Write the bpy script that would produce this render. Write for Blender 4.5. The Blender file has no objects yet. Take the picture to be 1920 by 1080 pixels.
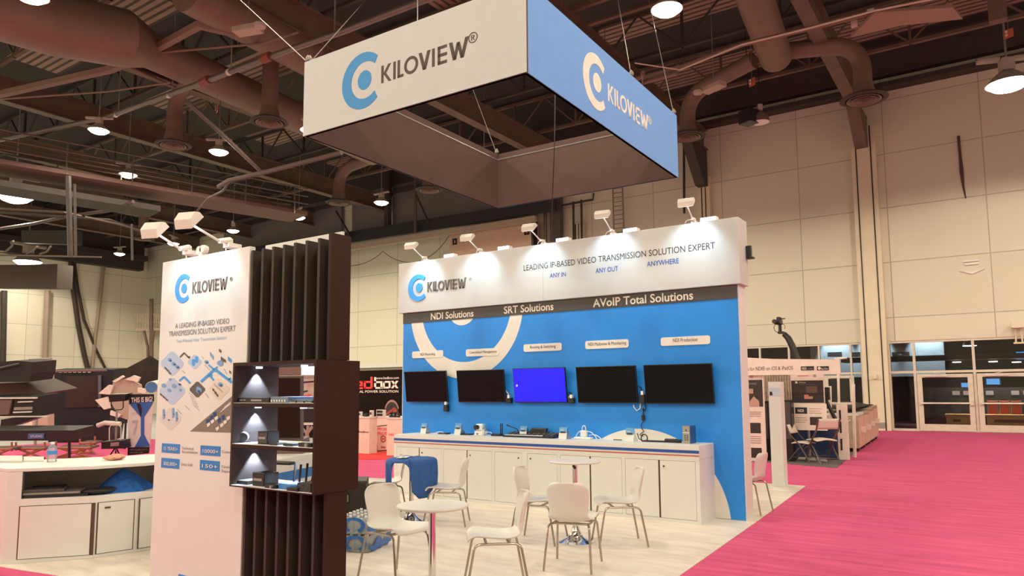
import bpy, bmesh, math, random
from mathutils import Vector, Matrix
random.seed(7)
SC = bpy.context.scene
COL = SC.collection
R = math.radians

# ---------------------------------------------------------------- camera
CAMH = 1.6
F_PX, PP_Y = 1349.147, 600.187
YAW, PITCH, ROLL = R(-34.0078), R(5.6642), R(-0.3512)
cF = Vector((math.sin(YAW)*math.cos(PITCH), math.cos(YAW)*math.cos(PITCH), math.sin(PITCH)))
_r = Vector((math.cos(YAW), -math.sin(YAW), 0.0)); _u = _r.cross(cF)
cR = math.cos(ROLL)*_r + math.sin(ROLL)*_u
cU = -math.sin(ROLL)*_r + math.cos(ROLL)*_u
CAMP = Vector((0, 0, CAMH))
cd = bpy.data.cameras.new('camera'); cam = bpy.data.objects.new('camera', cd); COL.objects.link(cam)
cd.sensor_width = 36.0; cd.lens = F_PX*36.0/1920.0; cd.shift_y = (PP_Y-540.0)/1920.0
cd.clip_start = 0.05; cd.clip_end = 400
M = Matrix.Identity(4)
for i in range(3):
    M[i][0] = cR[i]; M[i][1] = cU[i]; M[i][2] = -cF[i]; M[i][3] = CAMP[i]
cam.matrix_world = M
SC.camera = cam

# ---------------------------------------------------------------- world, exposure
w = bpy.data.worlds.new('world'); SC.world = w; w.use_nodes = True
w.node_tree.nodes['Background'].inputs[0].default_value = (0.05, 0.04, 0.035, 1)
w.node_tree.nodes['Background'].inputs[1].default_value = 0.2
SC.view_settings.view_transform = 'Standard'; SC.view_settings.look = 'None'
SC.view_settings.gamma = 1.0; SC.view_settings.use_curve_mapping = False
SC.view_settings.exposure = 0.40
LAMP_WATT = 500.0          # each high-bay ceiling lamp
LAMP_RGB = (1.0, 0.87, 0.65)
SPOT_WATT = 25.0          # arm spotlights over the booth graphics
SPOT_RGB = (0.62, 0.88, 1.0)

# ---------------------------------------------------------------- pixel -> place helpers (measuring the photograph)
def ray(px, py): return cF + cR*((px-960)/F_PX) - cU*((py-PP_Y)/F_PX)
def PZ(px, py, z=0.0):
    d = ray(px, py); return CAMP + d*((z-CAMH)/d.z)
def PY(px, py, Y):
    d = ray(px, py); return CAMP + d*(Y/d.y)
def PX(px, py, X):
    d = ray(px, py); return CAMP + d*(X/d.x)
def PD(px, py, D): return CAMP + ray(px, py)*D
def dep(p): return (Vector(p)-CAMP).dot(cF)

# ---------------------------------------------------------------- materials
MATS = {}
def s2l(c): return c/12.92 if c <= 0.04045 else ((c+0.055)/1.055)**2.4
def hexc(h): return tuple(s2l(int(h[i:i+2], 16)/255) for i in (0, 2, 4))
def mat(name, col=(0.5, 0.5, 0.5), rough=0.6, metal=0.0, var=0.06, scale=6.0, bump=0.0, spec=0.5, emit=None, estr=0.0, alpha=None):
    if name in MATS: return MATS[name]
    if isinstance(col, str): col = hexc(col)
    m = bpy.data.materials.new(name); m.use_nodes = True; nt = m.node_tree; b = nt.nodes['Principled BSDF']
    tc = nt.nodes.new('ShaderNodeTexCoord'); n = nt.nodes.new('ShaderNodeTexNoise')
    n.inputs['Scale'].default_value = scale; n.inputs['Detail'].default_value = 4
    nt.links.new(tc.outputs['Object'], n.inputs['Vector'])
    rp = nt.nodes.new('ShaderNodeValToRGB')
    rp.color_ramp.elements[0].position = 0.3; rp.color_ramp.elements[1].position = 0.7
    rp.color_ramp.elements[0].color = (*[c*(1-var) for c in col], 1); rp.color_ramp.elements[1].color = (*[min(1, c*(1+var)) for c in col], 1)
    nt.links.new(n.outputs['Fac'], rp.inputs['Fac']); nt.links.new(rp.outputs['Color'], b.inputs['Base Color'])
    b.inputs['Roughness'].default_value = rough; b.inputs['Metallic'].default_value = metal
    b.inputs['Specular IOR Level'].default_value = spec
    if bump:
        bp = nt.nodes.new('ShaderNodeBump'); bp.inputs['Strength'].default_value = bump; bp.inputs['Distance'].default_value = 0.01
        nt.links.new(n.outputs['Fac'], bp.inputs['Height']); nt.links.new(bp.outputs['Normal'], b.inputs['Normal'])
    if emit is not None:
        if isinstance(emit, str): emit = hexc(emit)
        b.inputs['Emission Color'].default_value = (*emit, 1); b.inputs['Emission Strength'].default_value = estr
    MATS[name] = m; return m

def clear_mat(name, tint=(1, 1, 1), refl=0.5, rough=0.02, body=0.0):
    if name in MATS: return MATS[name]
    m = bpy.data.materials.new(name); m.use_nodes = True; nt = m.node_tree; nt.nodes.clear()
    o = nt.nodes.new('ShaderNodeOutputMaterial'); t = nt.nodes.new('ShaderNodeBsdfTransparent'); t.inputs[0].default_value = (*tint, 1)
    g = nt.nodes.new('ShaderNodeBsdfGlossy'); g.inputs['Roughness'].default_value = rough
    f = nt.nodes.new('ShaderNodeFresnel'); f.inputs[0].default_value = 1.45
    k = nt.nodes.new('ShaderNodeMath'); k.operation = 'MULTIPLY'; k.inputs[1].default_value = refl
    mx = nt.nodes.new('ShaderNodeMixShader')
    nt.links.new(f.outputs[0], k.inputs[0]); nt.links.new(k.outputs[0], mx.inputs[0])
    src = t
    if body:
        d = nt.nodes.new('ShaderNodeBsdfDiffuse'); d.inputs[0].default_value = (0.8, 0.85, 0.9, 1)
        m2 = nt.nodes.new('ShaderNodeMixShader'); m2.inputs[0].default_value = body
        nt.links.new(t.outputs[0], m2.inputs[1]); nt.links.new(d.outputs[0], m2.inputs[2]); src = m2
    nt.links.new(src.outputs[0], mx.inputs[1]); nt.links.new(g.outputs[0], mx.inputs[2]); nt.links.new(mx.outputs[0], o.inputs[0])
    MATS[name] = m; return m

WHITE = mat('white_laminate', (0.69, 0.69, 0.67), 0.45, var=0.02)
WHITEP = mat('white_plastic', (0.80, 0.80, 0.78), 0.35, var=0.01)
PANEL = mat('white_print', (0.69, 0.70, 0.69), 0.6, var=0.015)
CHROME = mat('chrome', (0.75, 0.74, 0.72), 0.12, 1.0, var=0.02)
BLACK = mat('black_plastic', (0.012, 0.012, 0.013), 0.4)
BLACKM = mat('black_metal', (0.02, 0.018, 0.017), 0.35, 0.3)
DGREY = mat('dark_grey', (0.06, 0.055, 0.052), 0.5)
GREY = mat('grey_metal', (0.35, 0.34, 0.33), 0.4, 0.6)
BLUE = mat('print_blue', (0.012, 0.25, 0.80), 0.5, var=0.03)
LBLUE = mat('logo_blue', (0.03, 0.30, 0.80), 0.4, var=0.02)
NAVY = mat('navy_blue', (0.012, 0.055, 0.24), 0.6)
RED = mat('red_paint', (0.62, 0.05, 0.03), 0.5)
INK = mat('dark_ink', (0.035, 0.03, 0.035), 0.6)
STEEL = mat('roof_steel', (0.15, 0.10, 0.075), 0.6, var=0.15, scale=2)
STEELD = mat('dark_roof_steel', (0.05, 0.038, 0.034), 0.7, var=0.15, scale=2)
DUCT = mat('painted_duct', (0.19, 0.125, 0.092), 0.5, var=0.1, scale=1.5)
CREAM = mat('cream_paint', (0.74, 0.66, 0.50), 0.6, var=0.05, scale=1.2)

# ---------------------------------------------------------------- mesh helpers
ROOTM = {}
def tag(o, label=None, cat=None, group=None, kind=None):
    if label: o['label'] = label
    if cat: o['category'] = cat
    if group: o['group'] = group
    if kind: o['kind'] = kind
    return o
def thing(name, label, cat, loc=(0, 0, 0), rz=0.0, group=None, kind=None):
    o = bpy.data.objects.new(name, None); COL.objects.link(o)
    o.empty_display_size = 0.1
    o.location = loc; o.rotation_euler = (0, 0, rz)
    ROOTM[o.name] = Matrix.Translation(Vector(loc)) @ Matrix.Rotation(rz, 4, 'Z')
    return tag(o, label, cat, group, kind)

class MB:
    def __init__(s): s.v = []; s.f = []
    def add(s, vs, fs):
        k = len(s.v); s.v += [Vector(p) for p in vs]; s.f += [tuple(i+k for i in f) for f in fs]; return s
    def box(s, x0, x1, y0, y1, z0, z1):
        return s.add([(x0,y0,z0),(x1,y0,z0),(x1,y1,z0),(x0,y1,z0),(x0,y0,z1),(x1,y0,z1),(x1,y1,z1),(x0,y1,z1)],
                     [(0,3,2,1),(4,5,6,7),(0,1,5,4),(1,2,6,5),(2,3,7,6),(3,0,4,7)])
    def cbox(s, c, d, rz=0, rx=0, ry=0):
        m = Matrix.Translation(Vector(c)) @ Matrix.Rotation(rz,4,'Z') @ Matrix.Rotation(ry,4,'Y') @ Matrix.Rotation(rx,4,'X')
        a, b, e = d[0]/2, d[1]/2, d[2]/2
        vs = [m @ Vector(p) for p in [(-a,-b,-e),(a,-b,-e),(a,b,-e),(-a,b,-e),(-a,-b,e),(a,-b,e),(a,b,e),(-a,b,e)]]
        return s.add(vs, [(0,3,2,1),(4,5,6,7),(0,1,5,4),(1,2,6,5),(2,3,7,6),(3,0,4,7)])
    def cyl(s, p0, p1, r0, r1=None, n=14, caps=True):
        p0 = Vector(p0); p1 = Vector(p1); r1 = r0 if r1 is None else r1
        d = (p1-p0).normalized(); a = d.orthogonal().normalized(); b = d.cross(a)
        vs = []
        for p, r in ((p0, r0), (p1, r1)):
            vs += [p + (a*math.cos(2*math.pi*i/n) + b*math.sin(2*math.pi*i/n))*r for i in range(n)]
        fs = [(i, (i+1) % n, n+(i+1) % n, n+i) for i in range(n)]
        if caps: fs += [tuple(range(n-1, -1, -1)), tuple(range(n, 2*n))]
        return s.add(vs, fs)
    def tube(s, pts, r, n=8, closed=False):
        pts = [Vector(p) for p in pts]; m = len(pts); t0 = None; vs = []
        rr = r if isinstance(r, (list, tuple)) else [r]*m
        for i, p in enumerate(pts):
            t = (pts[min(i+1, m-1)]-pts[max(i-1, 0)])
            if t.length < 1e-9: t = Vector((0, 0, 1))
            t.normalize()
            if t0 is None: a = t.orthogonal().normalized()
            else:
                a = a - t*a.dot(t)
                a = t.orthogonal().normalized() if a.length < 1e-6 else a.normalized()
            t0 = t; b = t.cross(a)
            vs += [p+(a*math.cos(2*math.pi*k/n)+b*math.sin(2*math.pi*k/n))*rr[i] for k in range(n)]
        fs = [(i*n+k, i*n+(k+1) % n, (i+1)*n+(k+1) % n, (i+1)*n+k) for i in range(m-1) for k in range(n)]
        fs += [tuple(range(n-1, -1, -1)), tuple(range((m-1)*n, m*n))]
        return s.add(vs, fs)
    def lathe(s, prof, c=(0, 0, 0), n=28, caps=True):
        c = Vector(c); m = len(prof)
        vs = [c+Vector((r*math.cos(2*math.pi*k/n), r*math.sin(2*math.pi*k/n), z)) for r, z in prof for k in range(n)]
        fs = [(i*n+k, i*n+(k+1) % n, (i+1)*n+(k+1) % n, (i+1)*n+k) for i in range(m-1) for k in range(n)]
        if caps: fs += [tuple(range(n-1, -1, -1)), tuple(range((m-1)*n, m*n))]
        return s.add(vs, fs)
    def prism(s, poly, off):
        """poly: list of 3-D points (planar); off: extrusion vector"""
        poly = [Vector(p) for p in poly]; off = Vector(off); n = len(poly)
        fs = [tuple(range(n)), tuple(range(2*n-1, n-1, -1))] + [(i, n+i, n+(i+1) % n, (i+1) % n) for i in range(n)]
        return s.add(poly+[p+off for p in poly], fs)
    def strip(s, la, lb, off):
        """band between two polylines with the same count, extruded by off"""
        off = Vector(off); n = len(la)
        for i in range(n-1):
            s.prism([la[i], la[i+1], lb[i+1], lb[i]], off)
        return s
    def grid(s, fn, nu, nv):
        vs = [fn(i/nu, j/nv) for i in range(nu+1) for j in range(nv+1)]
        fs = [(i*(nv+1)+j, (i+1)*(nv+1)+j, (i+1)*(nv+1)+j+1, i*(nv+1)+j+1) for i in range(nu) for j in range(nv)]
        return s.add(vs, fs)
    def xf(s, m):
        s.v = [m @ p for p in s.v]; return s
    def build(s, name, m, parent=None, smooth=False, bevel=0.0, solid=0.0, sub=0, label=None, cat=None, group=None, kind=None, angle=40):
        v = s.v
        if parent is not None:
            p = parent; inv = None; chain = Matrix.Identity(4)
            while p is not None:
                if p.name in ROOTM: chain = ROOTM[p.name] @ chain
                p = p.parent
            inv = chain.inverted(); v = [inv @ q for q in v]
        me = bpy.data.meshes.new(name); me.from_pydata([tuple(q) for q in v], [], s.f)
        bm = bmesh.new(); bm.from_mesh(me); bmesh.ops.recalc_face_normals(bm, faces=bm.faces); bm.to_mesh(me); bm.free()
        me.materials.append(m)
        o = bpy.data.objects.new(name, me); COL.objects.link(o)
        if parent is not None: o.parent = parent
        if smooth:
            for p in me.polygons: p.use_smooth = True
            if not (solid or sub) and hasattr(me, 'set_sharp_from_angle'): me.set_sharp_from_angle(angle=R(angle))
        if solid:
            md = o.modifiers.new('thickness', 'SOLIDIFY'); md.thickness = solid; md.offset = 0
        if bevel:
            md = o.modifiers.new('bevel', 'BEVEL'); md.width = bevel; md.segments = 2; md.limit_method = 'ANGLE'
        if sub:
            md = o.modifiers.new('smooth', 'SUBSURF'); md.levels = sub; md.render_levels = sub
        return tag(o, label, cat, group, kind)

def copy_tree(o, parent=None):
    c = o.copy(); COL.objects.link(c)
    if parent is not None: c.parent = parent
    for ch in list(o.children): copy_tree(ch, c)
    return c
def place(o, loc, rz=0.0, label=None, group=None, scale=None):
    o.location = loc; o.rotation_euler = (0, 0, rz)
    if label: o['label'] = label
    if group: o['group'] = group
    if scale: o.scale = (scale,)*3 if not isinstance(scale, tuple) else scale
    ROOTM[o.name] = Matrix.Translation(Vector(loc)) @ Matrix.Rotation(rz, 4, 'Z')
    return o

# ---------------------------------------------------------------- lettering
_TXT = {}
def text_mesh(body, bold=0.0):
    key = (body, bold)
    if key in _TXT: return _TXT[key]
    cu = bpy.data.curves.new('lettering', 'FONT'); cu.body = body; cu.size = 1.0; cu.offset = bold; cu.resolution_u = 3
    o = bpy.data.objects.new('lettering', cu); COL.objects.link(o)
    dg = bpy.context.evaluated_depsgraph_get(); dg.update()
    me = bpy.data.meshes.new_from_object(o.evaluated_get(dg))
    vs = [p.co.copy() for p in me.vertices]; fs = [tuple(p.vertices) for p in me.polygons]
    bpy.data.objects.remove(o); bpy.data.curves.remove(cu); bpy.data.meshes.remove(me)
    x0 = min(p.x for p in vs); x1 = max(p.x for p in vs)
    _TXT[key] = ([Vector(((p.x-x0)/(x1-x0), p.y, 0)) for p in vs], fs); return _TXT[key]
def text(body, pl, pr, h, m, parent, n=(0, -1, 0), up=(0, 0, 1), depth=0.003, bold=0.0, name='lettering', mb=None):
    """letters from pl (left baseline) to pr (right baseline), cap height h, standing proud along n"""
    vs, fs = text_mesh(body, bold); pl = Vector(pl); ux = Vector(pr)-pl; up = Vector(up).normalized(); n = Vector(n)
    cap = 0.69
    pts = [pl+ux*p.x+up*(p.y/cap*h)+n*depth for p in vs]; k = len(pts)
    b = mb or MB()
    b.add(pts, fs)
    if mb is None: return b.build(name, m, parent)
    return b
def stroke(b, p, q, t, fr, off):
    p = Vector((p[0], p[1])); q = Vector((q[0], q[1])); d = (q-p).normalized(); s = Vector((-d.y, d.x))*t/2
    b.prism([fr(*(p+s)), fr(*(q+s)), fr(*(q-s)), fr(*(p-s))], off)
def hstroke(b, x0, y0, x1, y1, t, fr, off):
    """slanted stroke with horizontal ends, horizontal thickness t"""
    b.prism([fr(x0-t/2, y0), fr(x0+t/2, y0), fr(x1+t/2, y1), fr(x1-t/2, y1)], off)
def rect(b, x0, y0, x1, y1, fr, off): b.prism([fr(x0, y0), fr(x1, y0), fr(x1, y1), fr(x0, y1)], off)
def ringpart(b, cx, cy, rx, ry, ix, iy, a0, a1, fr, off, n=32, icx=None, icy=None):
    icx = cx if icx is None else icx; icy = cy if icy is None else icy
    A = [R(a0+(a1-a0)*i/n) for i in range(n+1)]
    b.strip([fr(cx+rx*math.cos(a), cy+ry*math.sin(a)) for a in A], [fr(icx+ix*math.cos(a), icy+iy*math.sin(a)) for a in A], off)
def disc(b, cx, cy, rx, ry, fr, off, n=32):
    b.prism([fr(cx+rx*math.cos(2*math.pi*i/n), cy+ry*math.sin(2*math.pi*i/n)) for i in range(n)], off)
def wordmark(b, fr, off, x0, x1, y0, y1):
    """the brand lettering in a unit frame, mapped to x0..x1, y0..y1"""
    W = 5.45
    def g(x, y): return fr(x0+(x1-x0)*x/W, y0+(y1-y0)*y)
    t = 0.15; off = Vector(off)
    rect(b, 0, 0, t, 1, g, off); hstroke(b, .22, .5, .55, 1, .18, g, off); hstroke(b, .22, .52, .58, 0, .18, g, off)
    rect(b, .80, 0, .80+t, 1, g, off)
    rect(b, 1.08, .0, 1.08+t, 1, g, off); rect(b, 1.08, 0, 1.46, .15, g, off)
    ringpart(b, 1.95, .5, .44, .5, .29, .34, 0, 360, g, off)
    hstroke(b, 2.52, 1, 2.79, 0, .19, g, off); hstroke(b, 3.06, 1, 2.79, 0, .19, g, off)
    rect(b, 3.26, 0, 3.26+t, 1, g, off)
    rect(b, 3.60, 0, 3.60+t, 1, g, off)
    for y in (0, .42, .84): rect(b, 3.60, y, 4.15, y+.16, g, off)
    hstroke(b, 4.37, 1, 4.60, 0, .19, g, off); hstroke(b, 4.82, .9, 4.60, 0, .17, g, off)
    hstroke(b, 4.82, .9, 5.04, 0, .17, g, off); hstroke(b, 5.32, 1.04, 5.04, 0, .19, g, off)
def eyelogo(b, fr, off, cx, cy, h):
    r = h/2
    ringpart(b, cx, cy, r, r, r*.66, r*.66, 47, 313, fr, off, 40, icx=cx+r*.10)
    disc(b, cx+r*.08, cy, r*.32, r*.34, fr, off)
def regmark(b, fr, off, cx, cy, r):
    ringpart(b, cx, cy, r, r, r*.84, r*.84, 0, 360, fr, off, 24)
    rect(b, cx-r*.38, cy-r*.5, cx-r*.22, cy+r*.5, fr, off); ringpart(b, cx-r*.05, cy+r*.22, r*.38, r*.3, r*.22, r*.14, -90, 90, fr, off, 8)
    hstroke(b, cx-r*.02, cy, cx+r*.3, cy-r*.5, r*.18, fr, off)

# ================================================================= THE HALL
def node_mat(name):
    m = bpy.data.materials.new(name); m.use_nodes = True; MATS[name] = m
    return m, m.node_tree, m.node_tree.nodes['Principled BSDF']
def mth(nt, op, a, b=None):
    n = nt.nodes.new('ShaderNodeMath'); n.operation = op
    for i, x in enumerate((a, b)):
        if x is None: continue
        if isinstance(x, (int, float)): n.inputs[i].default_value = x
        else: nt.links.new(x, n.inputs[i])
    return n.outputs[0]
def mixc(nt, f, a, b):
    n = nt.nodes.new('ShaderNodeMix'); n.data_type = 'RGBA'
    for i, x in ((0, f), (6, a), (7, b)):
        if isinstance(x, tuple): n.inputs[i].default_value = (*x, 1)
        elif isinstance(x, (int, float)): n.inputs[i].default_value = x
        else: nt.links.new(x, n.inputs[i])
    return n.outputs[2]
def noise(nt, vec, scale, detail=4, rough=0.5):
    n = nt.nodes.new('ShaderNodeTexNoise'); n.inputs['Scale'].default_value = scale; n.inputs['Detail'].default_value = detail
    n.inputs['Roughness'].default_value = rough
    if vec is not None: nt.links.new(vec, n.inputs['Vector'])
    return n.outputs['Fac']
def mapping(nt, scale=(1, 1, 1), rot=(0, 0, 0)):
    tc = nt.nodes.new('ShaderNodeTexCoord'); mp = nt.nodes.new('ShaderNodeMapping')
    mp.inputs['Scale'].default_value = scale; mp.inputs['Rotation'].default_value = rot
    nt.links.new(tc.outputs['Object'], mp.inputs['Vector']); return mp.outputs[0]

# carpet: magenta aisle carpet with roller streaks running across the aisle
m, nt, b = node_mat('magenta_carpet')
n1 = noise(nt, mapping(nt, (0.5, 5, 1)), 2.0, 6, 0.6); n2 = noise(nt, mapping(nt), 60, 3)
f = mth(nt, 'ADD', mth(nt, 'MULTIPLY', n1, 0.7), mth(nt, 'MULTIPLY', n2, 0.3))
rp = nt.nodes.new('ShaderNodeValToRGB'); rp.color_ramp.elements[0].position = 0.35; rp.color_ramp.elements[1].position = 0.65
rp.color_ramp.elements[0].color = (0.52, 0.075, 0.19, 1); rp.color_ramp.elements[1].color = (0.72, 0.125, 0.265, 1)
nt.links.new(f, rp.inputs[0]); nt.links.new(rp.outputs[0], b.inputs['Base Color']); b.inputs['Roughness'].default_value = 0.95
b.inputs['Specular IOR Level'].default_value = 0.1
CARPET = m
# booth floor: pale veined vinyl
m, nt, b = node_mat('pale_vinyl')
n1 = noise(nt, mapping(nt, (1.0, 4.0, 1), (0, 0, 0.5)), 1.6, 8, 0.65)
rp = nt.nodes.new('ShaderNodeValToRGB'); rp.color_ramp.elements[0].position = 0.30; rp.color_ramp.elements[1].position = 0.56
rp.color_ramp.elements[0].color = (0.60, 0.52, 0.43, 1); rp.color_ramp.elements[1].color = (0.77, 0.71, 0.63, 1)
nt.links.new(n1, rp.inputs[0]); nt.links.new(rp.outputs[0], b.inputs['Base Color']); b.inputs['Roughness'].default_value = 0.42
VINYL = m
# painted wall panels with seams
def wall_mat(name, col, axis):
    m, nt, b = node_mat(name)
    tc = nt.nodes.new('ShaderNodeTexCoord'); sp = nt.nodes.new('ShaderNodeSeparateXYZ'); nt.links.new(tc.outputs['Object'], sp.inputs[0])
    cb = nt.nodes.new('ShaderNodeCombineXYZ'); nt.links.new(sp.outputs[axis], cb.inputs[0]); nt.links.new(sp.outputs[2], cb.inputs[1])
    br = nt.nodes.new('ShaderNodeTexBrick'); br.offset = 0.0; br.inputs['Scale'].default_value = 1.0
    br.inputs['Brick Width'].default_value = 3.3; br.inputs['Row Height'].default_value = 2.2; br.inputs['Mortar Size'].default_value = 0.022
    br.inputs['Mortar Smooth'].default_value = 0.3
    br.inputs['Color1'].default_value = (*col, 1); br.inputs['Color2'].default_value = (*[c*0.93 for c in col], 1)
    br.inputs['Mortar'].default_value = (*[c*0.55 for c in col], 1)
    nt.links.new(cb.outputs[0], br.inputs['Vector'])
    n = noise(nt, mapping(nt, (0.4, 0.4, 0.15)), 1.5, 5)
    o = mixc(nt, mth(nt, 'MULTIPLY', n, 0.25), br.outputs['Color'], tuple(c*0.7 for c in col))
    nt.links.new(o, b.inputs['Base Color']); b.inputs['Roughness'].default_value = 0.7
    return m
WALLX = wall_mat('wall_panels_far', (0.74, 0.70, 0.575), 0); WALLY = wall_mat('wall_panels_side', (0.86, 0.79, 0.66), 1)
# roof deck: strips coloured as lit corrugation, groove lines drawn in, between dark insulation
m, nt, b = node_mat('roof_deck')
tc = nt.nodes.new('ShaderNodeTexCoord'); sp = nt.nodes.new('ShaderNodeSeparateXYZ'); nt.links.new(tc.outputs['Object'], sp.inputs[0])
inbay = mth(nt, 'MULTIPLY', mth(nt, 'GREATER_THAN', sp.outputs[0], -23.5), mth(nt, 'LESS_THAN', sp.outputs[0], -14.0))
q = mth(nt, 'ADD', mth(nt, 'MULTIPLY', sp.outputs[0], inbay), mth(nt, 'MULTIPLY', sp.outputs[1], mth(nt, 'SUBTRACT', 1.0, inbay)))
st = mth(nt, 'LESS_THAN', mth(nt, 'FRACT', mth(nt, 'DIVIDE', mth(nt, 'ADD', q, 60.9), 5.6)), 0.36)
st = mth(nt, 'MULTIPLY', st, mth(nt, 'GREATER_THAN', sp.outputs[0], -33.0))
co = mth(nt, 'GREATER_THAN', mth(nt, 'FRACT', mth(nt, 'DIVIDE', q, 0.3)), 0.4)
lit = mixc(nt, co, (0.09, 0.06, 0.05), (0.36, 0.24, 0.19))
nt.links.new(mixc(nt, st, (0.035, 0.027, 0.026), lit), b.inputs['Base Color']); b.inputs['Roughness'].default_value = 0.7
DECK = m

YF, XL, XR, YB, ZC = 31.7, -57.6, 24.0, -16.0, 15.4
CONC = mat('hall_concrete', (0.46, 0.46, 0.44), 0.7, var=0.12, scale=0.8)
MB().box(XL, XR, YB, YF+14, -0.2, -0.004).build('floor', CONC, kind='structure')
b = MB(); b.box(-8.9, 7.5, 2.0, YF-0.02, -0.004, 0.0).box(-26, 7.5, -0.5, 2.0, -0.004, 0.0).box(-26, -8.9, 2.0, 14.2, -0.004, 0.0)
b.box(-15.5, -8.9, 14.2, 22.0, -0.004, 0.0)
b.build('aisle_carpet', CARPET, label='magenta aisle carpet running along the booth to the entrance doors', cat='carpet')
MB().box(XL, XR, YB, YF, ZC, ZC+0.3).build('ceiling', DECK, kind='structure')
W = MB()
W.box(XL, -14.2, YF, YF+0.4, 0, ZC).box(-14.2, -4.5, YF, YF+0.4, 3.47, ZC).box(-4.5, -3.52, YF, YF+0.4, 0, ZC).box(-3.52, 7.0, YF, YF+0.4, 3.47, ZC).box(7.0, XR, YF, YF+0.4, 0, ZC)
W.build('wall_far', WALLX, kind='structure')
MB().box(XL-0.3, XL, YB, YF+0.4, 0, ZC).build('wall_left', WALLY, kind='structure')
MB().box(XR, XR+0.3, YB, YF+0.4, 0, ZC).build('wall_right', WALLY, kind='structure')
MB().box(XL, XR, YB-0.3, YB, 0, ZC).build('wall_near', WALLX, kind='structure')
# band of dark steel where the far wall meets the roof, and wall columns
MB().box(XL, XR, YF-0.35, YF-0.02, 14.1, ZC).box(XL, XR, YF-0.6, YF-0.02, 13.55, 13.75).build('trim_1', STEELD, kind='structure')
for i, (x, wd, top) in enumerate(((-4.02, 0.9, 12.2), (-10.65, 0.55, 11.3), (-17.2, 0.55, 10.0))):
    c = MB(); c.box(x-wd/2, x+wd/2, YF-0.28, YF-0.01, 0, top)
    o = c.build('trim_%d' % (i+2), CREAM, kind='structure')
    g = MB()
    for dx in (-0.30, 0.30) if wd > 0.7 else (-0.16, 0.16): g.box(x+dx*wd-0.02, x+dx*wd+0.02, YF-0.30, YF-0.27, 0, top)
    g.build('column_groove', BLACKM, o)

MB().box(XL+0.01, XL+0.8, YB+1, YF-0.7, 11.5, ZC).box(XL+0.8, XL+1.4, YB+1, YF-0.7, 12.2, 12.6).build('trim_5', STEELD, kind='structure')
# ---- window wall beside the entrance
FRAME = mat('window_frame_paint', (0.66, 0.60, 0.50), 0.45); GLASS = clear_mat('hall_glass', (0.80, 0.80, 0.82), 0.7)
def frame_bars(b, xs, zs, x0, x1, z0, z1, t=0.07, y=YF+0.1):
    for x in xs: b.box(x-t/2, x+t/2, y-0.08, y+0.08, z0, z1)
    for z in zs: b.box(x0, x1, y-0.07, y+0.07, z-t/2, z+t/2)
xs = [PY(p, 660, YF).x for p in (1424, 1478.5, 1535, 1594.5)]
b = MB(); frame_bars(b, xs+[-4.53, -11.6, -14.1], (0.05, 2.25, 3.43), -14.2, -4.5, 0, 3.47)
dx0, dx1 = PY(1546, 740, YF).x, PY(1603, 740, YF).x
w1 = b.build('window_1', FRAME, kind='structure')
MB().box(-14.2, -4.5, YF+0.11, YF+0.12, 0, 3.45).build('glass', GLASS, w1)
xs = [PY(1666, 660, YF).x, PY(1714, 680, YF).x, PY(1826, 680, YF).x, 1.72, 3.9, 6.9]
b = MB(); frame_bars(b, xs, (0.04, 2.25, 3.43), xs[0], 7.0, 0, 3.47, 0.09)
w2 = b.build('window_2', FRAME, kind='structure')
MB().box(xs[0], 7.0, YF+0.11, YF+0.12, 2.27, 3.43).box(xs[0], xs[1], YF+0.11, YF+0.12, 0.06, 2.23).build('glass', GLASS, w2)
def hall_door(i, x0, x1):
    b = MB(); y = YF-0.02; z1 = 2.16
    b.box(x0, x0+0.17, y, y+0.06, 0.02, z1).box(x1-0.17, x1, y, y+0.06, 0.02, z1).box(x0+0.1701, x1-0.1701, y+0.001, y+0.059, 0.02, 0.27).box(x0+0.1701, x1-0.1701, y+0.001, y+0.059, z1-0.13, z1)
    d = b.build('door_%d' % i, FRAME, kind='structure')
    MB().box(x0+0.17, x1-0.17, y+0.025, y+0.035, 0.27, z1-0.13).build('glass', GLASS, d)
    MB().cyl((x0+0.1, y-0.07, 1.06), (x1-0.08, y-0.07, 1.06), 0.035, n=10).box(x0+0.06, x0+0.14, y-0.09, y, 1.0, 1.12).box(x1-0.14, x1-0.03, y-0.1, y, 0.98, 1.15).build('push_bar', mat('push_bar_metal', (0.7, 0.66, 0.58), 0.3, 0.5), d)
    MB().box(x0+0.25, x0+1.0, y-0.09, y, z1-0.10, z1-0.02).tube([(x0+0.5, y-0.05, z1-0.02), (x0+0.8, y-0.3, z1+0.04), (x0+0.95, y, z1+0.05)], 0.012, 6).build('door_closer', mat('closer_paint', (0.7, 0.65, 0.58), 0.4), d)
hall_door(1, xs[1]+0.06, xs[2]-0.06); hall_door(2, xs[2]+0.06, 1.66); hall_door(3, dx0, dx1)
# small box lamp and floodlight on the wall above the doors
t = thing('wall_light', 'small cream floodlight bracketed to the far wall above the entrance doors', 'light', (0, 0, 0))
p = PY(1909, 610, YF-0.25)
MB().cbox(p, (0.42, 0.3, 0.2)).build('lamp_head', CREAM, t, bevel=0.02)
MB().cyl(p+Vector((-0.07, 0.1, -0.1)), p+Vector((-0.10, 0.2, -0.62)), 0.03).cyl(p+Vector((0.07, 0.1, -0.1)), p+Vector((0.1, 0.2, -0.62)), 0.03).cbox(p+Vector((0, 0.2, -0.62)), (0.34, 0.08, 0.06)).build('bracket', CREAM, t)
p = PY(1641, 706, YF-0.36)
t = MB().cbox(p, (0.12, 0.12, 0.16)).box(p.x-0.3, p.x+0.3, p.y+0.06, p.y+0.07, p.z-0.12, p.z+0.12).build('door_bell_box', CREAM, label='small grey horn box on the cream column beside the entrance', cat='wall box')
p = PY(1650, 797, YF-0.30)
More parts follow.
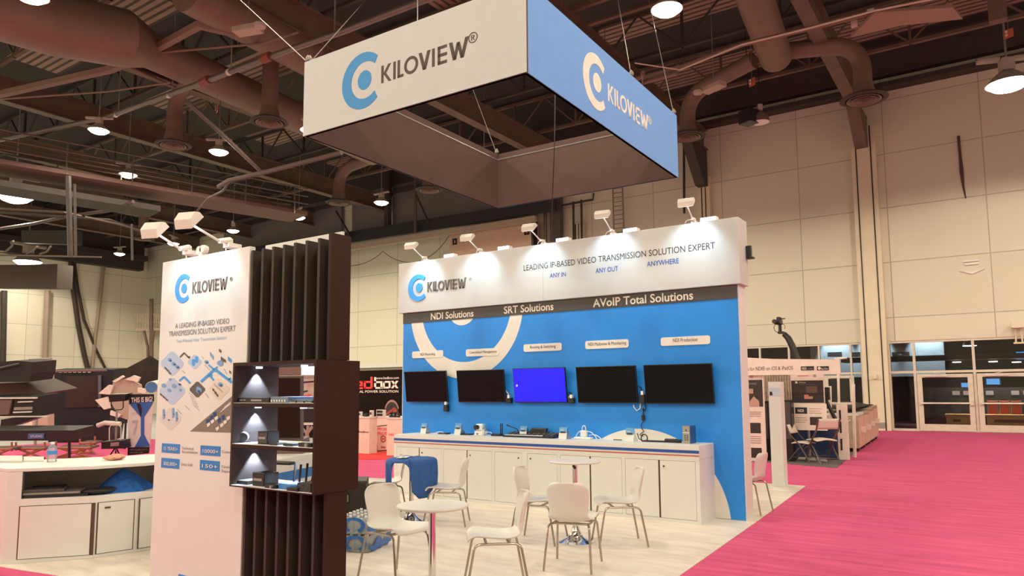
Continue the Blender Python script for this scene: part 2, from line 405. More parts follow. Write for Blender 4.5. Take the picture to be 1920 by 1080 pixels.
MB().cbox(p, (0.34, 0.04, 0.2)).build('wall_vent', GREY, label='small grey vent at the foot of the cream column', cat='vent')

p = PY(1822, 500, YF-0.03); t = thing('wall_strobe', 'small white alarm strobe on the far wall right of the cream column', 'alarm', p)
MB().cbox(p+Vector((0, 0, 0.22)), (0.5, 0.06, 0.05)).cbox(p+Vector((0, 0, 0.1)), (0.42, 0.06, 0.05)).build('louvre', WHITEP, t); b = MB(); b.prism([p+Vector((x, -0.03, z)) for x, z in ((-0.4, -0.12), (0, -0.28), (0.4, -0.12), (0, -0.2))], (0, 0.05, 0)); b.build('reflector', WHITEP, t)
tubething_ = MB().tube([PY(x, y, YF-0.03) for x, y in ((1797, 255), (1800, 290), (1803, 322), (1806, 348), (1811, 372))], [0.05, 0.05, 0.07, 0.04, 0.02], 6).build('wall_stain', mat('stain_brown', (0.10, 0.05, 0.045), 0.7), label='dark irregular stain line on the far wall below the right lamp', cat='stain')  # dark stain along the wall seam, modelled as a thin tube
# ---- lobby seen through the glass
LY = YF+9
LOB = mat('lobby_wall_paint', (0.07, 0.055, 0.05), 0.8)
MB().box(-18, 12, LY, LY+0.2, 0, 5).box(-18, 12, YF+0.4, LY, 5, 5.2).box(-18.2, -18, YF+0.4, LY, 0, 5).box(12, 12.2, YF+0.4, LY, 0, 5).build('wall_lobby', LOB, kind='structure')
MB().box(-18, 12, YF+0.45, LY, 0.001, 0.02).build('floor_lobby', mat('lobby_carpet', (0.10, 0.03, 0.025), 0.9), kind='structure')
for i, (px, py) in enumerate(((1794, 679), (1862, 678), (1906, 679), (1505, 690))):
    p = PY(px, py, LY-3); q = Vector((p.x, p.y, 4.95)); k = 3.0
    lb = ('recessed round downlight in the lobby, over the left entrance door', 'recessed round downlight in the lobby, over the right entrance door', 'recessed round downlight in the lobby at the photo\'s right edge', 'recessed round downlight in the lobby behind the jib camera')[i]
    MB().cyl((p.x, p.y, p.z-0.02), (p.x, p.y, p.z+0.02), 0.17).build('downlight', mat('downlight_glow', (1, 1, 1), emit=(1, 0.93, 0.82), estr=3.0), label=lb, cat='downlight')
    lt = bpy.data.lights.new('lobby_light', 'SPOT'); lt.energy = 330; lt.color = (1, 0.85, 0.7); lt.spot_size = R(120); lt.spot_blend = 0.6; lt.shadow_soft_size = 0.1
    lo = bpy.data.objects.new('lobby_light', lt); COL.objects.link(lo); lo.location = (p.x, p.y, p.z-0.06)
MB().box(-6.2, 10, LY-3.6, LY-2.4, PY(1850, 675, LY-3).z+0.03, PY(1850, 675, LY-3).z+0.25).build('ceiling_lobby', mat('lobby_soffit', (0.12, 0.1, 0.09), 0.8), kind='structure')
# white sign wall with two light pools
t = thing('sign_wall', 'white curved sign wall with lit patches seen through the glass', 'sign', (0, 0, 0))
a = PY(1520, 655, LY-1.5); c = PY(1770, 655, LY-1.5)
MB().box(a.x, c.x, LY-1.6, LY-1.4, 2.2, 4.6).build('sign_face', PANEL, t)
for i, px in enumerate((1563, 1635, 1735)):
    p = PY(px, 640, LY-2.3)
    lt = bpy.data.lights.new('lobby_spot', 'SPOT'); lt.energy = 260; lt.color = SPOT_RGB; lt.spot_size = R(70); lt.spot_blend = 0.5; lt.shadow_soft_size = 0.05
    lo = bpy.data.objects.new('lobby_spot', lt); COL.objects.link(lo); lo.location = (p.x, LY-2.3, 4.7); lo.rotation_euler = (R(35), 0, 0)
b = MB()
for x0, x1 in ((1552, 1578), (1596, 1622), (1672, 1705)):
    p, q = PY(x0, 664, LY-1.63), PY(x1, 660, LY-1.63)
    b.box(p.x, q.x, LY-1.63, LY-1.6, p.z-0.09, p.z+0.09)
b.build('lettering', INK, t)
lp = PY(1818, 648, LY-2)
t = thing('pendant_light', 'bright white pendant light glowing behind the transom glass', 'lamp', (0, 0, 0))
MB().lathe([(0.05, 0.5), (0.12, 0.4), (0.26, 0.1), (0.28, 0)], lp, 16).build('shade', GREY, t)
MB().lathe([(0.02, -0.02), (0.27, -0.02), (0.27, 0.0), (0.02, 0.0)], lp, 16).build('bulb', mat('pendant_glow', (1, 1, 1), emit=(1, 0.97, 0.92), estr=8.0), t)
SCREEN = mat('lobby_screen', (0, 0, 0), emit=(0.06, 0.38, 0.85), estr=1.0)
for (x0, y0, x1, y1), lb in (((1906, 659, 1935, 674), 'bright blue screen hanging in the lobby at the photo\'s right edge'), ((1850, 710, 1874, 721), 'small blue screen glowing behind the right entrance door'), ((1803, 718, 1815, 726), 'tiny blue screen glowing behind the left entrance door')):
    p, q = PY(x0, y1, LY-2.2), PY(x1, y0, LY-2.2)
    t = thing('lobby_monitor', lb, 'monitor', (0, 0, 0))
    MB().box(p.x-0.04, q.x+0.04, LY-2.16, LY-2.08, p.z-0.04, q.z+0.04).build('casing', BLACK, t)
    MB().box(p.x, q.x, LY-2.2, LY-2.15, p.z, q.z).build('screen', SCREEN, t)
# dark registration counter with pale lettering band, yellow topped tables, red chairs
p, q = PY(1735, 760, LY-2.5), PY(1960, 735, LY-2.5)
t = thing('lobby_counter', 'long black registration counter with a pale lettering band in the lobby', 'counter', (0, 0, 0))
MB().box(p.x-0.6, q.x, LY-2.6, LY-1.8, 0.0, 1.65).build('counter_front', BLACK, t)
b = MB()
for i in range(9): b.box(p.x+1.1+i*0.42+(i//4)*0.5, p.x+1.38+i*0.42+(i//4)*0.5, LY-2.64, LY-2.6, 1.32, 1.5)
b.build('lettering', GREY, t)
YEL = mat('yellow_cloth', (0.50, 0.38, 0.14), 0.7); REDC = mat('red_seat_cloth', (0.35, 0.045, 0.015), 0.8)
for (x0, x1, yy), lb in (((1772, 1822, 5.0), 'yellow topped barrier table behind the left entrance door'), ((1848, 1960, 5.0), 'long yellow topped barrier table behind the right entrance door')):
    p, q = PY(x0, 790, YF+yy), PY(x1, 790, YF+yy)
    t = thing('lobby_table', lb, 'table', (0, 0, 0))
    MB().box(p.x, q.x, YF+yy, YF+yy+0.8, 0.42, 0.5).build('tabletop', YEL, t)
    MB().box(p.x+0.05, q.x-0.05, YF+yy+0.03, YF+yy+0.06, 0.03, 0.42).build('table_skirt', YEL, t)
    MB().box(p.x+0.3, q.x-0.4, YF+yy+0.02, YF+yy+0.03, 0.18, 0.30).build('printed_band', mat('band_brown', (0.16, 0.09, 0.03), 0.7), t)
proto = None
for i, px in enumerate((1862, 1884, 1906)):
    p = PY(px, 770, YF+5.85)
    lb = 'red cushioned lobby chair behind the right door, %s of three' % ('leftmost', 'middle', 'rightmost')[i]
    if proto is None:
        proto = thing('lobby_chair', lb, 'chair', (0, 0, 0), group='red chairs in the lobby')
        MB().box(-0.24, 0.24, -0.05, 0.03, 0.48, 1.05).build('backrest', REDC, proto, bevel=0.03)
        MB().box(-0.25, 0.25, 0.0, 0.5, 0.40, 0.48).build('seat', REDC, proto, bevel=0.03)
        for sx in (-1, 1):
            MB().tube([(sx*0.26, 0.0, 1.08), (sx*0.26, 0, 0.0)], 0.035, 6).build('leg', GREY, proto); MB().tube([(sx*0.26, 0.5, 0.44), (sx*0.26, 0.5, 0.0)], 0.03, 6).build('leg', GREY, proto)
        o = proto
    else: o = copy_tree(proto)
    place(o, (p.x, YF+5.85, 0.021), 0, lb, None, (0.68, 1, 1))

# ================================================================= ROOF: girders, ducts, pipes, lamps
def ibeam(b, p0, p1, h, wd, t=0.05):
    x0 = p0[0]; b.box(x0-wd/2, x0+wd/2, p0[1], p1[1], p0[2], p0[2]+t).box(x0-wd/2, x0+wd/2, p0[1], p1[1], p0[2]+h-t, p0[2]+h).box(x0-t/2, x0+t/2, p0[1], p1[1], p0[2]+t, p0[2]+h-t)
gnames = {0: 'brown roof girder running to the cream column beside the entrance', 1: 'brown roof girder running to the column behind the hanging sign', 2: 'brown roof girder seen just left above the hanging sign',
          3: 'brown roof girder above the round vent left of the sign', 4: 'brown roof girder over the far left lamps', 5: 'brown roof girder above the catwalk', 6: 'brown roof girder at the upper left edge of the roof', 7: 'brown roof girder deep in the left roof', 8: 'brown roof girder nearest the left wall'}
for k in range(0, 8):
    b = MB(); x = -4.05-6.6*k; ibeam(b, (x, 2, 12.55), (x, YF-0.05, 12.55), 0.95, 0.42)
    o = b.build('roof_girder', STEEL, label=gnames[k], cat='girder', group='steel roof girders')
# bracket at the end of two girders
for i, x in enumerate((-4.05, -10.65)):
    b = MB(); b.prism([(x-0.22, YF-0.3, 12.5), (x-0.22, YF-0.3, 11.3-0.5*i), (x-0.22, YF-0.75, 11.3-0.5*i), (x-0.22, YF-2.4, 12.5)], (0.44, 0, 0))
    b.build('girder_bracket', (STEEL, STEELD)[i], label=('brown tapered bracket where the girder meets the cream column', 'dark tapered bracket on the wall right of the hanging sign')[i], cat='bracket')
# open-web trusses along X
def truss(y, x0, x1, z0, z1, m, label):
    t = thing('roof_truss', label, 'truss', (0, 0, 0), group='open web roof trusses')
    MB().box(x0, x1, y-0.07, y+0.07, z0, z0+0.12).build('bottom_chord', m, t); MB().box(x0, x1, y-0.07, y+0.07, z1-0.12, z1).build('top_chord', m, t)
    b = MB(); n = int((x1-x0)/1.65); d = (x1-x0)/n
    for i in range(n):
        a, c = x0+i*d, x0+(i+1)*d
        b.tube([(a, y, z0+0.06), (c, y, z1-0.06)] if i % 2 else [(a, y, z1-0.06), (c, y, z0+0.06)], 0.045, 4)
        if i % 2: b.box(a-0.04, a+0.04, y-0.05, y+0.05, z0, z1)
    b.build('web_bars', m, t)
for i, y in enumerate((10.5, 14.8, 19.1, 23.4, 27.7)):
    truss(y, XL+1, XR-1, 13.55, 15.3, STEELD if i % 2 else STEEL, ('open web roof truss nearest the viewer, over the hanging sign', 'second open web roof truss from the viewer', 'third open web roof truss, mid hall', 'open web roof truss over the row of far lamps', 'open web roof truss nearest the far wall')[i])

def tubething(name, pts, r, m, label, cat, n=10, smooth=True, group=None):
    return MB().tube(pts, r, n).build(name, m, smooth=smooth, label=label, cat=cat, group=group)
PIPE = mat('grey_pipe', (0.17, 0.145, 0.13), 0.35, 0.4)
def pz(lst, z): return [PZ(x, y, z) for x, y in lst]
t = thing('sprinkler_pipe', 'thick dark grey sprinkler pipe crossing the upper left roof', 'pipe', (0, 0, 0))
pts = pz([(-60, 278), (0, 262), (100, 241), (205, 218), (370, 158), (540, 94), (640, 60), (900, -40)], 11)
MB().tube(pts, 0.085, 12).build('pipe', PIPE, t, smooth=True)
for px, py in ((385, 152), (500, 108)): MB().tube(pz([(px-7, py+3), (px+7, py-3)], 11), 0.13, 12).build('coupling', mat('rusty_red', (0.22, 0.06, 0.04), 0.6), t)
b = MB()
for px, py in ((218, 214), (317, 178), (430, 135)): b.tube(pz([(px-2, py+1), (px+2, py-1)], 11), 0.1, 10)
b.build('pipe_clamp', mat('pale_clamp', (0.6, 0.55, 0.5), 0.4), t)
for px, py, y0 in ((222, 212, 80), (323, 176, 0), (433, 132, 75), (627, 66, -40)):
    p = PZ(px, py, 11); MB().cyl(p, (p.x, p.y, 13.6), 0.02, n=6).build('hanger_rod', GREY, t)
BR = mat('brace_brown', (0.20, 0.13, 0.10), 0.6); BRL = mat('pipe_brown_low', (0.09, 0.06, 0.05), 0.6)
for lst, z, r, lb in (([(-40, 184), (0, 176), (212, 128), (270, 103), (375, 46), (440, 60)], 11.8, 0.15, 'brown angle brace bent across the upper left roof'),
                      ([(60, -14), (95, 0), (203, 38), (270, 103)], 12.0, 0.13, 'brown angle brace dropping from the top left corner'),
                      ([(268, 101), (490, 82), (560, 60)], 11.7, 0.035, 'thin conduit under the big round duct'),
                      ([(-30, 190), (0, 186), (200, 172), (320, 155)], 11.2, 0.03, 'thin cable line under the bent brace'),
                      ([(0, 70), (130, 94), (230, 120), (330, 165)], 12.0, 0.06, 'slim pipe crossing the dark left roof'),
                      ([(350, 190), (420, 255), (490, 322)], 9.8, 0.07, 'diagonal brown strut behind the lit lamp left of the sign'),
                      ([(410, 350), (430, 338), (500, 322), (640, 286)], 8.6, 0.075, 'brown pipe running to the left lower corner of the hanging sign'),
                      ([(370, 395), (390, 372), (418, 358), (432, 338)], 8.6, 0.04, 'short bent branch pipe below the catwalk'),
                      ([(1150, 160), (1280, 124), (1390, 84), (1640, 24), (1760, -6), (1840, -30)], 11.2, 0.07, 'long rusty pipe along the roof right of the sign'),
                      ([(1205, 136), (1205, 155), (1270, 138)], 11.0, 0.07, 'short stub pipe behind the sign\'s right corner')):
    tubething('roof_pipe' if r < 0.12 else 'roof_brace', pz(lst, z), r, BR if z > 10.5 else BRL, lb, 'pipe' if r < 0.12 else 'brace', 6 if r > 0.12 else 8)
tubething('bundled_cable', pz([(1275, 131), (1390, 84), (1520, 52), (1640, 20), (1760, -4)], 11.05), 0.025, mat('cable_cream', (0.6, 0.5, 0.42), 0.6), 'pale cable bundle strung beside the long rusty pipe', 'cable', 6)
tubething('guy_wire', pz([(1190, 118), (1275, 131)], 11.05), 0.02, mat('cable_cream', (0.6, 0.5, 0.42), 0.6), 'thin pale wire tying the cable bundle to the left', 'cable', 5)
# ducts
def duct(pts, r, lb, m=DUCT): return tubething('air_duct', pts, r, m, lb, 'duct', 20)
def arc(p, q, s, n=8):
    p, q, s = Vector(p), Vector(q), Vector(s)
    return [p*(1-t)**2+q*2*t*(1-t)+s*t*t for t in [i/n for i in range(n+1)]]
a, c = PZ(268, 88, 11.9), PZ(575, 228, 11.9)
duct([a, c, c+(c-a)*0.6], 0.55, 'fat round brown duct passing behind the sprinkler pipe')
a, c = PZ(-60, -6, 11.6), PZ(260, 78, 11.6)
duct([a, PZ(100, 45, 11.6), PZ(235, 73, 11.65), PZ(275, 91, 11.9)], [0.85, 0.85, 0.8, 0.56], 'huge round duct in the top left corner of the roof')
a, c = PZ(350, -20, 12.3), PZ(620, 130, 12.3)
duct([a, c], 0.6, 'round brown duct above the corner of the hanging sign')
def diffuser(px, py, lb, dia=1.25, drop=3.0, elbow=None, z=10.6):
    p = PZ(px, py, z); r = dia/2
    t = thing('ceiling_diffuser', lb, 'air vent', p, group='round ceiling diffusers')
    MB().lathe([(r*0.5, 0.12), (r*0.9, 0.05), (r, 0.0), (r*0.9, -0.04), (r*0.78, -0.03), (r*0.74, 0.02), (r*0.62, 0.10), (r*0.5, 0.12)], p, 28, False).build('outer_cone', STEELD, t, smooth=True)
    b = MB()
    for q in (0.64, 0.46, 0.28, 0.1): b.lathe([(r*q*0.80, 0.06), (r*q*1.05, -0.045), (r*q*1.12, -0.045), (r*q*0.92, 0.06), (r*q*0.80, 0.06)], p, 24, False)
    b.build('inner_rings', DUCT, t, smooth=True)
    top = p+Vector((0, 0, drop)); pts = [p+Vector((0, 0, 0.05)), top-Vector((0, 0, 0.9))]
    if elbow is not None: pts = [pts[0]]+arc(top-Vector((0, 0, 0.9)), top, top+Vector(elbow).normalized()*0.9)+[top+Vector(elbow)]
    else: pts.append(top)
    MB().tube(pts, 0.27, 18).build('drop_duct', DUCT, t, smooth=True)
    MB().cyl(p+Vector((0, 0, 0.1)), p+Vector((0, 0, 0.5)), 0.36, 0.27, 18).build('collar', DUCT, t, smooth=True)
    return p
diffuser(505, 229, 'round vent below the duct drop beside the sign\'s upper left corner', drop=2.4)
diffuser(325, 272, 'round vent on a curved drop duct left of the lit lamp', drop=1.9, elbow=(2.2, -0.3, 0.5))
diffuser(635, 380, 'small round vent far back between the two distant lamps', drop=1.6, elbow=(2.4, 0.2, 0.3))
diffuser(805, 356, 'round vent peeping out under the lower edge of the hanging sign', drop=1.5)
diffuser(268, 448, 'round vent behind the spotlight arms on the white panel', drop=1.5)
p1 = PZ(1290, 256, 10.6); p2 = PZ(1620, 186, 10.6)
diffuser(1290, 256, 'round vent at the right upper corner of the hanging sign', drop=1.5, elbow=(2.6, -0.8, 0.3))
diffuser(1620, 186, 'round vent hanging in front of the cream column', dia=1.4, drop=1.8, elbow=(-2.6, -0.5, 0.25))
a = PZ(1395, -60, 12.6); c = PZ(1455, 108, 12.3)
duct([a, c], 0.5, 'fat round duct feeding the two right hand vents')

# catwalk with rails in the far left roof
t = thing('catwalk', 'long brown steel catwalk with pipe rails in the left roof', 'catwalk', (0, 0, 0))
A, B2 = PZ(-20, 315, 9.6), PZ(560, 410, 9.6); d = (B2-A).normalized(); nrm = Vector((-d.y, d.x, 0))
b = MB(); b.prism([A-nrm*0.9, B2-nrm*0.9, B2+nrm*0.9, A+nrm*0.9], (0, 0, 0.16)); b.build('walkway', mat('catwalk_brown', (0.14, 0.075, 0.062), 0.7), t)
L = (B2-A).length
for s in (-1, 1):
    b = MB()
    for h in (0.5, 0.85, 1.2): b.tube([A+nrm*0.9*s+Vector((0, 0, h)), B2+nrm*0.9*s+Vector((0, 0, h))], 0.035, 6)
    b.build('rail', PIPE, t)
    b = MB()
    for i in range(int(L/2.2)+1):
        q = A+d*(i*2.2)+nrm*0.9*s; b.tube([q, q+Vector((0, 0, 1.2))], 0.03, 5)
    b.build('rail_posts', PIPE, t)
t = thing('crossover_walkway', 'brown slatted walkway crossing behind the left spotlights', 'catwalk', (0, 0, 0))
A, B2 = PZ(-30, 352, 8.9), PZ(290, 402, 8.9); d = (B2-A).normalized(); nrm = Vector((-d.y, d.x, 0))
b = MB(); b.prism([A-nrm*0.7, B2-nrm*0.7, B2+nrm*0.7, A+nrm*0.7], (0, 0, 0.22)); b.build('walkway', STEELD, t)
# mess of pipes near the left wall
for lst, z, r, lb in (([(-20, 397), (100, 405), (205, 412), (280, 440)], 9.0, 0.06, 'dark pipe under the crossover walkway'),
                      ([(-20, 432), (60, 420), (130, 405), (205, 395), (250, 378)], 9.0, 0.07, 'pale diagonal pipe crossing the left roof'),
                      ([(-20, 478), (90, 480), (190, 482)], 8.6, 0.05, 'lowest pale pipe of the left roof'),
                      ([(-20, 470), (10, 472), (22, 462), (25, 452)], 8.6, 0.05, 'curved pale conduit rising at the left edge'),
                      ([(50, 475), (62, 470), (70, 462)], 8.6, 0.05, 'curved pale conduit rising second from the left edge'),
                      ([(75, 476), (88, 472), (95, 462)], 8.6, 0.05, 'curved pale conduit rising third from the left edge'),
                      ([(-20, 390), (120, 398), (220, 420), (262, 432)], 8.9, 0.05, 'slim pipe running to the left spotlight'),
                      ([(128, 330), (130, 420), (132, 480)], 9.0, 0.09, 'dark upright post in the left roof'),
                      ([(140, 345), (142, 480)], 9.2, 0.05, 'slim upright rod beside the dark post'),
                      ([(247, 420), (248, 488)], 8.8, 0.05, 'dark upright rod by the corner platform')):
    if len(lst) == 2 or (abs(lst[0][0]-lst[-1][0]) < 8):
        a = PZ(lst[0][0], lst[0][1], z+0.0); e = PD(lst[-1][0], lst[-1][1], dep(a)); pp = [a, e]
    else: pp = pz(lst, z)
    tubething('roof_pipe', pp, r, STEELD if 'dark' in lb else BRL, lb, 'pipe', 6)
p, q = PD(-25, 535, 42), PD(106, 492, 42)
MB().prism([PD(-25, 540, 42), PD(106, 541, 42), PD(108, 495, 42), PD(-25, 497, 42)], cF*1.5).build('roller_door_housing', mat('housing_brown', (0.085, 0.055, 0.045), 0.7), label='big dark brown shutter housing on the left wall', cat='shutter housing')
p = PD(50, 420, 44)
MB().prism([PD(40, 455, 44), PD(140, 458, 44), PD(140, 432, 44), PD(40, 432, 44)], cF*0.8).build('roof_unit', DGREY, label='grey boxy air unit behind the left roof pipes', cat='air unit')

# ---- ceiling lamps
HOUS = mat('lamp_housing', (0.40, 0.34, 0.30), 0.5); LENS = mat('lamp_lens', (1, 1, 1), emit=(1.0, 0.95, 0.86), estr=14.0)
LD = bpy.data.lights.new('lamp_light', 'SPOT'); LD.shadow_soft_size = 0.2; LD.spot_size = R(172); LD.spot_blend = 0.2; LD.energy = LAMP_WATT; LD.color = LAMP_RGB
def make_lamp(lit=True):
    t = thing('ceiling_lamp', '', 'lamp', (0, 0, 0), group='high ceiling lamps')
    MB().lathe([(0.06, 0.24), (0.13, 0.21), (0.22, 0.13), (0.29, 0.05), (0.335, 0.0), (0.32, 0.0), (0.26, 0.06), (0.10, 0.19)], n=24).build('reflector', HOUS if lit else GREY, t, smooth=True)
    MB().lathe([(0.01, -0.12), (0.12, -0.11), (0.23, -0.07), (0.32, 0.005), (0.01, 0.012)], n=24).build('lens', LENS if lit else WHITEP, t, smooth=True)
    MB().cbox((0, 0, 0.34), (0.2, 0.2, 0.22)).build('ballast_box', HOUS if lit else BLACK, t, bevel=0.02)
    MB().tube([(0, 0, 0.4), (0, 0, 4.85)], 0.018, 6).build('stem', GREY, t)
    [MB().cbox((0.27*s, 0, 0.44), (0.34, 0.12, 0.07)).build('side_bar', HOUS, t, bevel=0.015) for s in (-1, 1)]
    if lit:
        l = bpy.data.objects.new('lamp_light', LD); COL.objects.link(l); l.parent = t; l.location = (0, 0, -0.26)
    return t
LAMP = make_lamp(); used = False
def lamp(loc, label, sc=None, rz=0.0, group='high ceiling lamps'):
    global used
    o = LAMP if not used else copy_tree(LAMP); used = True
    place(o, loc, rz, label, group, sc); return o
vis = [((1250, 18), 'glowing ceiling lamp right above the blue side of the sign', 1.12), ((1890, 158), 'large glowing lamp in front of the wall at the photo\'s right edge', 1.75), ((410, 285), 'glowing ceiling lamp left of the hanging sign, lamp nearest its white face', 1.05),
       ((240, 328), 'glowing ceiling lamp above the left arm spotlights', 1.05), ((28, 370), 'wide glowing ceiling lamp at the upper left edge of the photo', 2.2), ((52, 491), 'wide low ceiling lamp in front of the dark shutter housing', 2.6),
       ((325, 457), 'small distant ceiling lamp crossed by the left spotlight arm', 1.0), ((437, 433), 'small distant ceiling lamp above the white panel\'s right corner', 1.0), ((560, 408), 'small distant ceiling lamp above the black slats', 1.0),
       ((715, 380), 'distant ceiling lamp below the sign\'s lower left edge', 1.05), ((224, 476), 'small distant ceiling lamp near the corner platform', 1.0), ((185, 245), 'ceiling lamp half hidden behind the sprinkler pipe', 1.0)]
for i, (px, lb, s) in enumerate(vis): lamp(PZ(px[0], px[1], 10.5), lb, s, rz=R(20*i))
for k, y in ((1, 15.3), (1, 23.9), (2, 23.9), (2.25, 15.9)):
    lamp((-6-5.75*k, y, 10.5), 'ceiling lamp hidden above the hanging sign')
for y in (-9.5, -1.8, 6.7):
    for k in range(-3, 9): lamp((-6-5.75*k, y, 10.5), 'ceiling lamp of the rows over the near hall, outside the photo')
for x, y in ((5.5, 15.3), (11.3, 15.3), (17, 15.3), (6.6, 24.5), (12.5, 24.5), (18, 24.5)): lamp((x, y, 10.5), 'ceiling lamp of the rows over the near hall, outside the photo')
p = PZ(1404, 220, 10.6); t = thing('unlit_lamp', 'unlit lamp with a black box and pale dome hanging before the right wall', 'lamp', p)
MB().cbox(p, (0.5, 0.45, 0.46), rz=-0.45).build('ballast_box', BLACK, t, bevel=0.02); q = p+cR*0.38+Vector((0, 0, -0.08))
MB().lathe([(0.001, 0.28), (0.12, 0.26), (0.26, 0.12), (0.30, -0.10), (0.27, -0.10)], q, 20).build('dome', STEEL, t, smooth=True); MB().lathe([(0.001, -0.15), (0.18, -0.14), (0.29, -0.10), (0.001, -0.09)], q, 20).build('lens', WHITEP, t, smooth=True)
MB().cbox(q+Vector((0, 0, 0.42)), (0.16, 0.16, 0.2), rz=0.5).build('cap_box', HOUS, t, bevel=0.02)
for s in (p, q): MB().tube([s+Vector((0, 0, 0.2)), Vector((s.x, s.y, ZC))], 0.015, 5).build('hanger', BLACK, t)
q = PZ(1871, 40, 11.6); MB().box(q.x-0.2, q.x+0.2, q.y-0.15, q.y+0.15, q.z, ZC).build('roof_post', STEEL, label='short brown steel post hanging from the roof at the upper right', cat='post')
# exit boxes, floodlights and small hangings
SIGNO = mat('orange_sign', (0.45, 0.12, 0.05), 0.6)
for (px, py), lb in (((1410, 154), 'small orange grid sign hanging left of the round vent'), ((1891, 63), 'small orange grid sign at the right under the roof edge'), ((407, 203), 'small orange grid sign in the left roof')):
    p = PZ(px, py, 11.4 if px > 600 else 10.9); t = thing('aisle_marker', lb, 'sign', (0, 0, 0))
    MB().cbox(p, (0.24, 0.03, 0.24), rz=-0.5).build('plate', SIGNO, t)
    b = MB()
    for i in (-1, 1):
        for j in (-1, 1): b.cbox(p+Vector((0.05*i, -0.03, 0.05*j)), (0.06, 0.01, 0.06), rz=-0.5)
    b.build('marks', WHITE, t); MB().tube([p+Vector((0, 0, 0.12)), Vector((p.x, p.y, ZC))], 0.008, 4).build('hanger', GREY, t)
for (px, py), rz, lb in (((465, 56), 0.3, 'beige emergency light pack hanging above the sprinkler pipe'), ((1338, 164), -0.4, 'beige emergency light pack hanging right of the sign')):
    p = PZ(px, py, 11.0); t = thing('emergency_light', lb, 'light', (0, 0, 0))
    MB().cbox(p, (0.75, 0.35, 0.16), rz=rz).build('housing', mat('beige_box', (0.42, 0.33, 0.27), 0.5), t, bevel=0.02)
    MB().lathe([(0.02, -0.08), (0.14, -0.06), (0.16, 0.02), (0.08, 0.1)], p+Vector((-0.5 if px > 600 else 0.5, 0, -0.02)), 14).build('lamp_head', HOUS, t, smooth=True)
    MB().tube([p, Vector((p.x, p.y, ZC))], 0.012, 4).build('hanger', GREY, t)
# hanging canopy panel at the upper right
t = thing('projector_canopy', 'brown flat canopy with pale brackets hanging at the upper right', 'canopy', (0, 0, 0))
q = pz([(1595, 71), (1690, 48), (1805, 36), (1786, 14), (1640, 24)], 11.0)
MB().prism(q, (0, 0, 0.08)).build('canopy_panel', mat('canopy_brown', (0.28, 0.17, 0.13), 0.5), t)
BPL = mat('bracket_pale', (0.65, 0.56, 0.48), 0.5)
for px, py in ((1602, 40), (1633, 28), (1674, 24), (1702, 30), (1722, 12)): MB().cbox(PZ(px, py, 11.25), (0.16, 0.1, 0.3)).build('bracket', BPL, t)
for l2 in ([(1602, 44), (1650, 34)], [(1676, 36), (1700, 30)]): MB().tube(pz(l2, 11.2), 0.022, 5).build('bracket_bar', BPL, t)

# ---- far wall fittings left of the columns: crane beam, sliding panel, painted wall shade, ladder, pipes
t = thing('wall_beam', 'long cream steel beam along the far wall under a dark girder', 'beam', (0, 0, 0))
z0 = PY(850, 424, YF-1.2)
def fy(px, py, off=0.6): return PY(px, py, YF-off)
MB().prism([fy(430, 504, 1.5), fy(1003, 414, 1.5), fy(1003, 404, 1.5), fy(430, 494, 1.5)], (0, 0.2, 0)).build('beam_face', mat('beam_cream', (0.42, 0.33, 0.26), 0.5), t)
MB().prism([fy(430, 490, 1.3), fy(1040, 394, 1.3), fy(1040, 372, 1.3), fy(430, 470, 1.3)], (0, 0.2, 0)).build('dark_girder', mat('girder_dark', (0.022, 0.02, 0.024), 0.6), t)
UPW = mat('upper_shade_grey', (0.17, 0.15, 0.155), 0.7)  # grey sheets stand in for the shaded wall above the beam
for (x0, ya, yb, x1, yc, yd), lb in (((660, 440, 300, 722, 431, 285), 'painted shade on the upper wall left of the dark post'), ((736, 428, 280, 1010, 378, 190), 'large grey upper wall panel under the sign\'s back corner'), ((420, 470, 385, 640, 443, 320), 'painted shade on the upper wall behind the lamps above the slats')):
    MB().prism([fy(x0, ya, 0.3), fy(x1, yc, 0.3), fy(x1, yd, 0.3), fy(x0, yb, 0.3)], (0, 0.2, 0)).build('upper_wall_shade', UPW, label=lb, cat='wall panel')
tubething('steel_post', [fy(727, 438, 0.75), fy(727, 300, 0.75)], 0.22, STEELD, 'dark steel post on the far wall beneath the sign', 'post', 8)
tubething('steel_rod', [fy(779, 436, 1.5), fy(779, 250, 1.5)], 0.09, PIPE, 'slim rod hanging to the cream beam', 'rod', 6)
tubething('diagonal_rod', [fy(804, 418, 1.5), fy(780, 365, 1.5)], 0.06, STEELD, 'short diagonal rod beside the hanging rod', 'rod', 6)
tubething('diagonal_strut', [fy(660, 447, 1.5), fy(630, 396, 1.5)], 0.07, STEELD, 'diagonal strut above the slat tower\'s top', 'rod', 6)
tubething('drop_pipe', [Vector((fy(1022, 455, 0.6).x, YF-0.6, 0.01)), fy(1022, 370, 0.6)], 0.09, PIPE, 'steel pipe left of the dark wall column', 'pipe', 8)
MB().prism([fy(1031, 452, 0.5), fy(1050, 449, 0.5), fy(1050, 366, 0.5), fy(1031, 370, 0.5)], (0, 0.3, 0)).build('wall_column', mat('column_grey', (0.10, 0.09, 0.09), 0.6), label='grey steel wall column under the sign\'s back corner', cat='column')
SALM = mat('salmon_panel', (0.60, 0.40, 0.30), 0.6); YELW = mat('pale_yellow_wall', (0.66, 0.60, 0.44), 0.7, scale=1)
t = thing('sliding_panel', 'salmon pink sliding wall panel behind the booth header', 'wall panel', (0, 0, 0))
MB().prism([Vector((fy(844, 520, 1.0).x, YF-1.0, 0.01)), Vector((fy(1003, 490, 1.0).x, YF-1.0, 0.01)), fy(1000, 413, 1.0), fy(843, 437, 1.0)], (0, 0.5, 0)).build('panel_face', SALM, t)
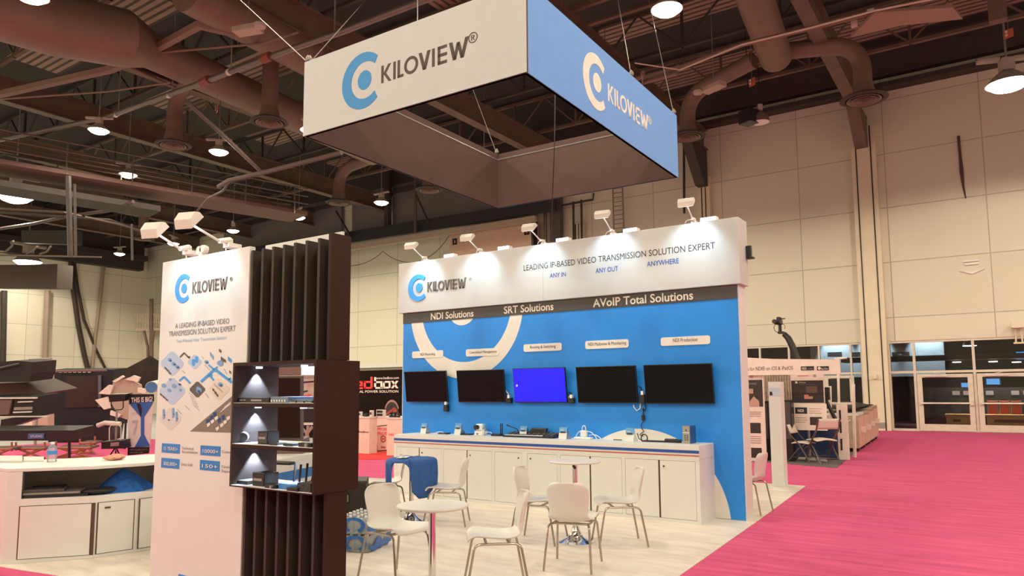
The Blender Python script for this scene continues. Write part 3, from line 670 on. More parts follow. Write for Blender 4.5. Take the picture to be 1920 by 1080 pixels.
MB().prism([fy(996, 500, 1.05), fy(1000, 500, 1.05), fy(1000, 412, 1.05), fy(996, 413, 1.05)], (0, 0.4, 0)).build('edge_strip', BLACKM, t)
b = MB(); p = fy(852, 453, 1.05); ringpart(b, 0, 0, 0.2, 0.24, 0.1, 0.12, 45, 405, lambda x, y: p+Vector((x, 0, y)), (0, 0.05, 0), 4)
p2_ = fy(987, 434, 1.05); ringpart(b, 0, 0, 0.2, 0.24, 0.1, 0.12, 45, 405, lambda x, y: p2_+Vector((x, 0, y)), (0, 0.05, 0), 4); b.build('square_handles', BLACKM, t)
t = thing('wall_ladder', 'tall caged steel ladder on the far wall right of the column', 'ladder', (0, 0, 0))
b = MB(); a0, a1, c0, c1 = fy(1152, 470, 0.4), fy(1149, 355, 0.4), fy(1171, 468, 0.4), fy(1167, 352, 0.4)
b.tube([a0, a1], 0.04, 6).tube([c0, c1], 0.04, 6); b.build('side_rails', mat('ladder_tan', (0.30, 0.22, 0.17), 0.5), t)
b = MB()
for i in range(15): b.tube([a0.lerp(a1, i/14), c0.lerp(c1, i/14)], 0.025, 5)
b.build('rungs', mat('ladder_tan', (0.3, 0.2, 0.1)), t)
for (px, y0, y1), lb in (((1076, 470, 378), 'thin upright conduit pair, left pipe'), ((1091, 468, 375), 'thin upright conduit pair, right pipe'), ((1283, 400, 240), 'dark upright pipe right of the hanging sign')):
    tubething('wall_pipe', [fy(px, y0, 0.4), fy(px-1, y1, 0.4)], 0.06, STEELD, lb, 'pipe', 6)
tubething('wall_pipe', [fy(1050, 386, 0.4), fy(1112, 374, 0.4), fy(1113, 362, 0.4)], 0.05, STEELD, 'bent dark pipe under the sign\'s lower edge', 'pipe', 6)
tubething('hanging_cable', arc(fy(640, 499, 1.55), fy(690, 501, 1.55), fy(718, 471, 1.55))+arc(fy(718, 471, 1.55), fy(742, 493, 1.55), fy(772, 492, 1.55))[1:]+arc(fy(772, 492, 1.55), fy(812, 490, 1.55), fy(842, 442, 1.55))[1:], 0.02, STEELD, 'dark cable sagging across the yellow far wall', 'cable', 5)
# corner platform and slanting cables on the left wall
t = thing('corner_platform', 'tan steel platform with railing and brackets in the hall corner', 'platform', (0, 0, 0))
b = MB(); D0 = 56.3
b.prism([PD(254, 620, D0), PD(310, 620, D0), PD(310, 615, D0), PD(254, 615, D0)], cF*2); b.build('deck', mat('platform_tan', (0.55, 0.42, 0.32), 0.6), t)
b = MB()
for i in range(11): b.tube([PD(254+5*i, 616, D0), PD(254+5*i, 588, D0)], 0.04, 5)
b.tube([PD(253, 589, D0), PD(310, 589, D0)], 0.05, 5).tube([PD(253, 604, D0), PD(310, 604, D0)], 0.04, 5); b.build('railing', mat('platform_tan', (1, 1, 1)), t)
b = MB(); b.tube([PD(270, 620, D0), PD(277, 650, D0), PD(277, 700, D0)], 0.1, 6).tube([PD(288, 620, D0), PD(281, 680, D0)], 0.12, 6).tube([PD(284, 560, D0), PD(284, 700, D0)], 0.16, 6); b.build('support_posts', mat('platform_brown', (0.2, 0.13, 0.1), 0.6), t)
CBL = mat('cable_brown', (0.05, 0.03, 0.025), 0.7)
for lst, r, lb in (([(133, 492), (137, 540), (147, 610), (158, 665), (168, 705)], 0.19, 'thick dark cable slanting down the left wall'), ([(140, 492), (146, 540), (158, 600), (180, 655), (202, 700)], 0.10, 'thinner dark cable splaying to the right on the left wall'), ([(195, 495), (188, 560), (178, 640), (173, 695)], 0.14, 'pale brown upright pipe on the left wall')):
    tubething('wall_cable', [PX(x, y, XL+0.2) for x, y in lst], r, CBL if 'dark' in lb else mat('pipe_tan', (0.35, 0.27, 0.2), 0.6), lb, 'cable', 6)
tubething('wall_pipe', [PX(89, 545, XL+0.3), PX(84, 690, XL+0.3)], 0.22, mat('pipe_tan', (0.35, 0.27, 0.2), 0.6), 'wide tan upright pipe at the far left wall', 'pipe', 8)
tubething('wall_pipe', [PX(8, 545, XL+0.3), PX(5, 700, XL+0.3)], 0.2, STEELD, 'dark upright pipe at the photo\'s left edge', 'pipe', 8)

# ================================================================= THE BOOTH
CZ = 0.9376
MB().prism([(-9.0, 2.85, 0.0), (-7.0, 3.18, 0.0), (-6.2, 2.75, 0), (-2.2, 2.75, 0.0), (-2.40, 6.13, 0.0), (-2.56, 9.13, 0), (-2.785, 12.85, 0.0), (-9.0, 12.85, 0.0)], (0, 0, 0.006)).build('booth_flooring', VINYL, label='pale veined vinyl flooring of the booth on the magenta carpet', cat='flooring')

# ---- long back wall
WX0, WX1, WY, HX0, HX1, HY, HZ0, HZ1 = -8.348, -2.661, 9.05, -8.40, -2.6144, 9.0, 2.929, 3.782
wall = thing('display_wall', 'long blue exhibition wall with a white lit header behind the counter', 'exhibition wall', ((WX0+WX1)/2, 9.2, 0))
MB().box(WX0, WX1, WY+0.004, WY+0.29, 0.006, HZ0).build('wall_core', PANEL, wall)
MB().box(WX0+0.02, WX1-0.012, WY-0.004, WY+0.004, 0.012, HZ0-0.002).build('blue_face', BLUE, wall)
MB().box(HX0, HX1, HY, HY+0.357, HZ0, HZ1).build('header_box', mat('header_print', (0.53, 0.545, 0.55), 0.6, var=0.015), wall, bevel=0.006)
q = PX(1404, 470, HX1+0.06); MB().cbox((HX1+0.035, HY+0.30, q.z), (0.06, 0.06, 0.16)).cbox((HX1+0.05, HY+0.30, q.z-0.08), (0.09, 0.08, 0.02)).build('side_device', BLACK, wall)
zb = PY(1000, 585, WY).z
zb0 = PY(757, 608, WY).z; zb1 = PY(1383, 558, WY).z
BANDZ = (zb0+zb1)/2
MB().box(WX0+0.02, WX1-0.012, WY-0.012, WY-0.004, BANDZ, HZ0-0.003).build('title_band', mat('band_brown_grey', (0.055, 0.047, 0.045), 0.45), wall)
def frY(Y): return lambda x, y: Vector((x, Y, y))
def ptext(body, l, r, h_px, Y, m, parent, bold=0.0, n=(0, -1, 0), depth=0.003):
    pl, pr = PY(l[0], l[1], Y), PY(r[0], r[1], Y)
    z = (pl.z+pr.z)/2; pl.z = pr.z = z
    h = h_px*dep((pl+pr)/2)/F_PX
    return text(body, pl, pr, h, m, parent, n=n, depth=depth, bold=bold)
CREAMT = mat('cream_letters', (0.72, 0.66, 0.58), 0.5)
ptext('NDI Solutions', (808, 600), (888, 593), 12.5, WY-0.012, CREAMT, wall, 0.015)
ptext('SRT Solutions', (945, 588), (1038, 581), 13.5, WY-0.012, CREAMT, wall, 0.015)
ptext('AVoIP Total Solutions', (1112, 575), (1300, 562), 15.5, WY-0.012, CREAMT, wall, 0.015)
ptext('LEADING IP-BASED VIDEO TRANSMISSION SOLUTION EXPERT', (982, 507), (1341, 467), 11.5, HY, INK, wall, 0.0)
TB = mat('text_blue', (0.03, 0.12, 0.45), 0.5)
ptext('ANY IN', (1031, 521.5), (1061, 518), 8.5, HY, TB, wall, 0.01)
ptext('ANY OUT', (1117, 512), (1159, 508), 9, HY, TB, wall, 0.01)
ptext('ANYWHERE', (1213, 499.5), (1273, 494), 9.5, HY, TB, wall, 0.01)
# raised emblem and wordmark on the header
def kilo(Y, lx, rx, ty, by, tx0, tx1, tty0, tby0, tty1, tby1, parent, thick, colc, colt, reg=None):
    """emblem box (px) and lettering box (px: left top/bottom, right top/bottom) on the plane y=Y facing -Y"""
    a, c = PY(lx, (ty+by)/2, Y), PY(rx, (ty+by)/2, Y); mx = (lx+rx)/2
    zt, zb_ = PY(mx, ty, Y).z, PY(mx, by, Y).z; h = zt-zb_
    b = MB(); eyelogo(b, frY(Y), (0, -thick, 0), a.x+h/2, (zt+zb_)/2, h); b.build('emblem', colc, parent)
    x0, x1 = PY(tx0, tby0, Y).x, PY(tx1, tby1, Y).x
    z0 = (PY(tx0, tby0, Y).z+PY(tx1, tby1, Y).z)/2; z1 = (PY(tx0, tty0, Y).z+PY(tx1, tty1, Y).z)/2
    b = MB(); wordmark(b, frY(Y), (0, -thick, 0), x0, x1, z0, z1); b.build('lettering', colt, parent)
    b = MB(); q = PY(*(reg or (tx1+7, tty1+2)), Y); regmark(b, frY(Y), (0, -0.004, 0), q.x, q.z, (z1-z0)*0.17); b.build('registered_mark', mat('mark_grey', (0.3, 0.28, 0.27), 0.5), parent)
kilo(HY, 766, 798, 515, 565, 802, 875, 528, 546, 522, 541, wall, 0.014, LBLUE, mat('letter_grey', (0.15, 0.125, 0.115), 0.5))
MB().box(PY(1018, 500, HY).x-0.002, PY(1018, 500, HY).x+0.002, HY-0.001, HY, HZ0, HZ1).build('panel_joint', GREY, wall)
# big printed ring cut by the title band, and the white disc at the counter end
q = [PY(772, 607, WY), PY(978, 600, WY), PY(850, 708, WY)]
xo, zl = (q[0].x+q[1].x)/2, 0
# circle through the three outer points
def circ(p, q, s):
    ax, ay, bx, by, cx, cy = p.x, p.z, q.x, q.z, s.x, s.z
    d = 2*(ax*(by-cy)+bx*(cy-ay)+cx*(ay-by))
    ux = ((ax*ax+ay*ay)*(by-cy)+(bx*bx+by*by)*(cy-ay)+(cx*cx+cy*cy)*(ay-by))/d
    uy = ((ax*ax+ay*ay)*(cx-bx)+(bx*bx+by*by)*(ax-cx)+(cx*cx+cy*cy)*(bx-ax))/d
    return ux, uy, math.hypot(ax-ux, ay-uy)
RW = mat('ring_white', (0.74, 0.72, 0.68), 0.5, var=0.02)
ox, oz, orr = circ(*q); ix, iz, irr = circ(PY(794, 606, WY), PY(953, 606, WY), PY(868, 679, WY))
b = MB(); off = (0, -0.0025, 0); F = frY(WY-0.004)
n = 48; A0 = math.asin(max(-1, min(1, (BANDZ-oz)/orr))); A1 = -math.pi-A0
I0 = math.asin(max(-1, min(1, (BANDZ-iz)/irr))); I1 = -math.pi-I0
b.strip([F(ox+orr*math.cos(A0+(A1-A0)*i/n), oz+orr*math.sin(A0+(A1-A0)*i/n)) for i in range(n+1)],
        [F(ix+irr*math.cos(I0+(I1-I0)*i/n), iz+irr*math.sin(I0+(I1-I0)*i/n)) for i in range(n+1)], off)
p = PY(867, 610, WY); rr = 0.30; zc = p.z+rr
aa = math.asin((BANDZ-zc)/rr); b.prism([F(p.x+rr*math.cos(aa+(-math.pi-2*aa)*i/20), zc+rr*math.sin(aa+(-math.pi-2*aa)*i/20)) for i in range(21)], off)
b.build('printed_ring', RW, wall)
dx, dz, dr = circ(PY(1205, 804, WY), PY(1341, 890, WY), PY(1371, 975, WY))
a0 = math.asin((0.013-dz)/dr)
b = MB(); b.prism([F(dx+dr*math.cos(a0+(math.pi-2*a0)*i/60), dz+dr*math.sin(a0+(math.pi-2*a0)*i/60)) for i in range(61)], off); b.build('printed_disc', RW, wall)
# rounded caption plates
def plate(l, t, r, bt, body, tl, tr, hpx):
    p0, p1 = PY(l[0], l[1], WY), PY(r[0], r[1], WY)
    z1 = (PY(l[0], t[0], WY).z+PY(r[0], t[1], WY).z)/2; z0 = (PY(l[0], bt[0], WY).z+PY(r[0], bt[1], WY).z)/2
    x0, x1 = p0.x, p1.x; c = 0.03; poly = []
    for cx, cz, s in ((x1-c, z1-c, 0), (x0+c, z1-c, 90), (x0+c, z0+c, 180), (x1-c, z0+c, 270)):
        poly += [F(cx+c*math.cos(R(s+18*i)), cz+c*math.sin(R(s+18*i))) for i in range(6)]
    b = MB(); b.prism(poly, (0, -0.008, 0)); o = b.build('caption_plate', mat('plate_white', (0.78, 0.75, 0.70), 0.5), wall)
    ptext(body, tl, tr, hpx, WY-0.012, INK, o, 0.0)
plate((773.7, 660), (659.5, 656.5), (831.5, 660), (672, 669.5), 'NDI Recording', (788, 667), (816, 665.5), 5)
plate((874.4, 660), (655.5, 652), (936, 660), (669, 666), 'Centralized Management', (880, 663), (932, 661), 4.6)
plate((982.5, 652), (646, 642.5), (1053.8, 650), (660, 657), 'Routing & Switching', (994, 654), (1042, 651), 5.5)
plate((1098, 646), (639.5, 636), (1179, 645), (655, 651.5), 'NDI Multiview & Monitoring', (1103, 648.5), (1174, 645.5), 6)
plate((1239.5, 640), (633, 629), (1332, 637), (649, 645), 'NDI Production', (1262, 642), (1308, 639), 7)

# ---- five monitors, tilted a little downwards
SCR = mat('screen_off', (0.006, 0.006, 0.007), 0.22, spec=0.12); BZL = mat('bezel', (0.01, 0.01, 0.012), 0.3)
SCRB = mat('screen_blue', (0.0, 0.0, 0.02), 0.3, emit=(0.010, 0.008, 1.0), estr=1.0)
mons = [((757, 697), (835, 695), (840, 753.5), (762, 754.5), 'leftmost wall monitor, dark, beside the wall\'s left edge'),
        ((855, 695), (943, 692.5), (948, 754), (860, 755), 'dark wall monitor overlapping the bottom of the white ring'),
        ((960, 691), (1059, 689), (1063, 755), (966, 755.5), 'middle wall monitor showing a plain bright blue screen'),
        ((1079, 688), (1191, 685.5), (1196, 756), (1084, 756), 'dark wall monitor right of the blue screen one'),
        ((1206, 684), (1335, 682), (1339, 757.5), (1211, 757), 'rightmost and largest looking dark wall monitor')]
MONS = []
for i, (a, b_, c, d, lb) in enumerate(mons):
    yb = WY-0.075; yt = WY-0.135
    pb0, pb1, pt0, pt1 = PY(*d, yb), PY(*c, yb), PY(*a, yt), PY(*b_, yt)
    wd = ((pb1.x-pb0.x)+(pt1.x-pt0.x))/2; x0 = (pb0.x+pt0.x)/2; zlo = (pb0.z+pb1.z)/2; zhi = (pt0.z+pt1.z)/2
    ht = math.hypot(zhi-zlo, yt-yb); ang = math.atan2(yb-yt, zhi-zlo)
    t = thing('wall_monitor', lb, 'monitor', (x0+wd/2, yb, zlo), group='wall monitors')
    m4 = Matrix.Translation((x0+wd/2, yb, zlo)) @ Matrix.Rotation(ang, 4, 'X')
    MB().box(-wd/2, wd/2, 0.0, 0.035, 0, ht).xf(m4).build('casing', BZL, t, bevel=0.004)
    g = 0.010
    MB().box(-wd/2+g, wd/2-g, -0.003, 0.0, g+0.006, ht-g).xf(m4).build('screen', SCRB if i == 2 else SCR, t)
    MB().box(-0.12, 0.12, 0.035, 0.07, ht*0.35, ht*0.65).xf(m4).build('wall_bracket', BLACKM, t)
    if i == 2: MB().lathe([(0.001, 0), (0.018, 0), (0.016, 0.003), (0.001, 0.003)], n=12).xf(m4 @ Matrix.Translation((-wd/2+0.06, -0.003, ht*0.5)) @ Matrix.Rotation(R(90), 4, 'X')).build('sticker', mat('pale_sticker', (0.6, 0.8, 0.8), 0.4), t)
    MONS.append((x0, wd, zlo, zhi))
# power bricks and cords beside them
def brick(px, py, wpx, hpx, lb, cord, ccol):
    p = PY(px, py, WY-0.05); k = dep(p)/F_PX
    t = thing('power_adapter', lb, 'power adapter', p, group='power adapters by the monitors')
    MB().cbox(p, (wpx*k, 0.07, hpx*k)).build('adapter_body', BLACK, t, bevel=0.01)
    for j, (lst, m) in enumerate(zip(cord, ccol)): MB().tube([PY(x, y, WY-0.03) for x, y in lst], 0.008, 6).build('cord', m, t, smooth=True)
    MB().cbox(p+Vector((0.01, -0.03, hpx*k*0.5+0.02)), (0.03, 0.03, 0.05)).build('plug', WHITEP, t)
brick(837, 765, 9, 13, 'black power adapter hanging under the leftmost monitor\'s corner', [[(838, 758), (838, 748)]], [WHITEP])
brick(955, 751, 11, 10, 'black power adapter between the second monitor and the blue screen', [[(954, 747), (953, 738), (946, 730)]], [WHITEP])
brick(1072, 751, 12, 10, 'black power adapter right of the blue screen', [[(1074, 747), (1074, 741), (1070, 740), (1064, 748)], [(1066, 735), (1070, 736), (1072, 745)]], [WHITEP, BLACK])
brick(1205, 748, 11, 17, 'tall black power adapter between the two right monitors', [[(1201, 755), (1200, 766), (1194, 770), (1189, 764), (1188, 759)], [(1197, 724), (1202, 727), (1204, 738)], [(1209, 757), (1211, 766), (1209, 771), (1206, 765), (1206, 783)]], [WHITEP, BLACK, BLACK])
tubething('hanging_cable', [PY(x, y, WY-0.02) for x, y in ((1206, 783), (1206, 790), (1202, 797), (1203, 803), (1207, 809), (1203, 812), (1199, 815), (1206, 818))], 0.006, mat('thin_cable', (0.03, 0.03, 0.03), 0.5), 'thin dark cable wriggling down the wall onto the white disc', 'cable', 5)
p = PY(1206, 783, WY-0.02); MB().cbox(p, (0.035, 0.03, 0.07)).build('cable_connector', BLACK, label='small black connector dangling above the white disc', cat='connector')

# ---- counter: five cabinets under one worktop
CX0, CX1, CY = -8.0, -3.04, 8.5
SEAM = mat('gap_dark', (0.10, 0.05, 0.035), 0.8)
wt = thing('worktop', 'long white worktop with blue and red stripes along its edge', 'worktop', ((CX0+CX1)/2, 8.7, CZ-0.16))
MB().box(CX0, CX1, CY, WY-0.006, CZ-0.17, CZ).build('slab', WHITE, wt, bevel=0.004)
def zc_(py0, py1): return (PY(740, py0, CY).z+PY(1305, py1, CY).z)/2
zB1, zB0 = zc_(821, 845.3), zc_(825, 851.2); zR1, zR0 = zc_(827.6, 855), zc_(829, 857)
MB().box(CX0, CX1, CY-0.004, CY, zB0, zB1).build('blue_stripe', mat('stripe_blue', (0.016, 0.075, 0.34), 0.5), wt); MB().box(CX0, CX1, CY-0.004, CY, zR0, zR1).build('red_stripe', mat('stripe_red', (0.45, 0.05, 0.03), 0.5), wt)
units = [((743.5, 784.5), (786.5, 826.6), 1), ((831.4, 874.5), (876.5, 921.7), 1), ((927.7, 978), (989.4, 1044.7), 2), ((1051, 1105.5), (1108.5, 1166), 1), ((1173, 1234.5), (1238, 1304), 1)]
names = ['white two-door cabinet at the left end of the counter', 'white two-door cabinet second from the counter\'s left end', 'white two-door cabinet behind the front chairs, middle of the counter', 'white two-door cabinet behind the tall round table', 'white two-door cabinet at the right end of the counter']
def cx_(px): return PY(px, 900, CY).x
ed = [CX0]+[(cx_(units[i][1][1])+cx_(units[i+1][0][0]))/2 for i in range(4)]+[CX1]
zdt = (PY(1173, 859.7, CY).z+PY(1304, 866, CY).z)/2; zdb = (PY(1178, 963.5, CY).z+PY(1306, 977, CY).z)/2
for i, (d1, d2, kn) in enumerate(units):
    t = thing('base_cabinet', names[i], 'cabinet', ((ed[i]+ed[i+1])/2, 8.75, 0.006), group='cabinets under the worktop')
    MB().box(ed[i]+0.0005, ed[i+1]-0.0005, CY+0.012, WY-0.006, 0.006, CZ-0.17).build('carcass', WHITE, t)
    x0, x1, x2, x3 = cx_(d1[0]), cx_(d1[1]), cx_(d2[0]), cx_(d2[1])
    # face frame around the doors
    b = MB(); e0, e1 = ed[i]+0.0005, ed[i+1]-0.0005
    b.box(e0, x0-0.004, CY, CY+0.012, 0.006, CZ-0.17).box(x3+0.004, e1, CY, CY+0.012, 0.006, CZ-0.17).box(x0-0.004, x3+0.004, CY, CY+0.012, zdt+0.004, CZ-0.17).box(x0-0.004, x3+0.004, CY, CY+0.012, 0.006, zdb-0.004)
    if kn == 2: b.box(x1+0.004, x2-0.004, CY, CY+0.012, zdb-0.004, zdt+0.004)
    b.build('face_frame', WHITE, t)
    MB().box(x0-0.004, x3+0.004, CY+0.0115, CY+0.012, zdb-0.004, zdt+0.004).build('door_gap', SEAM, t)
    for j, (a, c) in enumerate(((x0, x1), (x2, x3))):
        o = MB().box(a, c, CY+0.001, CY+0.011, zdb, zdt).build('door', WHITE, t)
        if j == 1 or kn == 2:
            kx = a+0.05 if j == 1 else c-0.05
            MB().cyl((kx, CY-0.006, zdt-0.07), (kx, CY+0.002, zdt-0.07), 0.011, n=12).build('lock', mat('lock_brown', (0.09, 0.05, 0.035), 0.4, 0.5), o)

# ---- things on the worktop
def card_stand(px, lb, wpx=15, z_top_px=None, y=8.78, body=True, base_py=None, top_py=None, rz=0.0):
    k = None
    p = PY(px, base_py, y); p.z = CZ+0.0015; k = dep(p)/F_PX; h = (base_py-top_py)*k; wd = wpx*k
    t = thing('card_holder', lb, 'card holder', p, rz, group='acrylic card holders on the worktop')
    m4 = Matrix.Translation(p) @ Matrix.Rotation(rz, 4, 'Z') @ Matrix.Rotation(R(-12), 4, 'X')
    hh = h/math.cos(R(12))
    MB().box(-wd/2, wd/2, 0, 0.006, 0, hh).xf(m4).build('acrylic_sheet', clear_mat('acrylic', (0.93, 0.96, 0.98), 0.8, body=0.12), t)
    b = MB(); b.box(-wd/2, wd/2, -0.003, 0.0, 0.0, hh*0.52).xf(m4); b.build('white_card', PANEL, t)
    b = MB(); b.box(-wd/2, wd/2, -0.003, 0.0, hh*0.53, hh*0.98).xf(m4); b.build('blue_card', mat('card_blue', (0.10, 0.30, 0.58), 0.4), t)
    b = MB(); b.box(-wd*0.33, wd*0.33, -0.006, -0.003, hh*0.5, hh*0.62).xf(m4); b.build('product_picture', BLACK, t)
    b = MB(); b.box(-wd*0.38, wd*0.3, -0.005, -0.003, hh*0.82, hh*0.88).xf(m4); b.box(-wd*0.38, wd*0.1, -0.005, -0.003, hh*0.72, hh*0.76).xf(m4); b.build('printed_lines', WHITE, t)
    b = MB(); b.prism([m4 @ Vector((-wd/2, 0.006, hh*0.9)), m4 @ Vector((-wd/2, 0.010, hh*0.9)), p+Matrix.Rotation(rz, 3, 'Z') @ Vector((-wd/2, 0.14, 0.0)), p+Matrix.Rotation(rz, 3, 'Z') @ Vector((-wd/2, 0.12, 0.0))], Matrix.Rotation(rz, 3, 'Z') @ Vector((wd, 0, 0))); b.build('rear_leg', clear_mat('acrylic', (1, 1, 1)), t)
card_stand(793, 'leftmost clear card holder on the worktop', 13, base_py=808.5, top_py=788.5)
card_stand(857, 'clear card holder second from the left, left of the white camera', 14, base_py=811.5, top_py=789.5)
card_stand(900, 'clear card holder hidden behind the white camera', 17, base_py=812, top_py=790, y=8.86)
card_stand(980, 'clear card holder behind the black control desk', 15, base_py=811.5, top_py=791.5, y=8.88)
card_stand(1054.5, 'clear card holder standing between the control desk and the white power strip', 17, base_py=819, top_py=796.5, y=8.72)
card_stand(1180, 'clear card holder before the white printed disc', 17, base_py=824, top_py=799, y=8.74)
def on_top(px, py):
    y = min(8.90, max(8.62, PZ(px, py, CZ).y)); q = PY(px, py, y); return Vector((q.x, y, CZ))
p = on_top(901, 811.5); t = thing('conference_camera', 'white dome conference camera with black lens on the worktop', 'camera', p)
MB().box(p.x-0.075, p.x+0.075, p.y-0.06, p.y+0.07, p.z, p.z+0.07).build('base', WHITEP, t, bevel=0.012); MB().box(p.x-0.06, p.x+0.06, p.y-0.05, p.y+0.06, p.z+0.07, p.z+0.175).build('head', WHITEP, t, bevel=0.02)
MB().cyl((p.x-0.03, p.y-0.10, p.z+0.125), (p.x-0.02, p.y-0.04, p.z+0.125), 0.036, n=18).build('lens', BLACK, t); MB().box(p.x-0.03, p.x+0.0, p.y-0.065, p.y-0.06, p.z+0.02, p.z+0.035).build('sensor_window', BLACK, t)
for (px, py, wd), lb in (((833, 811, 0.17), 'flat black encoder box right of the leftmost card holder'), ((874, 812, 0.20), 'flat black encoder box left of the white camera')):
    p = on_top(px, py); t = thing('encoder_box', lb, 'encoder', p); MB().box(p.x-wd/2, p.x+wd/2, p.y-0.05, p.y+0.06, p.z, p.z+0.022).build('case', BLACKM, t, bevel=0.003); MB().box(p.x-wd/2+0.01, p.x+wd/2-0.01, p.y-0.052, p.y-0.05, p.z+0.004, p.z+0.018).build('front_panel', DGREY, t)
tubething('white_cable', [on_top(x, y)+Vector((0, 0, z)) for x, y, z in ((806, 811, 0.006), (814, 811, 0.006), (822, 809, 0.03), (827, 808, 0.035), (832, 809, 0.02))], 0.006, WHITEP, 'white cable lying by the left encoder box', 'cable', 6)
p = on_top(931, 813); t = thing('wireless_router', 'small black router with two upright antennas on the worktop', 'router', p)
MB().box(p.x-0.07, p.x+0.09, p.y-0.05, p.y+0.05, p.z, p.z+0.035).build('case', BLACK, t, bevel=0.005)
for dx in (0.055, 0.085): MB().cyl((p.x+dx, p.y+0.03, p.z+0.03), (p.x+dx, p.y+0.03, p.z+0.185), 0.009, 0.008, 8).build('antenna', mat('antenna_navy', (0.012, 0.018, 0.06), 0.4), t)
tubething('white_cable', [on_top(916, 812.5)+Vector((0.05*math.cos(a), 0.02*math.sin(a*2), 0.03+0.025*math.sin(a))) for a in [i*0.5 for i in range(12)]], 0.005, WHITEP, 'small coil of white cable left of the router', 'cable', 5)
p, q = on_top(951, 817), on_top(1045, 819); cz = CZ
t = thing('control_desk', 'wide black control desk with sloping pale top on the worktop', 'control panel', ((p.x+q.x)/2, p.y, cz))
MB().prism([(p.x, p.y-0.12, cz), (p.x, p.y-0.12, cz+0.025), (p.x, p.y+0.13, cz+0.07), (p.x, p.y+0.13, cz)], (q.x-p.x, 0, 0)).build('case', BLACKM, t, bevel=0.003)
MB().prism([(p.x+0.03, p.y-0.118, cz+0.027), (q.x-0.18, p.y-0.118, cz+0.027), (q.x-0.18, p.y-0.09, cz+0.033), (p.x+0.03, p.y-0.09, cz+0.033)], (0, 0, 0.002)).build('light_strip', WHITEP, t)
b = MB()
for i in range(10):
    for j in range(3): b.cbox((p.x+0.06+i*(q.x-p.x-0.12)/9, p.y-0.05+0.06*j, cz+0.042+0.011*j), (0.03, 0.03, 0.008))
b.build('button', mat('button_grey', (0.2, 0.2, 0.21), 0.4), t, kind='stuff')
p2 = on_top(1003, 815); t = thing('desk_telephone_unit', 'black sloped conference unit standing behind the control desk', 'conference unit', p2)
MB().prism([(p2.x-0.16, p2.y+0.02, cz), (p2.x+0.14, p2.y+0.02, cz), (p2.x+0.16, p2.y+0.06, cz+0.13), (p2.x-0.10, p2.y+0.06, cz+0.13)], (0, 0.05, 0)).build('case', BLACKM, t, bevel=0.006)
MB().prism([(p2.x-0.12, p2.y+0.028, cz+0.025), (p2.x+0.12, p2.y+0.028, cz+0.025), (p2.x+0.13, p2.y+0.053, cz+0.115), (p2.x-0.08, p2.y+0.053, cz+0.115)], (0, -0.003, 0)).build('dark_display', SCR, t)
p3 = on_top(971, 813); t = thing('gooseneck_microphone', 'black gooseneck microphone bending left over the worktop', 'microphone', p3)
MB().box(p3.x-0.05, p3.x+0.05, p3.y-0.05, p3.y+0.05, cz, cz+0.03).build('base', BLACK, t, bevel=0.01)
k = dep(p3)/F_PX
MB().tube([p3+Vector((dx*k*1.2, 0, dz*k)) for dx, dz in ((0, 2), (0.5, 9), (-1, 14), (-5, 16), (-12, 18), (-21, 21.5))], [0.007]*5+[0.011], 7).build('gooseneck', BLACK, t, smooth=True)
p4 = on_top(1095, 818); t = thing('charger_block', 'white upright charger block with cable loops on the worktop', 'charger', p4)
MB().box(p4.x-0.045, p4.x+0.045, p4.y-0.03, p4.y+0.03, cz+0.03, cz+0.12).build('block', WHITEP, t, bevel=0.01)
MB().box(p4.x-0.14, p4.x+0.12, p4.y-0.05, p4.y+0.05, cz, cz+0.03).build('power_strip', WHITEP, t, bevel=0.01)
MB().tube([p4+Vector((0.028*math.cos(a), 0, 0.12+0.065*math.sin(a)**0.6 if math.sin(a) > 0 else 0.12)) for a in [math.pi*i/10 for i in range(11)]], 0.006, 6).build('cord', WHITEP, t)
b = MB(); b.tube(arc(p4+Vector((-0.13, 0, 0.02)), p4+Vector((-0.09, 0, 0.13)), p4+Vector((-0.02, 0, 0.10))), 0.006, 6).tube(arc(p4+Vector((0.04, 0, 0.10)), p4+Vector((0.12, 0, 0.13)), p4+Vector((0.20, 0, 0.005))), 0.006, 6).tube(arc(p4+Vector((0.06, 0.03, 0.05)), p4+Vector((0.17, 0.03, 0.09)), p4+Vector((0.25, 0.03, 0.005))), 0.006, 6); b.build('loose_cords', WHITEP, t)
p5 = on_top(1243, 829); t = thing('flat_switcher', 'long flat black switcher bar on the worktop before the white disc', 'switcher', p5)
MB().box(p5.x-0.27, p5.x+0.22, p5.y-0.06, p5.y+0.07, cz, cz+0.018).build('case', BLACK, t, bevel=0.004); MB().box(p5.x+0.02, p5.x+0.18, p5.y+0.0, p5.y+0.06, cz+0.018, cz+0.045).build('phone_top', DGREY, t, bevel=0.006); MB().cyl((p5.x+0.19, p5.y-0.05, cz+0.022), (p5.x+0.26, p5.y-0.02, cz+0.022), 0.022, n=12).build('end_knob', BLACK, t)
tubething('black_cable', [on_top(1208, 824)+Vector((0.045*math.cos(a), 0, 0.045+0.045*math.sin(a))) for a in [math.pi*2*i/12 for i in range(13)]], 0.008, BLACK, 'black ring of cable standing behind the flat switcher', 'cable', 6)
tubething('black_cable', [on_top(x, y)+Vector((0, 0.02, z)) for x, y, z in ((1194, 826, 0.1), (1197, 825, 0.03), (1203, 826, 0.006), (1212, 826, 0.006))], 0.007, BLACK, 'thin black plug cable left of the cable ring', 'cable', 6)
tubething('black_cable', [on_top(x, y)+Vector((0, 0, 0.008)) for x, y in ((1150, 823), (1160, 823.5), (1166, 824))], 0.006, BLACK, 'short black lead lying left of the disc', 'cable', 5)
a, c, d = on_top(1281.5, 832), on_top(1296.5, 832), on_top(1305, 829)
t = thing('computer_tower', 'small silver and blue computer tower at the worktop\'s right end', 'computer', a)
k = dep(a)/F_PX; hh = 33*k
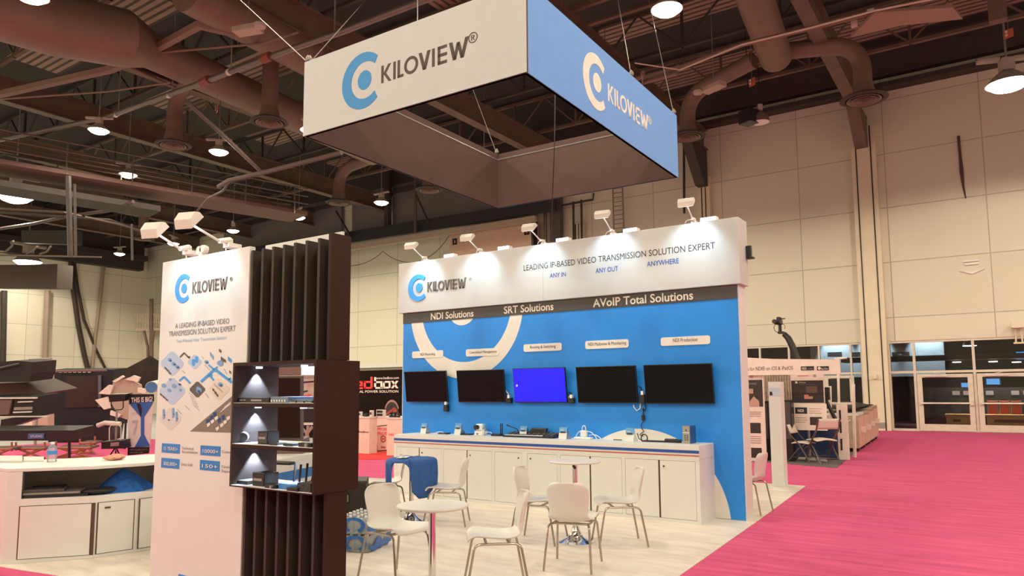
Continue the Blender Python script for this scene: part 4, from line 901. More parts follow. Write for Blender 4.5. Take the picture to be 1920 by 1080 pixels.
MB().box(a.x, c.x, a.y, a.y+0.22, cz, cz+hh).build('case', mat('blue_case', (0.03, 0.09, 0.26), 0.4), t, bevel=0.004); MB().box(a.x-0.002, c.x+0.002, a.y-0.012, a.y+0.003, cz, cz+hh+0.003).build('silver_front', mat('silver_grey', (0.38, 0.35, 0.31), 0.35, 0.4), t)
b = MB(); mx = (a.x+c.x)/2
for i in range(2):
    for j in range(3): b.cbox((mx-0.015+0.03*i, a.y-0.013, cz+0.05+0.025*j), (0.012, 0.004, 0.014))
b.cbox((mx, a.y-0.013, cz+hh-0.05), (0.015, 0.004, 0.015)); b.build('ports', BLACK, t); MB().cbox((mx, a.y-0.013, cz+hh*0.62), (0.08, 0.004, 0.008)).build('status_strip', WHITEP, t)

# ---- arm spotlights
ARMW = mat('arm_white', (0.75, 0.72, 0.68), 0.35)
LEDM = mat('led_strip', (1, 1, 1), emit=(0.9, 0.97, 1.0), estr=6.0)
SL = bpy.data.lights.new('spot_light', 'SPOT'); SL.energy = SPOT_WATT; SL.color = SPOT_RGB; SL.spot_size = R(92); SL.spot_blend = 0.75; SL.shadow_soft_size = 0.04
def arm_light(base, head, aim, lb, group, hw=0.20, watt=None):
    base = Vector(base); head = Vector(head); t = thing('arm_spotlight', lb, 'spotlight', base, group=group)
    d = (head-base).normalized(); L = (head-base).length
    b = MB(); b.cbox(base+Vector((0, 0.02, 0.012)), (0.07, 0.10, 0.03)); b.cyl(base+Vector((0, 0, 0.0)), base+Vector((0, 0, 0.06)), 0.02, n=10); b.build('clamp', ARMW, t)
    MB().tube([base+Vector((0, 0, 0.05)), base+d*L*0.28], [0.024, 0.017], 8).build('handle', ARMW, t, smooth=True)
    MB().tube([base+d*L*0.25, head], 0.009, 8).build('arm', ARMW, t, smooth=True)
    MB().tube(arc(base+Vector((-0.02, 0.02, 0.05)), base+Vector((-0.15, 0.05, 0.10)), base+Vector((-0.16, 0.08, 0.0))), 0.006, 5).build('cord', ARMW, t)
    fw = (Vector(aim)-head).normalized(); yaw = math.atan2(fw.y, fw.x)
    rot = fw.to_track_quat('-Z', 'Y').to_matrix().to_4x4()
    m4 = Matrix.Translation(head) @ rot
    MB().prism([(-hw/2, -0.08, 0.0), (-hw/2, 0.08, 0.0), (-hw/2, 0.06, 0.05), (-hw/2, 0.02, 0.075), (-hw/2, -0.05, 0.06)], (hw, 0, 0)).xf(m4).build('lamp_head', ARMW, t, bevel=0.006)
    MB().box(-hw/2+0.012, hw/2-0.012, -0.066, 0.066, -0.004, 0.0).xf(m4).build('led_panel', LEDM, t)
    s = SL
    if watt: s = SL.copy(); s.energy = watt
    l = bpy.data.objects.new('spot_light', s); COL.objects.link(l); l.matrix_world = Matrix.Translation(head+fw*0.03) @ rot
    l.parent = t; l.matrix_parent_inverse = ROOTM[t.name].inverted()
heads = [((799, 487), (769, 463), 'leftmost arm spotlight on the booth header'), ((903, 473), (874, 448), 'arm spotlight on the header second from the left'), ((1020, 457), (990, 429), 'middle arm spotlight on the booth header'), ((1150, 437.5), (1127, 405), 'arm spotlight on the header second from the right'), ((1302, 415), (1284, 383), 'rightmost arm spotlight on the booth header')]
for bp, hp, lb in heads:
    p = PY(*bp, HY+0.04); p.z = HZ1; h = PY(hp[0]+3, hp[1], HY-0.42); 
    arm_light(p, h, (p.x, HY, HZ1-0.42), lb, 'arm spotlights on the header')
for (px, py), lb in (((845, 484), 'small white floodlight lying on the header, right of the leftmost arm'), ((947, 469.5), 'small white floodlight on the header left of the middle arm'), ((1057, 453.5), 'small white floodlight on the header right of the middle arm'), ((1184, 434), 'small white floodlight on the header right of the second arm from the right'), ((1330, 412), 'small white floodlight on the header near its right corner')):
    p = PY(px, py, HY+0.06); p.z = HZ1
    t = thing('floodlight', lb, 'floodlight', p, group='small floodlights on the header')
    MB().box(p.x-0.11, p.x+0.11, p.y-0.05, p.y+0.05, HZ1, HZ1+0.055).build('housing', ARMW, t, bevel=0.01); MB().box(p.x-0.10, p.x+0.10, p.y-0.052, p.y-0.05, HZ1+0.005, HZ1+0.05).build('led_panel', mat('led_soft', (1, 1, 1), emit=(0.92, 0.97, 1), estr=2.5), t)

# ---- white graphic panel at the booth's front
PX0, PX1, PYY, PZT = -5.2316, -4.1699, 3.0, 2.5946
pan = thing('graphic_panel', 'tall white printed panel with a blue emblem beside the black slats', 'display panel', ((PX0+PX1)/2, PYY, 0.006))
MB().box(PX0, PX1, PYY, PYY+0.045, 0.006, PZT).build('board', PANEL, pan, bevel=0.002)
kilo(PYY, 329, 356, 514.5, 568, 361, 427, 528, 550, 521, 543, pan, 0.004, LBLUE, mat('letter_grey', (0.1, 0.085, 0.08)))
LG = mat('thin_grey_ink', (0.16, 0.16, 0.18), 0.6)
ptext('A LEADING IP-BASED VIDEO', (329, 614), (430, 608), 9.5, PYY, LG, pan)
ptext('TRANSMISSION SOLUTION EXPERT', (317, 629), (442, 622.5), 10, PYY, LG, pan)
ptext('Total IP-based Video Transmission Solution', (331, 641.5), (425, 636.5), 6, PYY, mat('thin_blue_ink', (0.25, 0.42, 0.62), 0.6), pan)
def decal(lst, m, parent, name='printed_shape', lift=0.001, mb=None):
    pts = [PY(x, y, PYY) for x, y in lst]; b = mb or MB(); b.prism([p+Vector((0, -lift+0.0008, 0)) for p in pts], (0, -0.0008, 0))
    return None if mb else b.build(name, m, parent)
def cp(x, y): return (290+x/5.4, 630+y/5.4)      # position within the enlarged diagram
def dec(lst, m, name, lift): return decal([cp(x, y) for x, y in lst], m, pan, name, lift)
PALE = mat('print_pale_blue', (0.42, 0.53, 0.73), 0.6); MIDB = mat('print_mid_blue', (0.05, 0.28, 0.66), 0.6); PGR = mat('print_pale_grey', (0.60, 0.60, 0.60), 0.6); DKG = mat('print_dark_grey', (0.10, 0.085, 0.075), 0.6)
DNV = mat('print_navy', (0.012, 0.05, 0.2), 0.6); GRB = mat('print_grey_brown', (0.20, 0.165, 0.14), 0.6); IVB = mat('print_ivory', (0.66, 0.60, 0.54), 0.6)
def rdia(cx, cy, w, h, c=0.12):
    P = [(cx, cy-h), (cx+w, cy), (cx, cy+h), (cx-w, cy)]; out = []
    for i in range(4):
        a, b, d = P[i-1], P[i], P[(i+1) % 4]
        out += [(b[0]+(a[0]-b[0])*c, b[1]+(a[1]-b[1])*c), (b[0]+(d[0]-b[0])*c, b[1]+(d[1]-b[1])*c)]
    return out
for cx, cy, w, h, m in ((178, 280, 132, 138, PALE), (180, 560, 146, 152, PALE), (158, 840, 128, 124, PGR), (406, 262, 78, 82, PALE)): dec(rdia(cx, cy, w, h), m, 'diagram_diamond', 0.0012)
dec(rdia(655, 540, 116, 120), IVB, 'diagram_diamond', 0.0012); dec(rdia(434, 542, 88, 90), DKG, 'diagram_diamond', 0.0014)
dec([(358, 966), (786, 608), (775, 980)], GRB, 'diagram_triangle', 0.0012)
b = MB()
def dec2(lst, lift=0.0024): decal([cp(x, y) for x, y in lst], None, None, lift=lift, mb=b)
def line2(p, q, t):
    d = Vector((q[0]-p[0], q[1]-p[1])).normalized(); s = (-d.y*t/2, d.x*t/2)
    dec2([(p[0]+s[0], p[1]+s[1]), (q[0]+s[0], q[1]+s[1]), (q[0]-s[0], q[1]-s[1]), (p[0]-s[0], p[1]-s[1])])
for p, q, t in (((470, 465), (600, 345), 26), ((548, 290), (600, 340), 16), ((640, 312), (600, 342), 18), ((600, 340), (630, 350), 34), ((625, 345), (782, 470), 26), ((560, 395), (600, 450), 18), ((540, 405), (585, 392), 20), ((752, 440), (775, 425), 18), ((250, 455), (298, 412), 17), ((298, 412), (362, 478), 19)): line2(p, q, t)
for cx, cy in ((395, 265), (428, 235)): dec2([(cx-16, cy-22), (cx, cy-34), (cx+16, cy-24), (cx+14, cy+30), (cx-2, cy+38), (cx-16, cy+28)])
dec2([(743, 205), (780, 235), (780, 275), (745, 245)])
b.build('diagram_paths', mat('print_bright_blue', (0.05, 0.33, 0.78), 0.6), pan)
b = MB()
for p, q, t in (((258, 215), (300, 170), 14), ((300, 170), (350, 222), 14)): line2(p, q, t)
dec2([(335, 215), (360, 200), (358, 228)])
for cx, cy in ((120, 330), (140, 350), (160, 375), (72, 595), (100, 620), (128, 645)): dec2([(cx-16, cy-20), (cx, cy-8), (cx+14, cy+8), (cx+8, cy+16), (cx-16, cy)], 0.003)
for cx, cy, s in ((668, 150, 14), (690, 235, 18), (715, 250, 14), (600, 545, 12), (622, 575, 14), (640, 600, 12), (770, 365, 12)): dec2([(cx-s, cy-s*1.6), (cx+s*0.6, cy-s*0.4), (cx+s*0.6, cy+s*1.6), (cx-s, cy+s*0.5)], 0.003)
dec2([(385, 500), (425, 530), (422, 565), (385, 535)], 0.004)
b.build('diagram_marks', DKG, pan)
b = MB()
for cx, cy, s in ((155, 240, 20), (195, 280, 20), (232, 312, 20), (95, 500, 22), (150, 550, 20), (265, 545, 14), (160, 440, 14), (445, 545, 34), (528, 262, 20), (666, 275, 30), (668, 492, 24), (200, 505, 22)):
    dec2([(cx, cy-s), (cx+s, cy-s*0.3), (cx+s, cy+s*0.6), (cx, cy+s), (cx-s, cy+s*0.4), (cx-s, cy-s*0.5)], 0.003)
for cx, cy in ((95, 795), (190, 780), (225, 820)): dec2([(cx-12, cy-48), (cx+8, cy-56), (cx+12, cy+36), (cx-8, cy+50)], 0.003)
dec2([(563, 160), (600, 205), (598, 240), (563, 195)], 0.003)
b.build('diagram_devices', mat('print_device_blue', (0.16, 0.33, 0.62), 0.6), pan, kind='stuff')
b = MB()
for cx, cy, s in ((165, 250, 10), (205, 288, 10), (240, 318, 10), (452, 560, 14), (535, 268, 8), (675, 500, 11), (105, 800, 6), (198, 790, 6), (235, 835, 5), (148, 850, 8), (258, 490, 12)): dec2([(cx-s, cy-s), (cx+s, cy-s*0.5), (cx+s, cy+s), (cx-s, cy+s*0.5)], 0.004)
for cx, cy in ((545, 870), (580, 835), (615, 800), (660, 860), (700, 830)): dec2([(cx-22, cy-22), (cx+10, cy-34), (cx+14, cy+8), (cx-16, cy+24)], 0.003)
b.build('diagram_details', DNV, pan)
b = MB()
for cx, cy in ((550, 900), (590, 868), (628, 835), (640, 940), (685, 905), (718, 875), (750, 835)): dec2([(cx-20, cy-10), (cx+12, cy-28), (cx+18, cy), (cx-10, cy+24)], 0.0035)
for i in range(3): line2((668+20*i, 770-24*i), (770, 690-24*i+14*i), 6)
b.build('diagram_white_marks', PANEL, pan)
b = MB()
for i in range(5): line2((350+10*i, 575+30*i), (410+12*i, 625+32*i), 3)
for p, q in (((510, 290), (560, 345)), ((515, 580), (552, 628)), ((310, 705), (355, 748)), ((230, 740), (275, 792)), ((705, 330), (735, 385)), ((600, 480), (690, 560)), ((610, 500), (690, 572)), ((280, 350), (310, 372)), ((480, 205), (500, 232))): line2(p, q, 4)
b.build('diagram_captions', GREY, pan)
# blue figure boxes with captions
def figbox(x0, y0, x1, y1, body, dy, tx, lines):
    z1, z0 = PY((x0+x1)/2, y0, PYY).z, PY((x0+x1)/2, y1, PYY).z; a, c = PY(x0, y0, PYY).x, PY(x1, y0, PYY).x
    o = MB().box(a, c, PYY-0.002, PYY, z0, z1).build('figure_box', mat('box_blue', (0.025, 0.22, 0.62), 0.5), pan, bevel=0.0)
    ptext(body, (x0+4, y1-5.0+0.5), (x1-4, y1-5.0-dy), 6.5, PYY-0.003, WHITE, o, 0.01)
    for s, ty, xe in lines: ptext(s, (tx, ty+0.4), (xe, ty-0.6), 5.0, PYY, LG, pan)
figbox(304, 832, 338, 849.5, '15 YEARS+', 0.6, 341, [('Technical', 843, 363), ('Accumulation', 850, 371)])
figbox(376.5, 836, 414, 854.5, '10000+', 0.6, 416.5, [('Customers', 850, 446)])
figbox(303, 859.5, 337, 878, '300,000+', 0.5, 340, [('Units Sold', 873.5, 361)])
figbox(375.5, 863.5, 412.5, 882.5, '150+', 0.5, 416, [('Countries', 878, 443), ('Export', 886, 434)])
a = PY(335, 1076, PYY); c = PY(352, 1080, PYY)
MB().box(a.x, a.x+0.34, PYY-0.002, PYY, a.z-0.12, a.z).build('figure_box', mat('box_blue', (1, 1, 1)), pan)
# spotlights on the panel
arm_light(PY(354, 477, PYY+0.02), PY(292, 437, PYY-0.30), (PY(345, 545, PYY)), 'left arm spotlight on the white printed panel', 'arm spotlights on the panel', 0.13, SPOT_WATT*0.25)
arm_light(PY(431, 464, PYY+0.02), PY(356, 419, PYY-0.30), (PY(410, 530, PYY)), 'right arm spotlight on the white printed panel', 'arm spotlights on the panel', 0.13, SPOT_WATT*0.25)
p = PY(372, 477, PYY+0.02); k = dep(p)/F_PX
t = thing('plug_adapter', 'white bow-shaped plug adapter on top of the printed panel', 'adapter', p)
MB().lathe([(0.001, -0.02), (7.5*k, -0.02), (8.5*k, 0), (7.5*k, 0.02), (0.001, 0.02)], n=18).xf(Matrix.Translation(p+Vector((-5*k, 0.03, 9*k))) @ Matrix.Rotation(R(90), 4, 'X')).build('left_lobe', ARMW, t, smooth=True)
MB().lathe([(0.001, -0.02), (7.5*k, -0.02), (8.5*k, 0), (7.5*k, 0.02), (0.001, 0.02)], n=18).xf(Matrix.Translation(p+Vector((6*k, 0.03, 10*k))) @ Matrix.Rotation(R(90), 4, 'X')).build('right_lobe', ARMW, t, smooth=True)
MB().box(p.x-5*k, p.x+6*k, p.y+0.012, p.y+0.048, p.z-0.005, p.z+5*k).build('base', ARMW, t)

# ---- black slatted tower with an open display case
TX0, TX1, TY0, TY1, TZ = -4.165, -3.367, 3.0, 3.166, 2.5878
BX0, BX1, BY0, BY1, BZ0, BZ1 = -4.168, -3.361, 2.897, 3.251, 1.002, 1.798
BROWN = mat('dark_brown_laminate', (0.030, 0.0125, 0.009), 0.5, var=0.05, spec=0.15); FIN = mat('fin_edge', (0.050, 0.037, 0.033), 0.6, spec=0.2); DARK = mat('slat_black', (0.008, 0.006, 0.006), 0.7, spec=0.1)
tw = thing('slat_tower', 'tall dark brown tower of vertical slats beside the white printed panel', 'display tower', ((TX0+TX1)/2, TY0, 0.006))
MB().box(TX0, TX1-0.02, TY1-0.03, TY1, 0.006, BZ0-0.002).box(TX0, TX1-0.02, TY1-0.03, TY1, BZ1+0.002, TZ).build('backboard', DARK, tw)
MB().box(TX0, TX1-0.03, TY1-0.045, TY1-0.03, TZ-0.055, TZ+0.030).build('pale_top_board', PANEL, tw)
MB().box(TX1-0.022, TX1, TY0, TY1, 0.006, BZ0-0.002).build('side_panel', BROWN, tw); MB().box(TX1-0.022, TX1, TY0, TY1, BZ1+0.002, TZ-0.002).build('side_panel', BROWN, tw)
fx = [PY(p, 560, TY0).x for p in (470, 489.5, 509, 529.5, 550, 572, 595.5)]
for x in fx:
    MB().box(x-0.011, x+0.011, TY0+0.002, TY1-0.046, BZ1+0.002, TZ-0.025).build('slat', FIN, tw)
for x in fx:
    MB().box(x-0.011, x+0.011, TY0+0.002, TY1-0.031, 0.006, BZ0-0.002).build('slat', FIN, tw)
cs = thing('display_case', 'dark open display case with two shelves projecting from the slatted tower', 'display case', ((BX0+BX1)/2, BY0, BZ0))
T = 0.016
MB().box(BX0, BX0+T, BY0, BY1, BZ0, BZ1).build('left_panel', mat('case_grey', (0.060, 0.048, 0.045), 0.7, spec=0.1), cs); MB().box(BX1-T, BX1, BY0, BY1, BZ0, BZ1).build('right_panel', BROWN, cs)
MB().box(BX0+T, BX1-T, BY0, BY1, BZ1-T*1.4, BZ1).build('top_panel', BROWN, cs); 
SHW = mat('shelf_white', (0.75, 0.76, 0.78), 0.4)
def shelf(zt, th, nm):
    o = MB().box(BX0+T, BX1-T, BY0, BY1, zt-th, zt-0.002).build(nm, BROWN, cs); MB().box(BX0+T, BX1-T, BY0, BY1, zt-0.002, zt).build('white_surface', SHW, o)
Z1 = (PY(437, 755, BY0).z+PY(588, 756, BY0).z)/2; Z2 = (PY(433, 832, BY0).z+PY(587, 839.5, BY0).z)/2; Z0 = (PY(431.5, 908.5, BY0).z+PY(587, 926, BY0).z)/2
shelf(Z1, 0.026, 'shelf'); shelf(Z2, 0.026, 'shelf'); shelf(Z0, Z0-BZ0, 'bottom_panel')
CL = bpy.data.lights.new('case_light', 'SPOT'); CL.energy = 26.0; CL.color = (0.62, 0.78, 1.0); CL.spot_size = R(76); CL.spot_blend = 0.3; CL.shadow_soft_size = 0.012
for z in (BZ1-T*1.4, Z1-0.026, Z2-0.026):
    x, y = BX0+0.045, BY0+0.17
    MB().cyl((x, y, z-0.012), (x, y, z), 0.022, n=16).build('puck_light', mat('puck_glow', (1, 1, 1), emit=(0.75, 0.88, 1), estr=1.6), cs)
    for xx in (x, BX0+0.5):  # the second lamp, further right, is added to brighten the shelves
        l = bpy.data.objects.new('case_light', CL); COL.objects.link(l); l.location = (xx, y, z-0.016); l.parent = cs; l.matrix_parent_inverse = ROOTM[cs.name].inverted()
MB().cyl((BX0+0.5, BY0+0.17, BZ1-T*1.4-0.012), (BX0+0.5, BY0+0.17, BZ1-T*1.4), 0.022, n=16).build('puck_light', MATS['puck_glow'], cs)  # added right-hand puck, extra light for the top shelf
for z in (Z1-0.026, Z2-0.026): MB().cyl((BX0+0.5, BY0+0.17, z-0.012), (BX0+0.5, BY0+0.17, z), 0.022, n=16).build('puck_light', MATS['puck_glow'], cs)  # added right-hand pucks under the two shelves, also extra light
def citem(name, lb, cat, x0, x1, yt, yb, z, depth, m, yoff=0.03, front=None, extra=None):
    Y = BY0+yoff; a = PY(x0, yb, Y).x; c = PY(x1, yb, Y).x; mid = PY((x0+x1)/2, yb, Y); h = (yb-yt)*dep(mid)/F_PX
    t = thing(name, lb, cat, ((a+c)/2, Y+depth/2, z))
    MB().box(a, c, Y, Y+depth, z, z+h).build('case', m, t, bevel=0.002)
    if front: MB().box(a+0.003, c-0.003, Y-0.002, Y, z+h*0.12, z+h*0.88).build('front_panel', front, t)
    if extra: extra(t, a, c, Y, z, h, depth)
    return t
def rackfront(t, a, c, Y, z, h, d):
    b = MB(); b.box(a+(c-a)*0.12, a+(c-a)*0.2, Y-0.004, Y-0.002, z+h*0.4, z+h*0.6).box(a+(c-a)*0.23, a+(c-a)*0.3, Y-0.004, Y-0.002, z+h*0.4, z+h*0.6).box(a+(c-a)*0.47, a+(c-a)*0.78, Y-0.004, Y-0.002, z+h*0.3, z+h*0.65); b.build('display_strip', GREY, t)
citem('rack_encoder', 'long black rack encoder on the case\'s top shelf', 'encoder', 443, 505, 745.5, 755, Z1, 0.22, BLACKM, front=BLACK, extra=rackfront)
def sockets(t, a, c, Y, z, h, d):
    b = MB()
    for i in range(6): b.cyl((a+(c-a)*(0.12+0.15*i), Y-0.008, z+h*0.35), (a+(c-a)*(0.12+0.15*i), Y, z+h*0.35), h*0.22, n=10)
    b.build('sockets', CHROME, t)
citem('open_encoder', 'silver blue open encoder unit on the case\'s top shelf', 'encoder', 507, 540, 744, 755.5, Z1, 0.2, mat('blue_grey_metal', (0.16, 0.22, 0.34), 0.35, 0.4), extra=sockets)
for i, (x0, x1) in enumerate(((543, 556), (558, 571), (573, 586))): citem('mini_converter', 'tiny black converter on the top shelf, %s of three at the right' % ('left', 'middle', 'right')[i], 'converter', x0, x1, 751.5, 756, Z1, 0.08, BLACK, extra=sockets)
# round speakerphone, cube and small boxes on the middle shelf
Y = BY0+0.10; p = PY(456, 829.5, Y); k = dep(p)/F_PX; r = 10.2*k
t = thing('round_speaker', 'round speaker with black face and white rim on the middle shelf', 'speaker', (p.x, Y, Z2))
mr = Matrix.Translation((p.x, Y, Z2+r)) @ Matrix.Rotation(R(48), 4, "Z") @ Matrix.Rotation(R(90), 4, 'X')
MB().lathe([(0.001, -0.0), (r*0.95, 0.0), (r, 0.008), (r, 0.065), (r*0.9, 0.075), (0.001, 0.075)], n=28).xf(mr @ Matrix.Translation((0, 0, -0.04))).build('body', WHITEP, t, smooth=True)
MB().lathe([(0.001, 0.075), (r*0.9, 0.076), (r*0.8, 0.084), (0.001, 0.086)], n=28).xf(mr @ Matrix.Translation((0, 0, -0.04))).build('mesh_face', BLACK, t, smooth=True)
def slotfront(t, a, c, Y, z, h, d): MB().box(a+(c-a)*0.15, c-(c-a)*0.15, Y-0.006, Y-0.002, z+h*0.4, z+h*0.58).build('pale_slot', GREY, t)
citem('black_codec', 'black cube codec with a pale slot on the middle shelf', 'codec', 483, 501, 807.5, 831.5, Z2, 0.09, BLACKM, 0.05, DGREY, slotfront)
citem('mini_converter', 'small flat black converter beside the cube on the middle shelf', 'converter', 504, 519, 830.5, 834.5, Z2, 0.08, BLACK)
citem('mini_converter', 'small flat black converter in the middle of the middle shelf', 'converter', 530, 547, 831.5, 836.5, Z2, 0.08, BLACK)
def knobfront(t, a, c, Y, z, h, d): MB().cyl((a+(c-a)*0.72, Y-0.015, z+h*0.5), (a+(c-a)*0.72, Y, z+h*0.5), h*0.42, n=14).build('dial', GREY, t)
citem('knob_controller', 'small black box with a silver dial on the middle shelf', 'controller', 559, 583, 830.5, 838.5, Z2, 0.1, BLACK, extra=knobfront)
# bottom shelf
citem('grey_encoder', 'low dark grey box at the left of the bottom shelf', 'encoder', 443, 464, 901, 908, Z0, 0.16, DGREY, 0.05, BLACK)
citem('black_codec', 'black cube codec on the bottom shelf', 'codec', 473, 495, 887, 911.5, Z0, 0.11, BLACKM, 0.05, BLACK, slotfront)
citem('mini_converter', 'small black converter in front of the blue router on the bottom shelf', 'converter', 496, 516, 907.5, 914.5, Z0, 0.07, BLACK, 0.02, extra=knobfront)
def antennas(t, a, c, Y, z, h, d):
    for i, (fx_, hh, ln) in enumerate(((0.06, .15, 0), (0.36, .14, 0), (0.72, .15, 0), (1.0, .15, 0.03))):
        MB().tube([(a+(c-a)*fx_, Y+d*0.9, z+h*0.5), (a+(c-a)*fx_+ln, Y+d, z+hh)], [0.007, 0.008], 8).build('antenna', BLACK, t)
citem('blue_router', 'blue router with four tall black antennas on the bottom shelf', 'router', 522, 556, 906, 916, Z0, 0.12, mat('router_blue', (0.05, 0.2, 0.5), 0.35), 0.04, None, antennas)
citem('mini_converter', 'small black converter right of the blue router', 'converter', 537, 557, 914, 920.5, Z0, 0.06, BLACK, -0.0+0.004)
citem('field_recorder', 'dark textured recorder box at the right of the bottom shelf', 'recorder', 557, 582, 906.5, 922.5, Z0, 0.1, mat('rough_black', (0.03, 0.027, 0.025), 0.6, bump=1.0, scale=80, var=0.5), 0.02)

# ---- angled reception counter at the booth's left
P = [Vector((-7.91, 3.09, 0)), Vector((-7.44, 3.67, 0)), Vector((-7.40, 3.86, 0)), Vector((-7.35, 4.03, 0)), Vector((-7.32, 4.23, 0)), Vector((-7.25, 5.1, 0))]
def cfront(i, px, py):
    d = ray(px, py); a, c = P[i], P[i+1]; n = Vector((c.y-a.y, a.x-c.x, 0)); t_ = (a-CAMP).dot(n)/d.dot(n); return CAMP+d*t_
BK = [Vector((-8.82, 3.3, 0)), Vector((-8.62, 3.85, 0)), Vector((-8.52, 4.05, 0)), Vector((-8.45, 4.2, 0)), Vector((-8.32, 4.5, 0)), Vector((-8.16, 5.2, 0))]
END = Vector((-8.75, 3.10, 0))
zt = 0.895
rc = thing('reception_counter', 'angled white reception counter with an open shelf and doors at the left', 'counter', (-8.0, 4.0, 0.006))
def loft(pts, z0, z1, m, nm, bevel=0.0, par=rc): return MB().prism([Vector((p.x, p.y, z0)) for p in pts], (0, 0, z1-z0)).build(nm, m, par, bevel=bevel)
foot = [END]+P+BK[::-1]
zso, zsi = cfront(0, 42, 886).z, cfront(0, 38, 938).z
zso2 = cfront(4, 291, 871).z; zsi2 = cfront(4, 291, 918).z; zso = (zso+zso2)/2; zsi = (zsi+zsi2)/2
loft(foot, zso, zt, WHITE, 'top_slab', 0.006); loft(foot, 0.006, zsi, WHITE, 'lower_body', 0.003)
pl = cfront(0, 41, 910); pl.z = 0
loft([END, P[0], pl, pl+Vector((-0.55, 0.25, 0)), BK[0]], zsi, zso, WHITE, 'end_post')
loft([P[5]+Vector((0, -0.5, 0)), P[5], BK[5], BK[5]+Vector((0, -0.5, 0))], zsi, zso, WHITE, 'right_post')
bk2 = [p+Vector((0.05, -0.01, 0)) for p in BK]
loft(BK+bk2[::-1], zsi, zso, mat('shelf_back', (0.55, 0.5, 0.45), 0.6), 'back_panel')
def cdoor(segs, ztop, zbot, nm='door', lock=None, gap=0.008):
    """segs: list of points along the front (plan)"""
    o = MB(); outs = []
    for i in range(len(segs)-1):
        a, c = segs[i], segs[i+1]; n = Vector((c.y-a.y, a.x-c.x, 0)).normalized(); outs.append(n)
    ns = [outs[0]]+[((outs[i]+outs[i+1])/2) for i in range(len(outs)-1)]+[outs[-1]]
    inner = [Vector((p.x, p.y, zbot))+n*0.001 for p, n in zip(segs, ns)]; outer = [p+n*0.009 for p, n in zip(inner, ns)]
    o.prism(inner+outer[::-1], (0, 0, ztop-zbot)); d = o.build(nm, WHITE, rc)
    inn2 = [Vector((p.x, p.y, zbot-0.006))+n*0.0003 for p, n in zip(segs, ns)]
    g = MB(); e0 = (segs[0]-segs[1]).normalized()*0.012; e1 = (segs[-1]-segs[-2]).normalized()*gap
    inn2[0] += e0; inn2[-1] += e1
    out2 = [p+n*0.002 for p, n in zip(inn2, ns)]; g.prism(inn2+out2[::-1], (0, 0, ztop-zbot+0.012)).build('door_gap', SEAM, rc)
    if lock is not None:
        q = segs[0].lerp(segs[1], 0.5) if False else lock
        MB().cbox(q, (0.05, 0.02, 0.014), rz=1.45).build('lock', mat('lock_brown', (0.1, 0.05, 0.03)), d)
d1a, d1b = cfront(0, 36, 1000), cfront(0, 169, 1000); d1a.z = d1b.z = 0
zd1, zd0 = cfront(0, 110, 947).z, cfront(0, 100, 1044).z
cdoor([d1a, d1b], zd1, zd0, gap=0.035)
d2a = cfront(0, 184, 1000); d2a.z = 0
d2a = P[1].lerp(P[2], 0.22); d3 = cfront(3, 251, 990); d3.z = 0
lk = cfront(1, 201, 946)
cdoor([d2a, P[2], P[3], d3], zd1, zd0, lock=Vector((lk.x+0.012, lk.y, zd1-0.05)))
d4 = cfront(4, 261, 985); d4.z = 0
cdoor([d4, P[4].lerp(P[5], 0.5)], zd1, zd0)
def on_rc(px, py): return PZ(px, py, zt)
# bottle, pouch, papers on it; bag and boards on its shelf
def water_bottle_parts(t, p, s=1.0, sx=1.0):
    prof = [(0.001, 0), (0.030, 0), (0.032, 0.01), (0.030, 0.03), (0.032, 0.04), (0.030, 0.055), (0.032, 0.065), (0.032, 0.125), (0.030, 0.13), (0.031, 0.145), (0.024, 0.175), (0.012, 0.192), (0.012, 0.2), (0.001, 0.2)]
    MB().lathe([(r*s*sx, z*s) for r, z in prof], p, 22).build('bottle_body', clear_mat('pet_plastic', (0.93, 0.95, 0.96), 0.9, body=0.25), t, smooth=True)
    MB().lathe([(0.001, 0.198*s), (0.014*s*sx, 0.198*s), (0.014*s*sx, 0.222*s), (0.001, 0.222*s)], p, 18).build('cap', WHITEP, t)
    MB().lathe([(0.0325*s*sx, 0.085*s), (0.033*s*sx, 0.085*s), (0.033*s*sx, 0.125*s), (0.0325*s*sx, 0.125*s)], p, 22).build('label_band', mat('bottle_blue', (0.05, 0.25, 0.62), 0.4), t, smooth=True)
p = on_rc(97, 866); t = thing('water_bottle', 'clear water bottle with blue label standing on the reception counter', 'bottle', p)
water_bottle_parts(t, p, 0.93, 1.55)
p = on_rc(195, 864); q = on_rc(232, 861)
t = thing('cloth_pouch', 'crumpled pink and white cloth pouch lying on the reception counter', 'pouch', p)
c = (p+q)/2; u = (q-p)/2
def pouch(u_, v_):
    a = 2*math.pi*u_; f = math.sin(math.pi*v_); e = 1+0.25*math.sin(3*a+1)+0.12*math.sin(7*a)
    return c+u*1.0*math.cos(a)*f*e+Vector((-u.y, u.x, 0)).normalized()*0.09*math.sin(a)*f*e+Vector((0, 0, 0.028+0.028*-math.cos(math.pi*v_)*(1+0.4*math.sin(2*a+0.5))))
MB().grid(pouch, 28, 10).build('pouch_cloth', mat('pouch_pink', (0.72, 0.34, 0.24), 0.8, var=0.35, scale=30, bump=0.5), t, smooth=True, angle=180)
b = MB()
for i, (px, py, s) in enumerate(((186, 860, .6), (208, 860, 1), (226, 859, .6))):
    pp = on_rc(px, py+2)+Vector((0, 0, 0.045)); b.cbox(pp, (0.05*s, 0.07*s, 0.008), rz=i)
b.build('red_print', RED, t)
